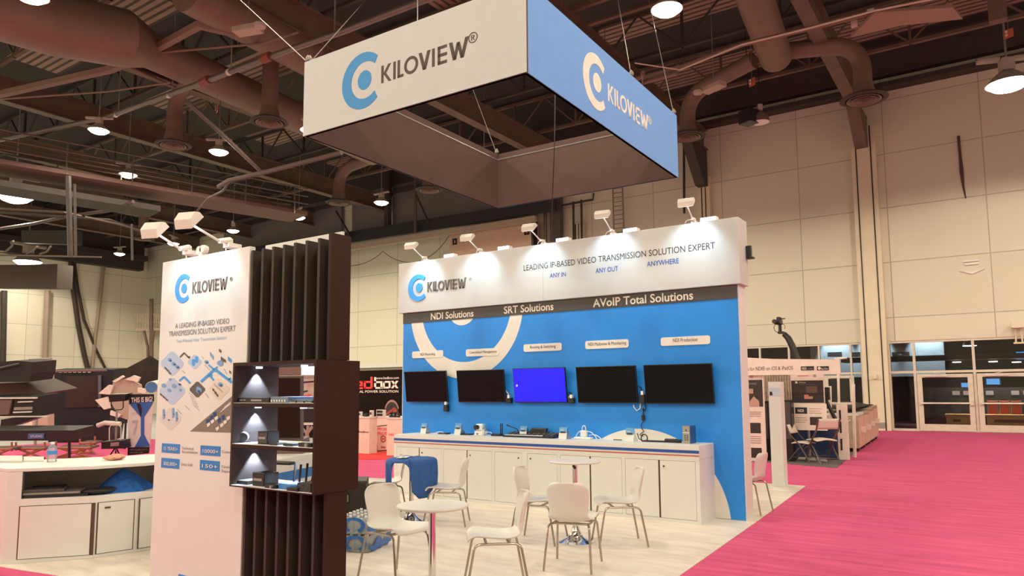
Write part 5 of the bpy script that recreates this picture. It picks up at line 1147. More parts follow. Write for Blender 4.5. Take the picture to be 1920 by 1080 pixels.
for i, (x0, x1, y0, y1, lb) in enumerate(((-30, 42, 868, 858, 'stack of white leaflets at the left edge of the reception counter'), (44, 82, 866, 858, 'thin white paper pad beside the water bottle'))):
    a, c2 = on_rc(x0, y0), on_rc(x1, y0); e = on_rc(x1, y1); f_ = on_rc(x0, y1)
    t = thing('leaflet_stack', lb, 'paper', a); MB().prism([a, c2, e, f_], (0, 0, 0.022-0.01*i)).build('paper', mat('paper_grey_white', (0.62, 0.6, 0.56), 0.7), t)
# things on the counter's shelf
sh = zsi
def shp(i, px, back): 
    q = cfront(i, px, 930); q.z = sh; return q+Vector((-0.62*back, 0.28*back, 0))
t = thing('laptop_boards', 'stack of flat black boards with a grey edge on the counter shelf', 'boards', shp(0, 100, 0.3))
MB().prism([shp(0, 44, 0.06), shp(0, 165, 0.06), shp(0, 178, 0.6), shp(0, 60, 0.6)], (0, 0, 0.03)).build('lower_board', BLACK, t); MB().prism([p+Vector((0, 0, 0.03)) for p in (shp(0, 42, 0.08), shp(0, 150, 0.08), shp(0, 160, 0.5), shp(0, 50, 0.5))], (0, 0, 0.018)).build('grey_board', GREY, t)
MB().prism([p+Vector((0, 0, 0.048)) for p in (shp(0, 40, 0.1), shp(0, 120, 0.12), shp(0, 130, 0.5), shp(0, 50, 0.5))], (0, 0, 0.028)).build('upper_board', DGREY, t, bevel=0.004); MB().prism([p+Vector((0, 0, 0.076)) for p in (shp(0, 55, 0.2), shp(0, 115, 0.2), shp(0, 125, 0.55), shp(0, 60, 0.5))], (0, 0, 0.012)).build('top_sheet', BLACK, t)
p = shp(0, 188, 0.25); t = thing('black_pouch', 'soft black bag lying next to the boards on the counter shelf', 'bag', p)
MB().grid(lambda u_, v_: p+Vector((0.12*math.cos(2*math.pi*u_)*math.sin(math.pi*v_), 0.17*math.sin(2*math.pi*u_)*math.sin(math.pi*v_), 0.035-0.035*math.cos(math.pi*v_)+0.008*math.sin(9*u_)*math.sin(math.pi*v_))), 24, 8).build('bag_body', BLACK, t, smooth=True, angle=180)
p = shp(2, 238, 0.42); p.y = p.y+0.0; t = thing('blue_bag', 'shiny blue plastic bag heaped on the counter shelf', 'bag', p)
hb = zso-sh-0.03
def bag(u_, v_):
    a = 2*math.pi*u_; f = (1-v_)**0.8; e = 1+0.10*math.sin(5*a+1)+0.05*math.sin(11*a)
    return p+Vector((0.22*math.cos(a)*f*e-0.0, 0.30*math.sin(a)*f*e-0.03*v_, hb*v_**1.1*(1+0.08*math.sin(7*a)*(1-v_))))
MB().grid(bag, 32, 10).build('bag_film', mat('bag_blue', (0.015, 0.11, 0.42), 0.3, bump=0.8, scale=14, var=0.4), t, smooth=True, angle=50)

# ---- hanging square sign
SA = R(1.0439); UX = Vector((math.cos(SA), math.sin(SA), 0)); UY = Vector((-math.sin(SA), math.cos(SA), 0))
SC0 = Vector((-3.471, 5.410, 0)); SL_, SW_, SZ0, SZ1 = 3.05, 4.019, 4.557, 5.450
sg = thing('hanging_sign', 'huge hanging rectangular sign ring, white front and blue right side', 'sign', SC0+UX*(-SL_/2)+UY*(SW_/2)+Vector((0, 0, SZ0)))
def spt(i, j, z): return SC0+UX*(SL_*i)+UY*(SW_*j)+Vector((0, 0, z))
WFAB = mat('white_fabric', (0.52, 0.53, 0.55), 0.8, var=0.015); BFAB = mat('blue_fabric', (0.155, 0.36, 0.82), 0.75, var=0.03); LIN = mat('fabric_inner_shade', (0.095, 0.055, 0.045), 0.9, var=0.05)  # inner faces coloured dark for the unlit inside of the ring
th = 0.025
def face(a, c, m, nm, inward):
    q = [Vector((a.x, a.y, SZ0)), Vector((c.x, c.y, SZ0)), Vector((c.x, c.y, SZ1)), Vector((a.x, a.y, SZ1))]
    MB().prism(q, inward*0.006).build(nm, m, sg)
    MB().prism([p+inward*0.006 for p in q], inward*th).build('inner_face', LIN, sg)
c00, c10, c01, c11 = spt(0, 0, 0), spt(-1, 0, 0), spt(0, 1, 0), spt(-1, 1, 0)
face(c10, c00, WFAB, 'front_fabric', UY); face(c00+UY*0.031, c01, BFAB, 'right_fabric', -UX); face(c11, c01-UX*0.031, BFAB, 'rear_fabric', -UY); face(c10+UY*0.031, c11-UY*0.031, WFAB, 'left_fabric', UX)
b = MB()
for z in (SZ0+0.012, SZ1-0.012):
    for a, c in ((c10, c00), (c00, c01), (c11, c01), (c10, c11)): b.tube([Vector((a.x, a.y, z))*0.985+(c00+c11)/2*0.015, Vector((c.x, c.y, z))*0.985+(c00+c11)/2*0.015], 0.012, 6)
b.v = [Vector((q.x, q.y, max(min(q.z, SZ1+0.004), SZ0-0.004))) for q in b.v]
b.build('tube_frame', GREY, sg)
def hit(px, py, O, N):
    d = ray(px, py); return CAMP+d*((O-CAMP).dot(N)/d.dot(N))
def sframe(O, U): return lambda x, y: O+U*x+Vector((0, 0, y))
def sco(px, py, O, U, N): q = hit(px, py, O, N)-O; return q.dot(U), q.z
SG_INK = mat('sign_brown_ink', (0.055, 0.035, 0.03), 0.6); SG_BL = mat('sign_emblem_blue', (0.03, 0.23, 0.55), 0.6); PEACH = mat('sign_white_print', (0.80, 0.76, 0.70), 0.6)
O = c10; N = -UY; fr = sframe(O, UX)
xl, _ = sco(642, 155, O, UX, N); _, zT = sco(676, 101, O, UX, N); _, zB = sco(676, 205, O, UX, N); h = zT-zB
b = MB(); eyelogo(b, fr, N*0.004, xl+h/2, (zT+zB)/2, h); b.build('emblem', SG_BL, sg)
x0, z0a = sco(715, 158, O, UX, N); _, z1a = sco(715, 124, O, UX, N); x1, z1b = sco(880, 69, O, UX, N); _, z0b = sco(864, 107, O, UX, N)
b = MB(); wordmark(b, fr, N*0.004, x0, x1, (z0a+z0b)/2, (z1a+z1b)/2); b.build('lettering', SG_INK, sg)
xr, zr = sco(887, 70.5, O, UX, N); b = MB(); regmark(b, fr, N*0.004, xr, zr, 0.055); b.build('registered_mark', SG_INK, sg)
O = c00; N = UX; fr = sframe(O, UY)
xl, _ = sco(1093, 150, O, UY, N); xr0, _ = sco(1137, 170, O, UY, N); _, zT = sco(1114, 100, O, UY, N); _, zB = sco(1118, 205, O, UY, N); h = zT-zB
b = MB(); eyelogo(b, fr, N*0.004, xl+h/2, (zT+zB)/2, h); b.build('emblem', PEACH, sg)
x0, z0a = sco(1140, 192, O, UY, N); _, z1a = sco(1140, 158, O, UY, N); x1, z1b = sco(1215, 216, O, UY, N); _, z0b = sco(1211, 241, O, UY, N)
b = MB(); wordmark(b, fr, N*0.004, x0, x1, (z0a+z0b)/2, (z1a+z1b)/2); b.build('lettering', PEACH, sg)
xr, zr = sco(1218, 226, O, UY, N); b = MB(); regmark(b, fr, N*0.004, xr, zr, 0.05); b.build('registered_mark', PEACH, sg)
# its suspension wires
WIRE = mat('steel_wire', (0.22, 0.20, 0.18), 0.5, 0.2)
def wire(p, px, py, lb, z=12.5, clip=True):
    e = PZ(px, py, z); t = thing('suspension_wire', lb, 'wire', p, group='suspension wires')
    MB().tube([p, p.lerp(e, 1.0)], 0.006, 6).build('wire', WIRE, t)
    if clip: MB().lathe([(0.004, 0), (0.03, 0.02), (0.03, 0.05), (0.005, 0.09)], p, 10).build('clip', WIRE, t)
wire(spt(-0.985, 0.01, SZ1), 690, -5, 'pale wire rising right from the sign\'s front left corner', 11)
wire(spt(-0.99, 0.006, SZ1), 440, -10, 'pale wire sagging left from the sign\'s front left corner', 9)
q = spt(-0.5, 0.003, SZ1); wire(hit(783, 46, c10, -UY)*1.0, 783, -40, 'upright wire at the middle of the white front', 11, False)
wire(spt(-0.006, 0.62, SZ1), 1155, -20, 'upright wire with a clip on the blue side\'s top edge', 11)
wire(spt(-0.006, 0.985, SZ1), 1213, -15, 'wire at the blue side\'s far right corner', 11)
wire(spt(-0.99, 0.985, SZ1), 880, 150, 'wire with a clip at the sign\'s inner back corner', 8)
wire(spt(-0.006, 0.08, SZ1), 1049, -30, 'upright wire near the sign\'s front right corner', 11, False)
wire(spt(-0.99, 0.42, SZ1), 779, 150, 'wire with a clip on the sign\'s left inner edge', 7.5)
p = spt(-0.35, 0.75, SZ0+0.4)
tubething('hanging_cable', [PY(1041, 175, 8.6), PY(1040, 260, 8.6), PY(1035, 390, 8.8), PY(1033, 452, 9.2)], 0.007, BLACK, 'thin black cable dropping through the hanging sign to the header', 'cable', 6)

# ================================================================= FURNITURE
SHELL = mat('chair_shell', (0.69, 0.67, 0.635), 0.4, var=0.015)
LEGM = mat('chair_leg_steel', (0.42, 0.36, 0.31), 0.25, 0.9)
prof = [(0.235, 0.405, .19), (0.225, 0.432, .205), (0.17, 0.440, .215), (0.06, 0.428, .215), (-0.06, 0.418, .21), (-0.14, 0.424, .20), (-0.19, 0.452, .187), (-0.215, 0.50, .178), (-0.228, 0.57, .182), (-0.242, 0.65, .195), (-0.258, 0.72, .195), (-0.268, 0.762, .165), (-0.272, 0.782, .11)]
def shell_pt(u, v):
    f = v*(len(prof)-1); i = min(int(f), len(prof)-2); t = f-i
    y, z, w_ = [prof[i][k]*(1-t)+prof[i+1][k]*t for k in range(3)]
    s = 2*u-1; sx = s*w_; e = abs(s)**2.4
    seat = max(0.0, min(1.0, (0.52-z)/0.08)); back = 1-seat
    z2 = z+0.030*e*seat*(1 if v > 0.12 else 0.3); y2 = y+0.055*e*back
    return Vector((sx, y2, z2))
def make_chair():
    t = thing('shell_chair', '', 'chair', (0, 0, 0), group='white shell chairs')
    MB().grid(shell_pt, 12, 24).build('seat_shell', SHELL, t, smooth=True, solid=0.012, sub=1)
    for sx in (-1, 1):
        for fy, fz in ((0.235, 1), (-0.235, -1)):
            MB().tube(arc((sx*0.165, fy*0.45, 0.395), (sx*0.185, fy*0.74, 0.402), (sx*0.19, fy*0.80, 0.36), 6)+[(sx*0.215, fy*1.08, 0.004)], 0.0105, 8).build('leg', LEGM, t, smooth=True)
        MB().tube([(sx*0.165, 0.11, 0.395), (sx*0.165, -0.11, 0.395)], 0.0105, 8).build('side_rail', LEGM, t, smooth=True)
    b = MB()
    for y in (0.09, -0.09): b.tube([(-0.165, y, 0.398), (0.165, y, 0.398)], 0.012, 8)
    b.build('cross_bar', LEGM, t, smooth=True)
    return t
CH = make_chair(); first = True
def chair(px, py, d, lb, z=0.44, sc=1.0):
    global first
    p = PZ(px, py, z); o = CH if first else copy_tree(CH); first = False
    place(o, (p.x, p.y, 0.006), math.atan2(d[1], d[0])-math.pi/2, lb, 'white shell chairs', sc)
chair(744, 988, (1, -0.12), 'white shell chair at the left of the front round table')
chair(930, 1003, (-0.72, -0.60), 'white shell chair at the right of the front round table')
chair(1074, 971, (-0.30, 1.0), 'white shell chair seen from behind, before the rear right round table')
chair(1160, 940, (-0.80, -0.62), 'white shell chair at the right of the rear table, side on')
chair(1010, 937, (1, 0.20), 'white shell chair left of the rear table, its back in part shade')
chair(838, 914, (-0.86, -0.50), 'white shell chair facing left by the table under the blue jacket')
CHAIR_HID = True
chair(1400, 897, (-1, 0.1), 'white shell chair peeping out past the blue wall\'s right end')
def round_table(p, zt_, r, lb, red=False):
    t = thing('round_table', lb, 'table', p, group='white round tables')
    MB().lathe([(0.001, zt_-0.022), (r-0.012, zt_-0.022), (r, zt_-0.012), (r, zt_-0.006), (r-0.006, zt_), (0.001, zt_)], (p.x, p.y, 0.006), 48).build('tabletop', SHELL, t, smooth=True, angle=30)
    MB().cyl((p.x, p.y, 0.03), (p.x, p.y, zt_-0.02), 0.028, n=24).build('column', CHROME, t, smooth=True)
    MB().lathe([(0.001, 0.0), (0.20, 0.0), (0.20, 0.008), (0.16, 0.022), (0.10, 0.045), (0.06, 0.085), (0.042, 0.13), (0.030, 0.17), (0.001, 0.17)], (p.x, p.y, 0.006), 40).build('base', CHROME, t, smooth=True)
    MB().lathe([(0.001, zt_-0.05), (0.09, zt_-0.03), (0.09, zt_-0.022), (0.001, zt_-0.022)], (p.x, p.y, 0.006), 20).build('top_plate', BLACKM, t)
p = PZ(811, 946, 0.73); p.z = 0.006; round_table(p, 0.724, 0.28, 'white round table at the front with a chair on each side')
p = PZ(1080, 1016, 0.006); T2 = p; round_table(p, 0.853, 0.28, 'taller white round table before the counter, chrome foot showing')
p = PZ(771, 978, 0.006); T3 = p; round_table(p, 0.757, 0.275, 'white round table covered by the blue jacket')
o = copy_tree(CH); rv = Vector((cR.x, cR.y, 0)).normalized(); tv = Vector((rv.y, -rv.x, 0)); q = T3-rv*0.40-tv*0.42
place(o, (q.x, q.y, 0.006), math.atan2(-rv.y+tv.y*0.35, -rv.x+tv.x*0.35)-math.pi/2, 'white shell chair mostly hidden behind the blue jacket', 'white shell chairs')
tubething('table_hook', [T2+Vector((0.09, -0.2, 0.82)), T2+Vector((0.12, -0.2, 0.79))], 0.014, BLACK, 'small black clip under the taller round table\'s top', 'clip', 8)
# jacket thrown over the table
rv = Vector((cR.x, cR.y, 0)).normalized(); tv = Vector((rv.y, -rv.x, 0))
JC = T3+Vector((0, 0, 0.757)); JR = 0.275
def interp(tab, a):
    a %= 360
    for (a0, v0), (a1, v1) in zip(tab, tab[1:]):
        if a0 <= a <= a1:
            f = (a-a0)/(a1-a0); f = f*f*(3-2*f); return v0+(v1-v0)*f
    return tab[0][1]
drop = [(0, .30), (25, .38), (45, .45), (62, .46), (78, .40), (90, .06), (100, .03), (128, .03), (136, .30), (150, .34), (172, .30), (195, .20), (215, .08), (240, .05), (300, .06), (330, .15), (360, .30)]   # angle clockwise from camera right towards the viewer
def jac(u_, v_):
    a = 360*u_; ar = math.radians(a); dirv = rv*math.cos(ar)+tv*math.sin(ar); L = interp(drop, a)
    fold = 0.012*math.sin(ar*9+1)+0.008*math.sin(ar*17)
    tot = JR+L; s = tot*v_
    if s <= JR*0.9:
        return JC+dirv*s+Vector((0, 0, 0.014+0.022*(1-(s/JR)**2)*abs(math.cos(ar*1.5))+fold*0.5*v_))
    e = s-JR*0.9; rr = JR*0.9+min(e, 0.05)*0.95+0.02+fold*min(1, e/0.2)
    return JC+dirv*(rr-0.12*max(0, e-0.08)*0.4)+Vector((0, 0, 0.012-max(0, e-0.03)))
t = thing('blue_jacket', 'blue jacket with white print thrown over a round table', 'jacket', JC)
MB().grid(jac, 90, 20).build('jacket_cloth', mat('jacket_blue', (0.032, 0.11, 0.36), 0.85, var=0.12, scale=40, bump=0.4), t, smooth=True, solid=0.01, angle=180)
b = MB()
for a, s0, s1, w_ in ((118, .10, .25, .05), (128, .16, .24, .05), (106, .10, .2, .035)):
    d = rv*math.cos(R(a))+tv*math.sin(R(a)); pr = Vector((-d.y, d.x, 0)); z = Vector((0, 0, 0.046))
    b.prism([JC+d*s0+pr*w_/2+z, JC+d*s1+pr*w_/2+z*0.8, JC+d*s1-pr*w_/2+z*0.8, JC+d*s0-pr*w_/2+z], (0, 0, 0.004))
b.build('white_print', WHITE, t)

# shrink-wrapped water bottles, two packs
def pack(z, lb, dx=0.0):
    d = Vector((-0.345, 0.94, 0)).normalized(); w_ = Vector((-d.y, d.x, 0)); o = PZ(693, 1039, 0.006)+d*0.03+w_*0.02+w_*dx; o.z = z
    t = thing('water_pack', lb, 'water pack', o+d*0.25+w_*0.16, group='shrink-wrapped packs of water bottles')
    nb = MB(); water_bottle_mesh = None
    for i in range(6):
        for j in range(4):
            p = o+d*(0.045+0.085*i)+w_*(0.045+0.085*j)
            if water_bottle_mesh is None:
                prof_ = [(0.001, 0), (0.036, 0), (0.039, 0.012), (0.037, 0.05), (0.039, 0.06), (0.039, 0.105), (0.03, 0.135), (0.014, 0.15), (0.014, 0.158), (0.001, 0.158)]
                q = MB().lathe(prof_, p, 14).build('bottle', clear_mat('pet_plastic', (1, 1, 1)), t, smooth=True); water_bottle_mesh = (q, p)
                c = MB().lathe([(0.001, 0.157), (0.016, 0.157), (0.016, 0.175), (0.001, 0.175)], p, 12).build('cap', WHITEP, q)
                c.parent = q
            else:
                q = copy_tree(water_bottle_mesh[0]); q.location = Vector(water_bottle_mesh[0].location)+(p-water_bottle_mesh[1])
    L, Wd = 0.515, 0.345
    def wrap(u_, v_):
        a = 2*math.pi*u_; ca, sa = math.cos(a), math.sin(a); s = 1/max(abs(ca), abs(sa)); s = s**0.80
        r_ = 1-0.10*max(0, v_-0.75)*4*0.6
        return o+d*(L/2+L/2*ca*s*r_+0.006*math.sin(12*v_+9*a))+w_*(Wd/2+Wd/2*sa*s*r_)+Vector((0, 0, 0.004+0.155*v_))
    MB().grid(wrap, 48, 10).build('shrink_wrap', clear_mat('film', (0.93, 0.95, 0.98), 1.0, 0.12, body=0.22), t, smooth=True, angle=180)
    # blue printed swooshes: a ring on the end face and a wavy band on the long side
    PB = mat('pack_blue', (0.02, 0.12, 0.42), 0.35, var=0.25, scale=25)
    b = MB(); end = lambda x, y: o-d*0.010+w_*(Wd*0.5)+w_*(-x)+Vector((0, 0, 0.085+y))
    end2 = lambda x, y: o-d*0.012+w_*(0.15)+w_*(-x)+Vector((0, 0, 0.088+y))
    ringpart(b, 0, 0, 0.125, 0.078, 0.080, 0.05, -62, 242, end2, -d*0.002, 26); b.build('printed_ring', PB, t)
    b = MB(); sd = lambda x, y: o-w_*0.010+d*x+Vector((0, 0, y))
    top = [sd(0.0+L*i/24, 0.095-0.035*math.sin(i*0.5)) for i in range(25)]; bot = [sd(0.0+L*i/24, 0.012+0.012*math.sin(i*0.9)) for i in range(25)]
    b.strip(top, bot, -w_*0.002); b.build('printed_band', PB, t)
pack(0.008, 'lower shrink-wrapped pack of water bottles beside the slatted tower'); pack(0.186, 'upper shrink-wrapped pack of water bottles, on top of another', 0.015)
p = PZ(686, 986, 0.006); t = thing('flight_case', 'black flight case with a butterfly latch behind the water packs', 'case', p)
top = 0.53; m4 = Matrix.Translation(p) @ Matrix.Rotation(R(42), 4, 'Z')
MB().box(-0.8, 0.0, 0.0, 0.5, 0, top).xf(m4).build('case_body', mat('case_black', (0.03, 0.024, 0.022), 0.5), t, bevel=0.01)
MB().box(-0.8, 0.004, -0.004, 0.002, top-0.022, top+0.002).box(-0.012, 0.004, -0.004, 0.004, 0, top).xf(m4).build('metal_edge', mat('edge_dark', (0.10, 0.09, 0.085), 0.4, 0.5), t)
MB().box(-0.33, -0.19, -0.008, 0.0, 0.27, 0.39).xf(m4).build('latch_plate', BLACKM, t); MB().box(-0.30, -0.22, -0.016, -0.006, 0.315, 0.345).box(-0.235, -0.21, -0.014, -0.006, 0.29, 0.37).xf(m4).build('latch', GREY, t)

# white plinth near the aisle
a = PZ(1448, 912, 0.006); c = PZ(1477, 914, 0.006); zt2 = PY(1441, 716, a.y).z
t = thing('white_plinth', 'tall slim white plinth with a small notice at the booth\'s aisle corner', 'plinth', a)
u = Vector((c.x-a.x, c.y-a.y, 0)); wd = u.length; u.normalize(); v = Vector((-u.y, u.x, 0))
MB().prism([a, a+u*wd*0.80, a+u*wd*0.80+v*0.22, a+v*0.22], (0, 0, zt2-0.006)).build('post', PANEL, t, bevel=0.004)
k = dep(a)/F_PX
MB().prism([a-v*0.006+Vector((0, 0, zt2-0.014-0.225)), a-v*0.006+u*wd*0.8+Vector((0, 0, zt2-0.014-0.225)), a-v*0.006+u*wd*0.8+Vector((0, 0, zt2-0.014-0.09)), a-v*0.006+Vector((0, 0, zt2-0.014-0.09))], v*0.005).build('notice_card', mat('notice_pale', (0.50, 0.57, 0.64), 0.5), t)
MB().prism([a-v*0.008+u*0.02+Vector((0, 0, zt2-0.23)), a-v*0.008+u*0.07+Vector((0, 0, zt2-0.23)), a-v*0.008+u*0.06+Vector((0, 0, zt2-0.17)), a-v*0.008+u*0.025+Vector((0, 0, zt2-0.17))], v*0.002).build('picture', BLACK, t)

# ================================================================= NEIGHBOURING BOOTHS
# ---- battery booth between the tower and the blue wall
HBY = 17.5
def rp_(x0, y0, x1, y1, Y, thick, m, nm, par, mb=None):
    a, c = PY(x0, y1, Y), PY(x1, y0, Y); zb_, zt_ = min(PY(x0, y1, Y).z, PY(x1, y1, Y).z), max(PY(x0, y0, Y).z, PY(x1, y0, Y).z)
    b = mb or MB(); b.box(a.x, c.x, Y, Y+thick, zb_, zt_); return b.build(nm, m, par) if mb is None else None
t = thing('black_display_wall', 'black display wall with big red and white lettering behind the blue wall', 'exhibition wall', PY(720, 730, HBY))
l, r_ = PY(560, 700, HBY), PY(800, 700, HBY); zt_ = PY(715, 694, HBY).z; zb_ = PY(715, 775, HBY).z
MB().box(l.x, r_.x, HBY, HBY+0.15, 0.0, zt_).build('wall_board', mat('matte_black', (0.016, 0.009, 0.008), 0.85, spec=0.05), t)
REDL = mat('lit_red', (0.75, 0.035, 0.03), 0.5, emit=(0.8, 0.03, 0.03), estr=0.25); PINKW = mat('pinkish_white', (0.85, 0.75, 0.70), 0.5)
# blocky lower-case letters
def block(ch, x0, x1, y0, y1, m):
    """ch drawn from strokes in a 0..1 cell (px box, y down)"""
    b = MB(); Y = HBY-0.005
    def g(x, y): return PY(x0+(x1-x0)*x, y1-(y1-y0)*y, Y)
    tt = 0.24
    def rc_(a, b2, c, d): b.prism([g(a, b2), g(c, b2), g(c, d), g(a, d)], (0, 0.012, 0))
    if ch in 'cedbo': rc_(0, 0, 1, tt*0.8)
    if ch in 'cebo': rc_(0, .62, 1, .62+tt*0.8)
    if ch == 'd': rc_(0, .62, 1, .62+tt*.8)
    if ch in 'cedobh': rc_(0, 0, tt, .62+tt*.8 if ch not in 'bh' else 1.25)
    if ch in 'bo': rc_(1-tt, 0, 1, .8)
    if ch == 'd': rc_(1-tt, 0, 1, 1.25)
    if ch == 'e': rc_(0, .3, 1, .3+tt*.7); rc_(1-tt, .3, 1, .8)
    if ch == 'h': rc_(0, .62, 1, .82); rc_(1-tt, 0, 1, .8)
    if ch == 'x':
        b.prism([g(0, 0), g(tt*1.3, 0), g(1, .82), g(1-tt*1.3, .82)], (0, 0.012, 0)); b.prism([g(0, .82), g(tt*1.3, .82), g(1, 0), g(1-tt*1.3, 0)], (0, 0.012, 0))
    b.build('letter', m, t)
block('h', 645, 661, 711.5, 729.8, REDL)
block('e', 664, 680, 711, 729.5, REDL); block('d', 682, 698.5, 711, 729, REDL); block('b', 701.5, 717, 711.5, 729, PINKW); block('o', 718, 732, 711, 728.5, PINKW); block('x', 733, 747, 711, 728, PINKW)
def ptx(body, l, r, hpx, Y, m, par, bold=0.0): return ptext(body, l, r, hpx, Y, m, par, bold, depth=0.004)
ptx('www.hedbox.com', (705.5, 711), (748, 710.5), 4.5, HBY, PINKW, t, 0.01)
ptx('PROFESSIONAL POWER SOLUTION', (636, 737), (747, 735.5), 4.2, HBY, PINKW, t, 0.012)
b = MB(); p = PY(735, 772, HBY)
t2 = thing('swirl_graphic', 'black and red swirl shaped picture on the black display wall', 'graphic', p)
ringpart(MB(), 0, 0, 1, 1, 1, 1, 0, 10, frY(0), (0, 1, 0), 1)
k = dep(p)/F_PX
b = MB(); disc(b, p.x, p.z-0.03, 17*k, 20*k, frY(HBY-0.012), (0, 0.008, 0)); b.build('dark_disc', mat('swirl_black', (0.03, 0.018, 0.015), 0.4), t2)
b = MB(); ringpart(b, p.x, p.z-0.03, 19*k, 24*k, 16.5*k, 20*k, 20, 160, frY(HBY-0.015), (0, 0.006, 0), 20); b.build('pale_arc', mat('swirl_arc', (0.35, 0.2, 0.17), 0.5), t2)
b = MB(); disc(b, p.x+8*k, p.z+0.02, 5*k, 6*k, frY(HBY-0.016), (0, 0.004, 0)); b.prism([PY(x, y, HBY-0.016) for x, y in ((722, 776), (740, 763), (742, 766), (724, 779))], (0, 0.004, 0)); b.build('red_marks', mat('swirl_red', (0.4, 0.05, 0.03), 0.5), t2)
# counters and posters of that booth
MB().prism([PZ(x, y, 0.0) for x, y in ((600, 862), (735, 862), (735, 840), (600, 843))], (0, 0, 0.008)).build('red_mat', mat('red_mat_cloth', (0.72, 0.03, 0.03), 0.9), label='bright red mat before the pink-white counters', cat='mat')
PKW = mat('pinkish_counter', (0.78, 0.63, 0.55), 0.5)
def hcounter(x0, x1, yb, yt, lb, txt=None, tm=None, depth=0.5, tx=None):
    g = PZ((x0+x1)/2, yb, 0.0); Y = g.y; zt_ = PY((x0+x1)/2, yt, Y).z; a, c = PY(x0, yb, Y).x, PY(x1, yb, Y).x
    t = thing('promo_counter', lb, 'counter', (g.x, Y, 0.009)); MB().box(a, c, Y, Y+depth, 0.009, zt_-0.04).build('body', PKW, t); MB().box(a-0.02, c+0.02, Y-0.02, Y+depth, zt_-0.04, zt_).build('top', SHELL, t)
    if txt: ptext(txt, *tx, tm[1], Y, tm[0], t, 0.02)
    return Y, zt_
Y1, Z1_ = hcounter(640, 692, 850, 781, 'pinkish white counter with small lettering next to the slatted tower', 'hedbox', (INK, 3.5), 0.28, ((673, 811.5), (692, 811.5)))
hcounter(706, 760, 843, 781, 'pinkish white counter behind the price poster')
Y3, Z3_ = hcounter(725, 775, 856, 783, 'pinkish white counter at the blue wall\'s left edge', 'HEDBOX', (REDL, 4), 0.5, ((729, 817), (752, 817)))
p = PZ(715, 847, 0.009); Yp = p.y
t = thing('price_poster', 'white poster with red lettering in a dark frame leaning on a counter', 'poster', PY(715, 845, Yp))
fr4 = [PY(x, y, Yp) for x, y in ((703.5, 799), (729, 796), (729, 844.5), (707.5, 846.5))]
MB().prism(fr4, (0, 0.02, 0)).build('frame', mat('poster_frame', (0.05, 0.03, 0.02), 0.5), t)
cen = sum(fr4, Vector())/4; MB().prism([cen+(q-cen)*0.93+Vector((0, -0.004, 0)) for q in fr4], (0, 0.003, 0)).build('sheet', PINKW, t)
ptext('SPECIAL', (706, 808), (727, 806), 5, Yp-0.006, REDL, t, 0.02); ptext('PRICES', (708, 815.5), (727, 814), 5, Yp-0.006, REDL, t, 0.02)
q = PY(718.5, 823, Yp-0.006); k = dep(q)/F_PX; b = MB(); ringpart(b, q.x, q.z, 7*k, 7*k, 4.2*k, 4.2*k, 0, 360, frY(Yp-0.006), (0, 0.003, 0), 20); rect(b, q.x-3*k, q.z-1.5*k, q.x+3*k, q.z+1.5*k, frY(Yp-0.007), (0, 0.003, 0)); rect(b, q.x-6*k, q.z-17*k, q.x+6*k, q.z-14*k, frY(Yp-0.007), (0, 0.003, 0)); b.build('round_badge', mat('badge_red', (0.6, 0.1, 0.06), 0.5), t)
# goods on those counters
zc1 = Z1_
for i, (x, w_, h_, m, lb) in enumerate(((676, 5, 9, SHELL, 'small white box on the counter beside the tower'), (686, 6, 6, BLACK, 'small black charger on the counter beside the tower'), (697, 6, 12, SHELL, 'upright white card on the pinkish counter'))):
    q = PY(x, 782, Y1+0.1); k = dep(q)/F_PX; t = thing('counter_goods', lb, 'goods', (q.x, Y1+0.1, zc1)); MB().box(q.x-w_*k/2, q.x+w_*k/2, Y1+0.06, Y1+0.14, zc1, zc1+h_*k).build('box', m, t); MB().box(q.x-w_*k*0.4, q.x+w_*k*0.4, Y1+0.055, Y1+0.06, zc1+h_*k*0.3, zc1+h_*k*0.7).build('print', DGREY, t)
q = PY(712, 778, Y1+0.2); k = dep(q)/F_PX
t = thing('battery_rack', 'white rack of six black batteries on the counter', 'battery rack', (q.x, Y1+0.2, zc1)); MB().box(q.x-9*k, q.x+9*k, Y1+0.2, Y1+0.3, zc1, zc1+13*k).build('rack', SHELL, t)
for i in range(3):
    for j in range(2): MB().box(q.x+(-6.5+5*i)*k, q.x+(-3+5*i)*k, Y1+0.18, Y1+0.2, zc1+(1.5+6*j)*k, zc1+(5.5+6*j)*k).build('battery', BLACK, t)
for i, (x, h_, lb) in enumerate(((733, 9, 'small black camera battery at the left of the blue wall edge'), (740, 10, 'small dark bag hanging beside the pinkish counter'), (747, 8, 'small black battery by the blue wall edge'))):
    q = PY(x, 784, Y3+0.1); k = dep(q)/F_PX; t = thing('counter_goods', lb, 'goods', (q.x, Y3+0.1, Z3_)); MB().box(q.x-2.5*k, q.x+2.5*k, Y3+0.06, Y3+0.14, Z3_, Z3_+h_*k).build('box', BLACK, t, bevel=0.01); MB().box(q.x-2*k, q.x+2*k, Y3+0.05, Y3+0.06, Z3_+h_*k*0.4, Z3_+h_*k*0.6).build('print', GREY, t)
# low white hall partition and drape behind the black wall
t = thing('drape_partition', 'grey striped drape partition with a white rail over the black wall', 'partition', PY(710, 690, HBY+2))
l, r_ = PY(640, 700, HBY+2), PY(800, 690, HBY+2); MB().box(l.x, r_.x, HBY+2, HBY+2.1, 0, PY(720, 686, HBY+2).z).build('drape', mat('drape_grey', (0.30, 0.25, 0.2), 0.8, var=0.4, scale=20), t); MB().box(l.x, r_.x, HBY+1.95, HBY+2.0, PY(720, 689, HBY+2).z, PY(720, 683, HBY+2).z).build('rail', SHELL, t)
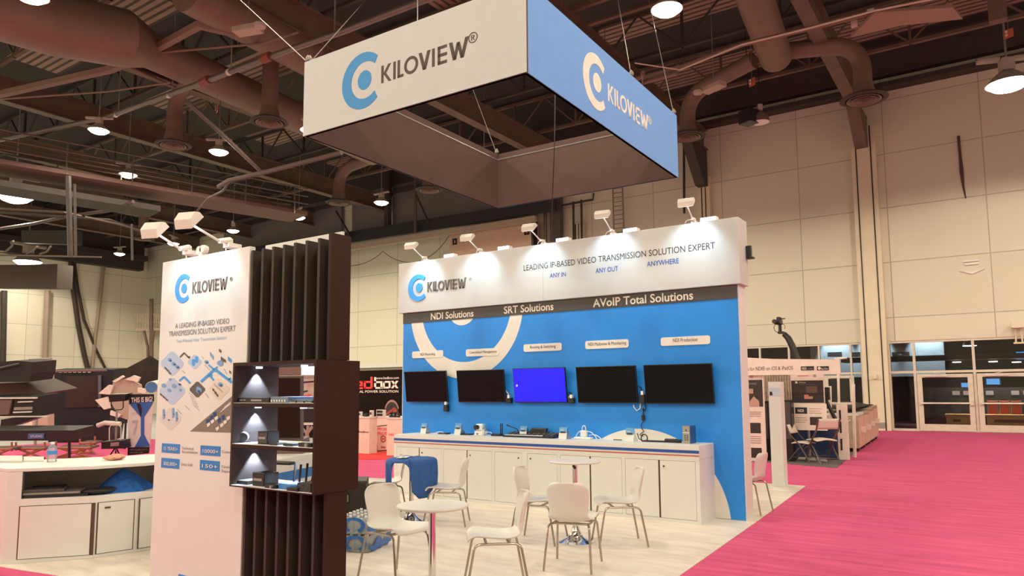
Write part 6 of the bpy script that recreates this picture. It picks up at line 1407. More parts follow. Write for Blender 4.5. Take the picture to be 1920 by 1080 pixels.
# striped counter and big screen seen through the display case
A, B2 = PZ(515, 863, 0.94), PZ(640, 842, 0.94); n2 = Vector((-(B2-A).y, (B2-A).x, 0)).normalized()
if n2.dot(cF) < 0: n2 = -n2
t = thing('striped_counter', 'white counter with blue and red stripes seen through the display case', 'counter', A)
A0, B0 = Vector((A.x, A.y, 0.006)), Vector((B2.x, B2.y, 0.006))
MB().prism([A0-(B0-A0)*0.8, B0, B0+n2*0.45, A0-(B0-A0)*0.8+n2*0.45], (0, 0, 0.934)).build('body', WHITE, t)
for z0, z1, m, nm in ((0.70, 0.80, 'stripe_blue2', 'blue_stripe'), (0.63, 0.655, 'stripe_red', 'red_stripe')): MB().prism([A0-(B0-A0)*0.8+Vector((0, 0, z0)), B0+Vector((0, 0, z0)), B0+Vector((0, 0, z1)), A0-(B0-A0)*0.8+Vector((0, 0, z1))], -n2*0.004).build(nm, mat(m, (0.025, 0.16, 0.45), 0.5), t)
q = PZ(528, 868, 0.95); MB().cbox(q, (0.26, 0.08, 0.03), rz=0.2).build('remote_control', BLACK, label='flat black remote lying on the striped counter', cat='remote', bevel=0.01)
D = dep(A)+0.75
t = thing('upright_screen', 'dark maroon screen with grey frame seen through the display case', 'screen', PD(540, 860, D))
def pdq(lst, D_, m, nm, par, th_=0.05): return MB().prism([PD(x, y, D_) for x, y in lst], cF*th_).build(nm, m, par)
pdq([(505, 705), (567, 705), (567, 826), (505, 826)], D, mat('frame_taupe', (0.10, 0.075, 0.068), 0.5), 'frame', t)
pdq([(508, 709), (562, 709), (562, 821), (508, 821)], D-0.01, mat('maroon_screen', (0.018, 0.002, 0.002), 0.4, spec=0.2), 'screen', t, 0.008)
pdq([(505, 826), (566, 826), (566, 861), (505, 864)], D, mat('taupe_panel', (0.16, 0.105, 0.09), 0.6), 'stand', t, 0.3)
MB().prism([PD(x, y, 20) for x, y in ((500, 676), (568, 676), (568, 707), (500, 709))], cF*0.2).build('beam_panel', mat('taupe_panel', (1, 1, 1)), label='taupe banner rail seen through the case above the maroon screen', cat='banner rail')
t = thing('light_box', 'small glowing white sign box seen through the display case', 'light box', PD(576, 695, 17)); pdq([(565, 685), (590, 685), (590, 703), (565, 703)], 17, mat('light_box_white', (0.8, 0.8, 0.8), emit=(1, 1, 1), estr=1.1), 'lit_face', t, 0.02); pdq([(564, 703), (591, 703), (591, 706), (564, 706)], 17, GREY, 'edge', t, 0.06); pdq([(563, 706), (592, 706), (592, 748), (563, 748)], 17.1, mat('pale_board', (0.6, 0.52, 0.46), 0.6), 'board', t, 0.05); q = PD(578, 748, 17.12); MB().tube([q, Vector((q.x, q.y, 0.0))], 0.03, 6).build('support_pole', GREY, t)
t = thing('tripod_stand', 'black and tan camera tripod seen through the display case', 'tripod', PD(576, 826, 14))
b = MB(); b.tube([PD(566, 802, 14), PD(575, 812, 14), PD(575, 826, 14)], 0.03, 5).tube([PD(586, 800, 14), PD(577, 812, 14)], 0.03, 5).tube([PD(578, 798, 14), PD(576, 822, 14)], 0.03, 5); b.build('legs', mat('tripod_tan', (0.35, 0.28, 0.22), 0.5), t)
pdq([(564, 766), (588, 766), (588, 800), (564, 800)], 14.05, BLACK, 'camera_bag', t, 0.2); pdq([(563, 793), (588, 793), (588, 797), (563, 797)], 14, SHELL, 'tray', t, 0.2)
for i, (x0, y0, x1, y1, m, lb) in enumerate(((566, 716, 588, 719, BLACK, 'upper'), (566, 734, 575, 737, BLACK, 'middle'), (566, 742, 582, 747, RED, 'lower'))):
    tag(pdq([(x0, y0), (x1, y0-2), (x1, y1-2), (x0, y1)], 16.9, m, 'goods_shelf', None, 0.1), '%s small shelf on the pale board seen through the display case' % lb, 'shelf')

# ---- app booth on the right behind the plinth
RBY = 18.2
PEA = mat('peach_white', (0.76, 0.68, 0.60), 0.6)
MB().prism([PZ(x, y, 0.0) for x, y in ((1340, 864), (1440, 867), (1568, 878), (1650, 809), (1520, 805), (1340, 805))], (0, 0, 0.007)).build('grey_booth_mat', mat('grey_carpet', (0.13, 0.105, 0.10), 0.95), label='dark grey carpet tile floor of the app booth', cat='carpet')
t = thing('booth_banner', 'long peach-white banner over the app booth with dark lettering', 'banner', PY(1480, 690, RBY-1.6)); YB2 = RBY-1.6
MB().prism([PY(x, y, YB2) for x, y in ((1330, 667), (1450, 673), (1573, 674), (1576, 701), (1330, 705))], (0, 0.06, 0)).build('banner_cloth', PEA, t)
ptext('Production for NDI® on iOS & iPadOS', (1374, 695), (1487, 694), 7, YB2, INK, t)
for x0, x1, s in ((1502, 1526, 'NDI'), (1532, 1554, 'App Store')):
    a, c = PY(x0, 694.5, YB2), PY(x1, 686.5, YB2); o = MB().box(a.x, c.x, YB2-0.01, YB2, a.z, c.z).build('badge', BLACK, t)
    if s == 'NDI': ptext(s, (x0+2, 693), (x0+10, 693), 4.5, YB2-0.012, SHELL, o, 0.02); ptext('certified', (x0+12, 692.5), (x1-1.5, 692.5), 2.6, YB2-0.012, GREY, o)
    else: ptext(s, (x0+7, 693), (x1-1.5, 693), 4, YB2-0.012, SHELL, o); q = PY(x0+4, 690.5, YB2-0.012); bb = MB(); disc(bb, q.x, q.z, 0.03, 0.035, frY(YB2-0.012), (0, 0.003, 0), 12); bb.build('round_mark', SHELL, o)
def poster(x0, y0, x1, y1, Y, lb, drawer):
    a, c = PY(x0, y1, Y), PY(x1, y0, Y); t = thing('booth_poster', lb, 'poster', ((a.x+c.x)/2, Y, a.z)); MB().box(a.x, c.x, Y, Y+0.04, a.z, c.z).build('sheet', PEA, t); drawer(t, Y-0.003); return t
def rpx(t, Y, x0, y0, x1, y1, m, nm):
    a, c = PY(x0, y1, Y), PY(x1, y0, Y); return MB().box(a.x, c.x, Y, Y+0.003, a.z, c.z).build(nm, m, t)
PDK = mat('poster_dark', (0.03, 0.022, 0.022), 0.5); PFL = mat('poster_flesh', (0.5, 0.3, 0.24), 0.6); LINE = mat('print_line_brown', (0.35, 0.24, 0.2), 0.6)
def d1(t, Y):
    rpx(t, Y, 1350, 712, 1429, 762, PDK, 'dark_picture'); rpx(t, Y-0.003, 1404, 729, 1412, 738, PFL, 'face_picture'); bb = MB(); bb.prism([PY(x, y, Y-0.003) for x, y in ((1405, 762), (1406, 752), (1413, 743), (1423, 752), (1424, 762))], (0, 0.003, 0)); bb.build('flesh_picture', PFL, t)
    ptext('SHARE', (1403, 721), (1418, 721), 3, Y, GREY, t); rpx(t, Y, 1406, 703, 1412, 709, GREY, 'app_mark'); rpx(t, Y, 1406, 793, 1426, 812, PDK, 'small_picture'); rpx(t, Y, 1407, 840, 1428, 858, PDK, 'lower_picture')
    for y in (772, 774.5, 777, 780, 818, 822, 826, 830): rpx(t, Y, 1405, y, 1427, y+0.8, LINE, 'text_line')
poster(1340, 701, 1431, 872, RBY-1.5, 'tall white poster with dark pictures at the app booth\'s left', d1)
def d2(t, Y):
    rpx(t, Y, 1485, 713, 1543, 755, PDK, 'dark_picture'); b = MB(); k = dep(PY(1514, 735, Y))/F_PX
    rpx(t, Y-0.003, 1508, 740, 1516, 748, mat('salmon_print', (0.7, 0.25, 0.2), 0.6), 'red_picture'); rpx(t, Y-0.003, 1516, 743, 1524, 748, PFL, 'flesh_picture'); rpx(t, Y-0.003, 1512, 724, 1532, 737, mat('brown_print', (0.12, 0.07, 0.06), 0.6), 'brown_picture'); rpx(t, Y-0.003, 1491, 715, 1495, 719, SHELL, 'app_mark')
    ptext('PTZ Remote', (1498, 718.5), (1511, 718.5), 2.6, Y-0.003, SHELL, t); rpx(t, Y-0.003, 1498, 720.5, 1527, 721, GREY, 'text_line'); rpx(t, Y, 1495, 704, 1516, 705.5, RED, 'red_heading'); rpx(t, Y, 1525, 702, 1530, 707, GREY, 'corner_mark')
t = poster(1484, 699, 1544, 757, RBY-0.6, 'wide dark picture poster at the app booth\'s right', d2); q = PY(1514, 757, RBY-0.55); MB().tube([q, Vector((q.x, q.y, 0.01))], 0.03, 6).build('support_pole', GREY, t)
def d3(t, Y):
    o = rpx(t, Y, 1491, 764, 1513, 775.5, mat('navy_black', (0.01, 0.016, 0.035), 0.5), 'dark_plate'); ptext('NDI', (1496, 772.5), (1507, 772.5), 5, Y-0.003, SHELL, o, 0.03); rpx(t, Y, 1519, 782, 1541, 797, PDK, 'small_picture')
    for x0, x1, y in ((1517, 1540, 766), (1517, 1538, 770), (1517, 1540, 774), (1491, 1512, 783), (1491, 1513, 787), (1491, 1510, 791)): rpx(t, Y, x0, y, x1, y+0.8, LINE, 'text_line')
poster(1486, 757, 1549, 806, RBY-0.85, 'white poster with a dark plate standing behind the navy table', d3)
t = thing('drape_strip', 'grey pleated drape behind the white plinth', 'drape', PY(1460, 720, RBY+0.3)); l, r_ = PY(1425, 750, RBY+0.3), PY(1490, 750, RBY+0.3); b = MB()
n_ = 26; la = [Vector((l.x+(r_.x-l.x)*i/n_, RBY+0.3+0.05*(i % 2), 0.0)) for i in range(n_+1)]; lb_ = [p+Vector((0, 0, 2.35)) for p in la]
for i in range(n_): b.add([la[i], la[i+1], lb_[i+1], lb_[i]], [(0, 1, 2, 3)])
b.build('drape_cloth', mat('drape_beige', (0.42, 0.34, 0.27), 0.85, var=0.25, scale=15), t)
for x0, x1, y0, lb in ((1429, 1440, 752, 'black upright loudspeaker left behind the plinth'), (1470, 1483, 750, 'black upright loudspeaker right behind the plinth')):
    a, c = PY(x0, 800, RBY-1.2), PY(x1, y0, RBY-1.2); g = PY(x0, 800, RBY-1.2); t = thing('column_speaker', lb, 'speaker', ((a.x+c.x)/2, RBY-1.2, 0.007)); MB().box(a.x, c.x, RBY-1.2, RBY-0.95, 0.007, c.z).build('cabinet', BLACKM, t); MB().box(a.x+0.02, c.x-0.02, RBY-1.21, RBY-1.2, 0.5, c.z-0.05).build('grille', DGREY, t)
# navy draped table
g0, g1 = PZ(1472, 846, 0.007), PZ(1566, 866, 0.007)
zt3 = 0.80; ft = PY(1565, 806, g1.y)
t = thing('draped_table', 'table under a navy blue cloth in the app booth', 'table', (g0+g1)/2)
Yt0 = g1.y+0.55; a = PY(1438, 812, Yt0); c = PY(1560, 808, Yt0); zt3 = PY(1510, 803.5, Yt0).z
NVC = mat('navy_cloth', (0.008, 0.022, 0.085), 0.8, var=0.2)
n_ = 60; b = MB()
per = [Vector((a.x, Yt0+0.75, 0)), Vector((a.x, Yt0, 0)), Vector((c.x, Yt0, 0)), Vector((c.x, Yt0+0.75, 0))]
seg = []
for i in range(3):
    m_ = int((per[i+1]-per[i]).length/0.05)
    seg += [per[i].lerp(per[i+1], j/m_) for j in range(m_)]
seg.append(per[-1]); cc = sum(per, Vector())/4
def skirt(j, v):
    p = seg[j]; d = (p-cc).normalized(); w_ = (0.02*math.sin(j*1.9)+0.06)*(1-v)
    return Vector((p.x, p.y, 0))+d*w_+Vector((0, 0, 0.02+(zt3-0.02)*v))
vs = [skirt(j, v/4) for j in range(len(seg)) for v in range(5)]; fs = [(j*5+v, (j+1)*5+v, (j+1)*5+v+1, j*5+v+1) for j in range(len(seg)-1) for v in range(4)]
b.add(vs, fs); b.build('cloth_skirt', NVC, t, smooth=True, angle=180); MB().box(a.x, c.x, Yt0, Yt0+0.75, zt3-0.03, zt3+0.002).build('cloth_top', NVC, t)
q0, q1 = PY(1440, 804, Yt0+0.05), PY(1521, 806, Yt0+0.05); MB().box(q0.x, q1.x, Yt0+0.03, Yt0+0.5, zt3+0.003, zt3+0.035).build('white_board', SHELL, label='flat white board lying on the navy table', cat='board', bevel=0.01)
MB().prism([PZ(x, y, 0.02) for x, y in ((1496, 862), (1552, 866), (1552, 846), (1496, 846))], (0, 0, 0.02)).build('paper_box', mat('box_greyish', (0.4, 0.36, 0.33), 0.7), label='pale flat box on the floor under the navy table', cat='box')
# folding chair(s)
FCW = mat('folding_seat', (0.74, 0.66, 0.58), 0.5); FCL = mat('folding_frame', (0.14, 0.105, 0.09), 0.4, 0.5)
def fold_chair(p, rz, lb, sc=1.0, first_=[None]):
    t = thing('folding_chair', lb, 'chair', (0, 0, 0), group='folding chairs')
    b = MB(); vs = []
    MB().grid(lambda u, v: Vector((-0.22+0.44*u, -0.20+0.02*math.cos((u-.5)*3)-0.06*v, 0.66+0.20*v)), 8, 4).build('backrest', FCW, t, smooth=True, solid=0.02, angle=180)
    MB().grid(lambda u, v: Vector((-0.21+0.42*u, -0.17+0.40*v, 0.445+0.012*math.cos((u-.5)*6.2)+0.02*math.sin(v*3.1))), 8, 8).build('seat', FCW, t, smooth=True, solid=0.02, angle=180)
    for sx in (-0.225, 0.225):
        MB().tube([(sx, -0.27, 0.86), (sx, -0.18, 0.62), (sx, 0.02, 0.42), (sx, 0.26, 0.0)], 0.017, 7).build('front_leg', FCL, t); MB().tube([(sx*0.9, 0.16, 0.43), (sx*0.9, -0.02, 0.30), (sx*0.9, -0.28, 0.0)], 0.015, 7).build('rear_leg', FCL, t)
    b.tube([(-0.225, 0.2, 0.12), (0.225, 0.2, 0.12)], 0.01, 6).tube([(-0.2, -0.2, 0.1), (0.2, -0.2, 0.1)], 0.01, 6); b.build('stretcher', FCL, t)
    place(t, p, rz, lb, 'folding chairs', sc)
p = PZ(1544, 868, 0.007); fold_chair(p, math.atan2(0.75, -0.65)-math.pi/2, 'tan folding chair with brown frame by the navy table', 1.12)
p = PZ(1506, 866, 0.007); fold_chair(p, math.atan2(-0.2, 1.0)-math.pi/2, 'second folding chair folded in before the navy table', 0.95)
# white slotted posts and frame
for x0, x1, yt, yb, nm, lb in ((1573, 1587, 758, 862, 'slotted_post', 'tall white slotted post at the app booth\'s corner'),):
    g = PZ((x0+x1)/2, yb, 0.007); a, c = PY(x0, yb, g.y), PY(x1, yt, g.y); t = thing(nm, lb, 'post', g); MB().box(a.x, c.x, g.y, g.y+0.12, 0.007, c.z).build('post_body', PEA, t)
    b = MB()
    for z0, z1 in ((0.25, 0.55), (0.7, 1.0), (1.05, 1.3)): b.box(a.x+0.05, a.x+0.09, g.y-0.004, g.y, z0*c.z/1.45, z1*c.z/1.45)
    b.build('slots', BLACK, t)
g = PZ(1576, 858, 0.007)
t = thing('banner_pole', 'thin white upright pole holding the banner\'s right end', 'pole', g); MB().tube([Vector((g.x-0.04, g.y+0.2, 0.01)), PY(1571, 672, g.y+0.2)], 0.03, 8).build('pole', PEA, t); MB().tube([PY(1565, 673, g.y+0.2), PY(1588, 671, g.y+0.2)], 0.025, 6).build('crossbar', PEA, t); MB().tube([PY(1549, 795, g.y+0.4), PY(1584, 795, g.y+0.4)], 0.02, 6).build('lower_bar', PEA, t)
# row of four road cases along the aisle with a dark cloth on top
edge0, edge1 = PZ(1612, 848, 0.007), PZ(1648, 822, 0.007)
e = (edge1-edge0); L = e.length; e.normalize(); nl = Vector((-e.y, e.x, 0)); 
if nl.x > 0: nl = -nl
zc4 = 0.98
CASE = mat('case_tan', (0.42, 0.33, 0.22), 0.5, var=0.1); CASEP = mat('case_front_peach', (0.66, 0.45, 0.36), 0.5, var=0.08)
for i in range(4):
    s0 = L*i/4+0.02; s1 = L*(i+1)/4-0.02; o = edge0+e*s0
    lb = ('nearest tan road case at the aisle, white tape on its end', 'second tan road case in the aisle row', 'third tan road case in the aisle row', 'farthest tan road case in the aisle row')[i]
    t = thing('road_case', lb, 'case', o+e*(s1-s0)/2, group='tan road cases along the aisle'); wd_ = 1.05; hgt = zc4+(0.0, 0.0, .06, .1)[i]
    q = [o, o+e*(s1-s0), o+e*(s1-s0)+nl*wd_, o+nl*wd_]; MB().prism([p+Vector((0, 0, 0.09)) for p in q], (0, 0, hgt-0.17)).build('case_body', CASE, t, bevel=0.015); MB().prism([p+Vector((0, 0, hgt-0.075)) for p in q], (0, 0, 0.075)).build('lid', SHELL if i == 0 else CASE, t, bevel=0.01)
    qq = [o-nl*0.006+e*0.02, o+e*(s1-s0-0.02)-nl*0.006]; MB().prism([qq[0]+Vector((0, 0, .12)), qq[1]+Vector((0, 0, .12)), qq[1]+Vector((0, 0, hgt-.1)), qq[0]+Vector((0, 0, hgt-.1))], nl*0.006).build('aisle_face', CASEP, t)
    mq = (qq[0]+qq[1])/2+Vector((0, 0, hgt*0.55)); MB().cbox(mq-nl*0.012, (0.16, 0.16, 0.14), rz=math.atan2(e.y, e.x)).build('latch', PEA, t)
    for s in (0.15, 0.85):
        for f_ in (0.08, wd_-0.08): MB().cyl(o+e*(s1-s0)*s+nl*f_+Vector((0, 0, 0.05))-e*0.025, o+e*(s1-s0)*s+nl*f_+Vector((0, 0, 0.05))+e*0.025, 0.05, n=12).build('caster', BLACK, t)
    if i == 0:
        b = MB(); zz = hgt*0.66; b.cbox(o+nl*0.5-e*0.004+Vector((0, 0, zz)), (0.30, 0.012, 0.07), rz=math.atan2(nl.y, nl.x), ry=0.2); b.cbox(o+nl*0.3-e*0.004+Vector((0, 0, zz+0.08)), (0.3, 0.012, 0.03), rz=math.atan2(nl.y, nl.x), ry=0.6); b.build('white_tape', SHELL, t)
def cloth(u_, v_):
    p = edge0+e*(0.15+(L-0.3)*u_)+nl*(0.1+0.85*v_); f = math.sin(math.pi*u_)*math.sin(math.pi*v_)
    return p+Vector((0, 0, zc4+0.115+f*(0.10+0.22*max(0, v_-0.5))+0.03*math.sin(9*u_+5*v_)*f+0.30*f*max(0, 0.5-u_)))
MB().grid(cloth, 24, 16).build('dark_cloth', mat('cloth_black', (0.02, 0.017, 0.017), 0.9, bump=0.5), smooth=True, solid=0.02, label='crumpled black cloth heaped on the row of road cases', cat='cloth', angle=180)
# camera on a jib arm above the app booth
JY = 19.3
t = thing('jib_camera', 'black video camera on a curved jib arm above the app booth', 'camera', PY(1500, 700, JY))
q = PY(1503, 700, JY); MB().tube([PY(x, y, JY) for x, y in ((1470, 626), (1478, 634), (1485, 648), (1492, 668), (1500, 690))]+[Vector((q.x+0.1, JY, 1.2)), Vector((q.x+0.12, JY, 0.01))], [0.068, 0.08, 0.085, 0.09, 0.095, 0.095, 0.095], 10).build('jib_arm', BLACKM, t, smooth=True)
p = PY(1461, 604, JY); k = dep(p)/F_PX
b = MB(); b.cbox(p+Vector((-0.02, 0, 0)), (16*k*0.7, 0.3, 9*k)); b.cbox(p+Vector((0.0, 0, 6*k)), (7*k, 0.2, 7*k)); b.build('camera_body', BLACK, t, bevel=0.02); MB().cyl(p+Vector((-4*k, -0.30, 0)), p+Vector((-2*k, -0.1, 0)), 4*k, n=14).build('lens', BLACKM, t); MB().tube([p+Vector((3*k, 0, 5.5*k)), p+Vector((11*k, 0, 6.2*k))], 1.0*k, 6).build('viewfinder', BLACK, t)
MB().tube([p+Vector((1*k, 0, -3*k)), p+Vector((1*k, 0, -19*k))], 3*k, 10).cbox(p+Vector((3*k, 0, -20*k)), (10*k, 0.2, 4*k)).build('pan_head', BLACKM, t); MB().tube([p+Vector((x*k, -0.1, y*k)) for x, y in ((-5, -3), (-8.5, -10), (-7, -16), (-2, -20))], 0.6*k, 5).tube([p+Vector((x*k, -0.1, y*k)) for x, y in ((8, -4), (12, -8), (11, -14))], 0.5*k, 5).build('cables', BLACK, t)
# white upright booth posts / dark shelving to the right of posters
t = thing('white_stand_frame', 'white portal frame standing before the hall doors behind the app booth', 'frame', PY(1580, 780, RBY+0.5)); b = MB(); Yf = RBY+0.5
for x, y0, y1 in ((1556, 724, 800), (1600, 720, 800)): q = PY(x, y1, Yf); b.tube([PY(x, y0, Yf), Vector((q.x, Yf, 0.01))], 0.04, 6)
b.tube([PY(1556, 757, Yf), PY(1600, 757, Yf)], 0.03, 6); b.build('frame_bars', PEA, t)
t = thing('black_light_stand', 'black slanting camera crane base behind the app posters', 'stand', PY(1560, 790, RBY+0.2)); MB().tube([PY(1546, 745, RBY+0.2), PY(1568, 790, RBY+0.2)], 0.05, 6).build('strut', BLACK, t); q = PY(1546, 812, RBY+0.2); MB().tube([PY(1546, 752, RBY+0.2), Vector((q.x, q.y, 0.01))], 0.04, 6).build('upright', BLACK, t); MB().cbox(PY(1549, 738, RBY+0.2), (0.15, 0.15, 0.3)).build('head', BLACK, t)

# ---- background stands at the left, beyond the reception counter
def pd(lst, D): return [PD(x, y, D) for x, y in lst]
DKB = mat('kiosk_blue_black', (0.020, 0.020, 0.025), 0.6, spec=0.2); 
t = thing('black_kiosk', 'big blue-black kiosk with a dark screen beyond the reception counter', 'kiosk', PD(150, 830, 24))
pdq([(93, 694), (212, 693), (212, 800), (90, 806)], 24, DKB, 'cabinet', t, 0.9); pdq([(123, 706), (184, 704), (184, 763), (122, 765)], 23.96, mat('kiosk_brown_screen', (0.022, 0.012, 0.010), 0.3), 'dark_screen', t, 0.05); pdq([(92, 800), (205, 800), (200, 829), (90, 829)], 23.9, BLACK, 'plinth', t, 0.9); pdq([(184, 704), (189, 703), (189, 763), (184, 764)], 23.93, mat('kiosk_grey', (0.10, 0.10, 0.12), 0.4), 'screen_edge', t, 0.05)
pdq([(96, 805), (104, 805), (104, 808), (96, 808)], 23.87, SHELL, 'left_badge', t, 0.02); pdq([(128, 804), (153, 803), (153, 807), (128, 808)], 23.87, GREY, 'badge', t, 0.02)
b = MB()
for i in range(7): b.prism(pd([(110+9*i, 694), (116+9*i, 694), (116+9*i, 699), (110+9*i, 699)], 23.93), cF*0.03)
b.build('lettering', GREY, t)
t = thing('shooting_tent', 'large dark brown pop-up tent roof beside the white printed panel', 'tent', PD(270, 760, 20))
apex = PD(282, 667, 22.6); base = [PD(215, 702, 21.9), PD(212, 730, 21.4), PD(255, 735, 21.4), PD(310, 728, 22), PD(320, 690, 23), PD(250, 690, 23.6)]
b = MB(); b.add([apex]+base, [(0, i+1, (i+1) % 6+1) for i in range(6)]+[(1, 2, 3, 4, 5, 6)]); b.build('canopy', mat('tent_brown', (0.024, 0.016, 0.013), 0.8, spec=0.1), t)
b = MB(); [b.tube([base[i], Vector((base[i].x, base[i].y, 0.0))], 0.03, 5) for i in (1, 3)]; b.build('poles', BLACK, t)
b = MB()
t = thing('folded_reflector', 'crumpled beige folding reflector with white flaps under the dark tent', 'reflector', PD(235, 790, 21))
pdq([(212, 716), (240, 708), (262, 722), (268, 760), (242, 788), (224, 782), (206, 752)], 21, mat('reflector_beige', (0.42, 0.34, 0.27), 0.8), 'cloth', t, 0.12); q = PD(236, 786, 21.06); MB().tube([q, Vector((q.x, q.y, 0.0))], 0.03, 6).build('stand_pole', BLACK, t)
FLP = mat('reflector_flap', (0.7, 0.64, 0.58), 0.6)
for lst in ([(210, 715), (229, 704), (232, 707), (216, 717)], [(235, 712), (250, 704), (262, 708), (258, 716)], [(184, 738), (203, 722), (212, 723), (206, 740)], [(178, 750), (200, 744), (208, 765), (195, 768)], [(207, 770), (226, 778), (222, 783), (206, 778)], [(258, 727), (276, 730), (272, 738), (258, 736)]): pdq(lst, 20.9, FLP, 'white_flap', t, 0.08)
t = thing('blue_roll', 'blue ended roll of material beside the white printed panel', 'roll', PD(290, 730, 19)); MB().cyl(PD(284, 726, 18.6), PD(300, 722, 19.6), 0.15, n=18).build('roll_body', PEA, t); MB().cyl(PD(283.7, 726, 18.57), PD(284, 726, 18.6), 0.14, n=18).build('blue_end', mat('roll_blue', (0.05, 0.14, 0.35), 0.5), t)
# THIS IS BIG banner
Db = 18.2
t = thing('standing_banner', 'upright black, white and blue banner reading THIS IS BIG', 'banner', PD(262, 852, Db))
pdq([(242, 739), (288, 739), (279, 850), (239, 854)], Db, mat('banner_white', (0.66, 0.62, 0.60), 0.6), 'sheet', t, 0.04)
pdq([(242, 739), (288, 739), (288.5, 752), (242, 757)], Db-0.02, BLACK, 'top_band', t, 0.02); pdq([(240, 839), (280, 838), (279, 850), (239, 854)], Db-0.02, BLACK, 'bottom_band', t, 0.02)
pdq([(242.5, 757), (288, 752), (283, 762), (270, 782), (270, 815), (281, 836), (252, 839), (264, 817), (264, 782)], Db-0.015, mat('banner_blue', (0.03, 0.12, 0.40), 0.5), 'blue_hourglass', t, 0.015)
pdq([(256, 757), (263, 757), (266, 767), (265, 782), (264, 783)], Db-0.018, BLACK, 'dark_edge', t, 0.004)
def dtext(body, l, r, hpx, D, m, par, bold=0.0):
    pl, pr = PD(*l, D), PD(*r, D); return text(body, pl, pr, hpx*D/F_PX, m, par, n=-cF, up=cU, depth=0.0, bold=bold)
dtext('THIS IS BIG!', (246, 755), (286, 752.5), 9, Db-0.03, SHELL, t, 0.02); dtext('7', (248, 815), (259, 814), 27, Db-0.03, mat('faint_grey', (0.42, 0.4, 0.38), 0.6), t); dtext('NEW', (248, 779), (258, 778), 6, Db-0.03, mat('faint_grey', (0.4, 0.4, 0.4)), t); dtext('NEW Studio Line 7', (243, 845), (276, 844), 3, Db-0.03, GREY, t); dtext('with wide range', (243, 850), (268, 849), 3, Db-0.03, GREY, t)
# studio light on a stand with a tool box
Dl = 18.0
t = thing('studio_light', 'black studio spotlight on a stand beyond the reception counter', 'light', PD(218, 850, Dl))
pdq([(203, 740), (235, 739), (233, 752), (205, 754)], Dl, BLACK, 'lamp_body', t, 0.35); MB().tube(pd([(208, 752), (209, 765), (214, 769), (228, 768), (231, 764), (231, 750)], Dl), 0.014, 6).build('yoke', BLACK, t); MB().tube(pd([(219, 769), (217, 830), (218, 845)], Dl), 0.025, 8).build('stand_pole', GREY, t)
b = MB(); [b.tube(pd([(217, 838), (x, 857)], Dl), 0.018, 6) for x in (204, 217, 226)]; b.build('tripod_legs', BLACKM, t)
t = thing('tool_box', 'black tool box with wire frame hung on the light stand', 'box', PD(215, 840, Dl-.2)); pdq([(190, 829), (232, 826), (234, 841), (190, 842)], Dl-.2, BLACK, 'box_body', t, 0.3); pdq([(207, 830), (223, 829), (223, 836), (207, 837)], Dl-.21, GREY, 'badge', t, 0.01)
MB().tube(pd([(205, 828), (205, 803), (208, 797), (224, 797), (227, 803), (226, 826)], Dl-.1), 0.012, 6).build('wire_frame', SHELL, t); MB().tube(pd([(183, 798), (196, 793), (226, 795)], Dl), 0.06, 8).build('white_roll', FLP, t)
# low dark bench with blue badge, wooden director chairs, stacked dark gear at far left
t = thing('black_bench', 'long low black table with a blue badge at the left edge', 'table', PD(60, 826, 14)); pdq([(-60, 808), (138, 807), (138, 826), (-60, 827)], 14, BLACK, 'front_panel', t, 0.7); o = pdq([(53, 813), (83, 812.5), (82, 822), (52, 823)], 13.98, mat('badge_navy', (0.06, 0.13, 0.30), 0.4), 'blue_badge', t, 0.015); dtext('STUDIO', (57, 820), (79, 819.5), 3.5, 13.96, SHELL, o)
b = MB(); [b.tube([PD(x, 826, 14.3), PD(x, 862, 14.3)], 0.03, 5) for x in (-20, 130)]; b.build('leg_posts', BLACK, t)
WOOD = mat('director_wood', (0.42, 0.16, 0.09), 0.5, var=0.2)
def dchair(x0, x1, yb, yt, D, lb):
    t = thing('director_chair', lb, 'chair', PD((x0+x1)/2, yb, D), group='wooden director chairs'); h = yb-yt
    for xa, xb in ((x0, x1), (x1, x0)): MB().tube(pd([(xa, yb), (xb, yt+h*0.35)], D), 0.03, 6).build('crossed_leg', WOOD, t)
    for x in (x0, x1): MB().tube([PD(x, yt, D+0.1), PD(x, yt+h*0.5, D+0.1)], 0.025, 6).build('arm_post', WOOD, t)
    MB().tube([PD(x0, yb-1, D), PD(x1, yb-1, D)], 0.03, 6).tube([PD(x0, yt+h*0.4, D), PD(x1, yt+h*0.42, D)], 0.03, 6).build('rail', WOOD, t); pdq([(x0, yt+h*0.36), (x1, yt+h*0.36), (x1+2, yt+h*0.46), (x0-2, yt+h*0.46)], D, mat('canvas_brown', (0.10, 0.05, 0.04), 0.8), 'canvas_seat', t, 0.35)
dchair(105, 170, 858, 828, 17.75, 'folded wooden director chair beside the water bottle'); dchair(30, 84, 860, 829, 17.4, 'wooden director chair left of the water bottle'); dchair(-30, 22, 862, 829, 17.1, 'wooden director chair at the photo\'s left edge'); dchair(150, 178, 850, 818, 19.0, 'upright wooden director chair under the black kiosk')
t = thing('black_softbox', 'black slanted soft box at the upper left of the stands', 'soft box', PD(20, 700, 15.5)); pdq([(-60, 684), (30, 676), (62, 679), (60, 700), (54, 716), (-60, 717)], 15.5, mat('softbox_black', (0.015, 0.012, 0.012), 0.7), 'box_cloth', t, 0.8); MB().tube(pd([(-40, 692), (0, 690), (36, 682)], 15.45), 0.025, 5).build('seam', DGREY, t)
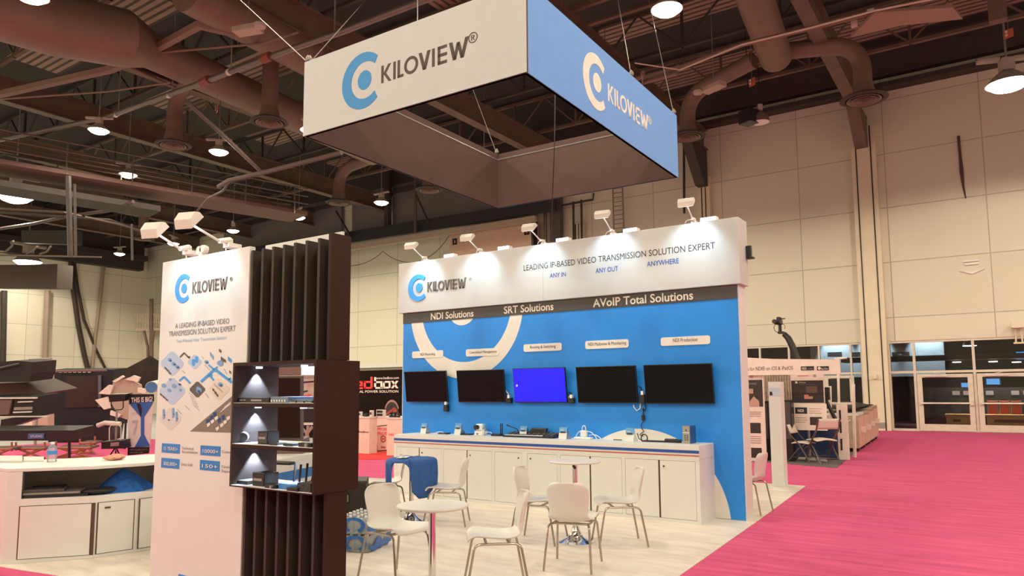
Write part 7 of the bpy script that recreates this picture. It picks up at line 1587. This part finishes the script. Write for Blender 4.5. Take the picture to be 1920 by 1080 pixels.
t = thing('grey_canopy', 'grey brown low canopy below the black soft box', 'canopy', PD(30, 740, 16)); pdq([(-60, 722), (40, 718), (85, 737), (70, 742), (-60, 745)], 16, mat('canopy_taupe', (0.10, 0.08, 0.07), 0.8), 'cloth', t, 1.2)
t = thing('gear_rack', 'dark gear rack with silver units at the left edge', 'rack', PD(30, 800, 15)); pdq([(-60, 747), (77, 742), (78, 780), (-60, 781)], 15, BLACK, 'rack_body', t, 0.6)
for y0, y1, x0, x1, m, nm in ((746, 748.5, -60, 68, SHELL, 'top_rail'), (753, 755, 33, 60, SHELL, 'shelf_edge'), (764, 769, 26, 60, GREY, 'silver_unit'), (772, 774.5, 24, 58, SHELL, 'shelf_edge'), (781, 783, -60, 88, SHELL, 'lower_rail')): pdq([(x0, y0), (x1, y0-1), (x1, y1-1), (x0, y1)], 14.95, m, nm, t, 0.08)
pdq([(0, 750), (22, 750), (16, 777), (0, 778)], 14.95, mat('rack_brown', (0.15, 0.10, 0.08), 0.6), 'brown_panel', t, 0.05); pdq([(2, 787), (28, 784), (70, 783), (16, 801), (0, 803)], 15, BLACK, 'slanted_base', t, 0.4)
t = thing('white_column_boxes', 'pale stacked wall boxes between the rack and the kiosk', 'boxes', PD(75, 800, 22)); pdq([(62, 697), (90, 697), (90, 808), (62, 808)], 22, mat('pale_tan_board', (0.5, 0.4, 0.31), 0.7), 'board', t, 0.3); pdq([(69, 704), (78, 704), (78, 735), (69, 735)], 21.95, mat('rust_brown', (0.25, 0.14, 0.1), 0.6), 'brown_strip', t, 0.05); pdq([(20, 808), (60, 790), (60, 808)], 21.9, PEA, 'pale_wedge', t, 0.1)
t = thing('overhead_bar', 'thin dark bar with pale clamps above the gear rack', 'bar', PD(75, 674, 20)); q = PD(75, 674, 20); MB().tube(pd([(55, 674), (96, 673)], 20), 0.035, 6).tube([q, Vector((q.x, q.y, 0.0))], 0.04, 6).build('bar', GREY, t); MB().tube(pd([(66, 697), (200, 694)], 20), 0.03, 6).build('lower_bar', PIPE, t)
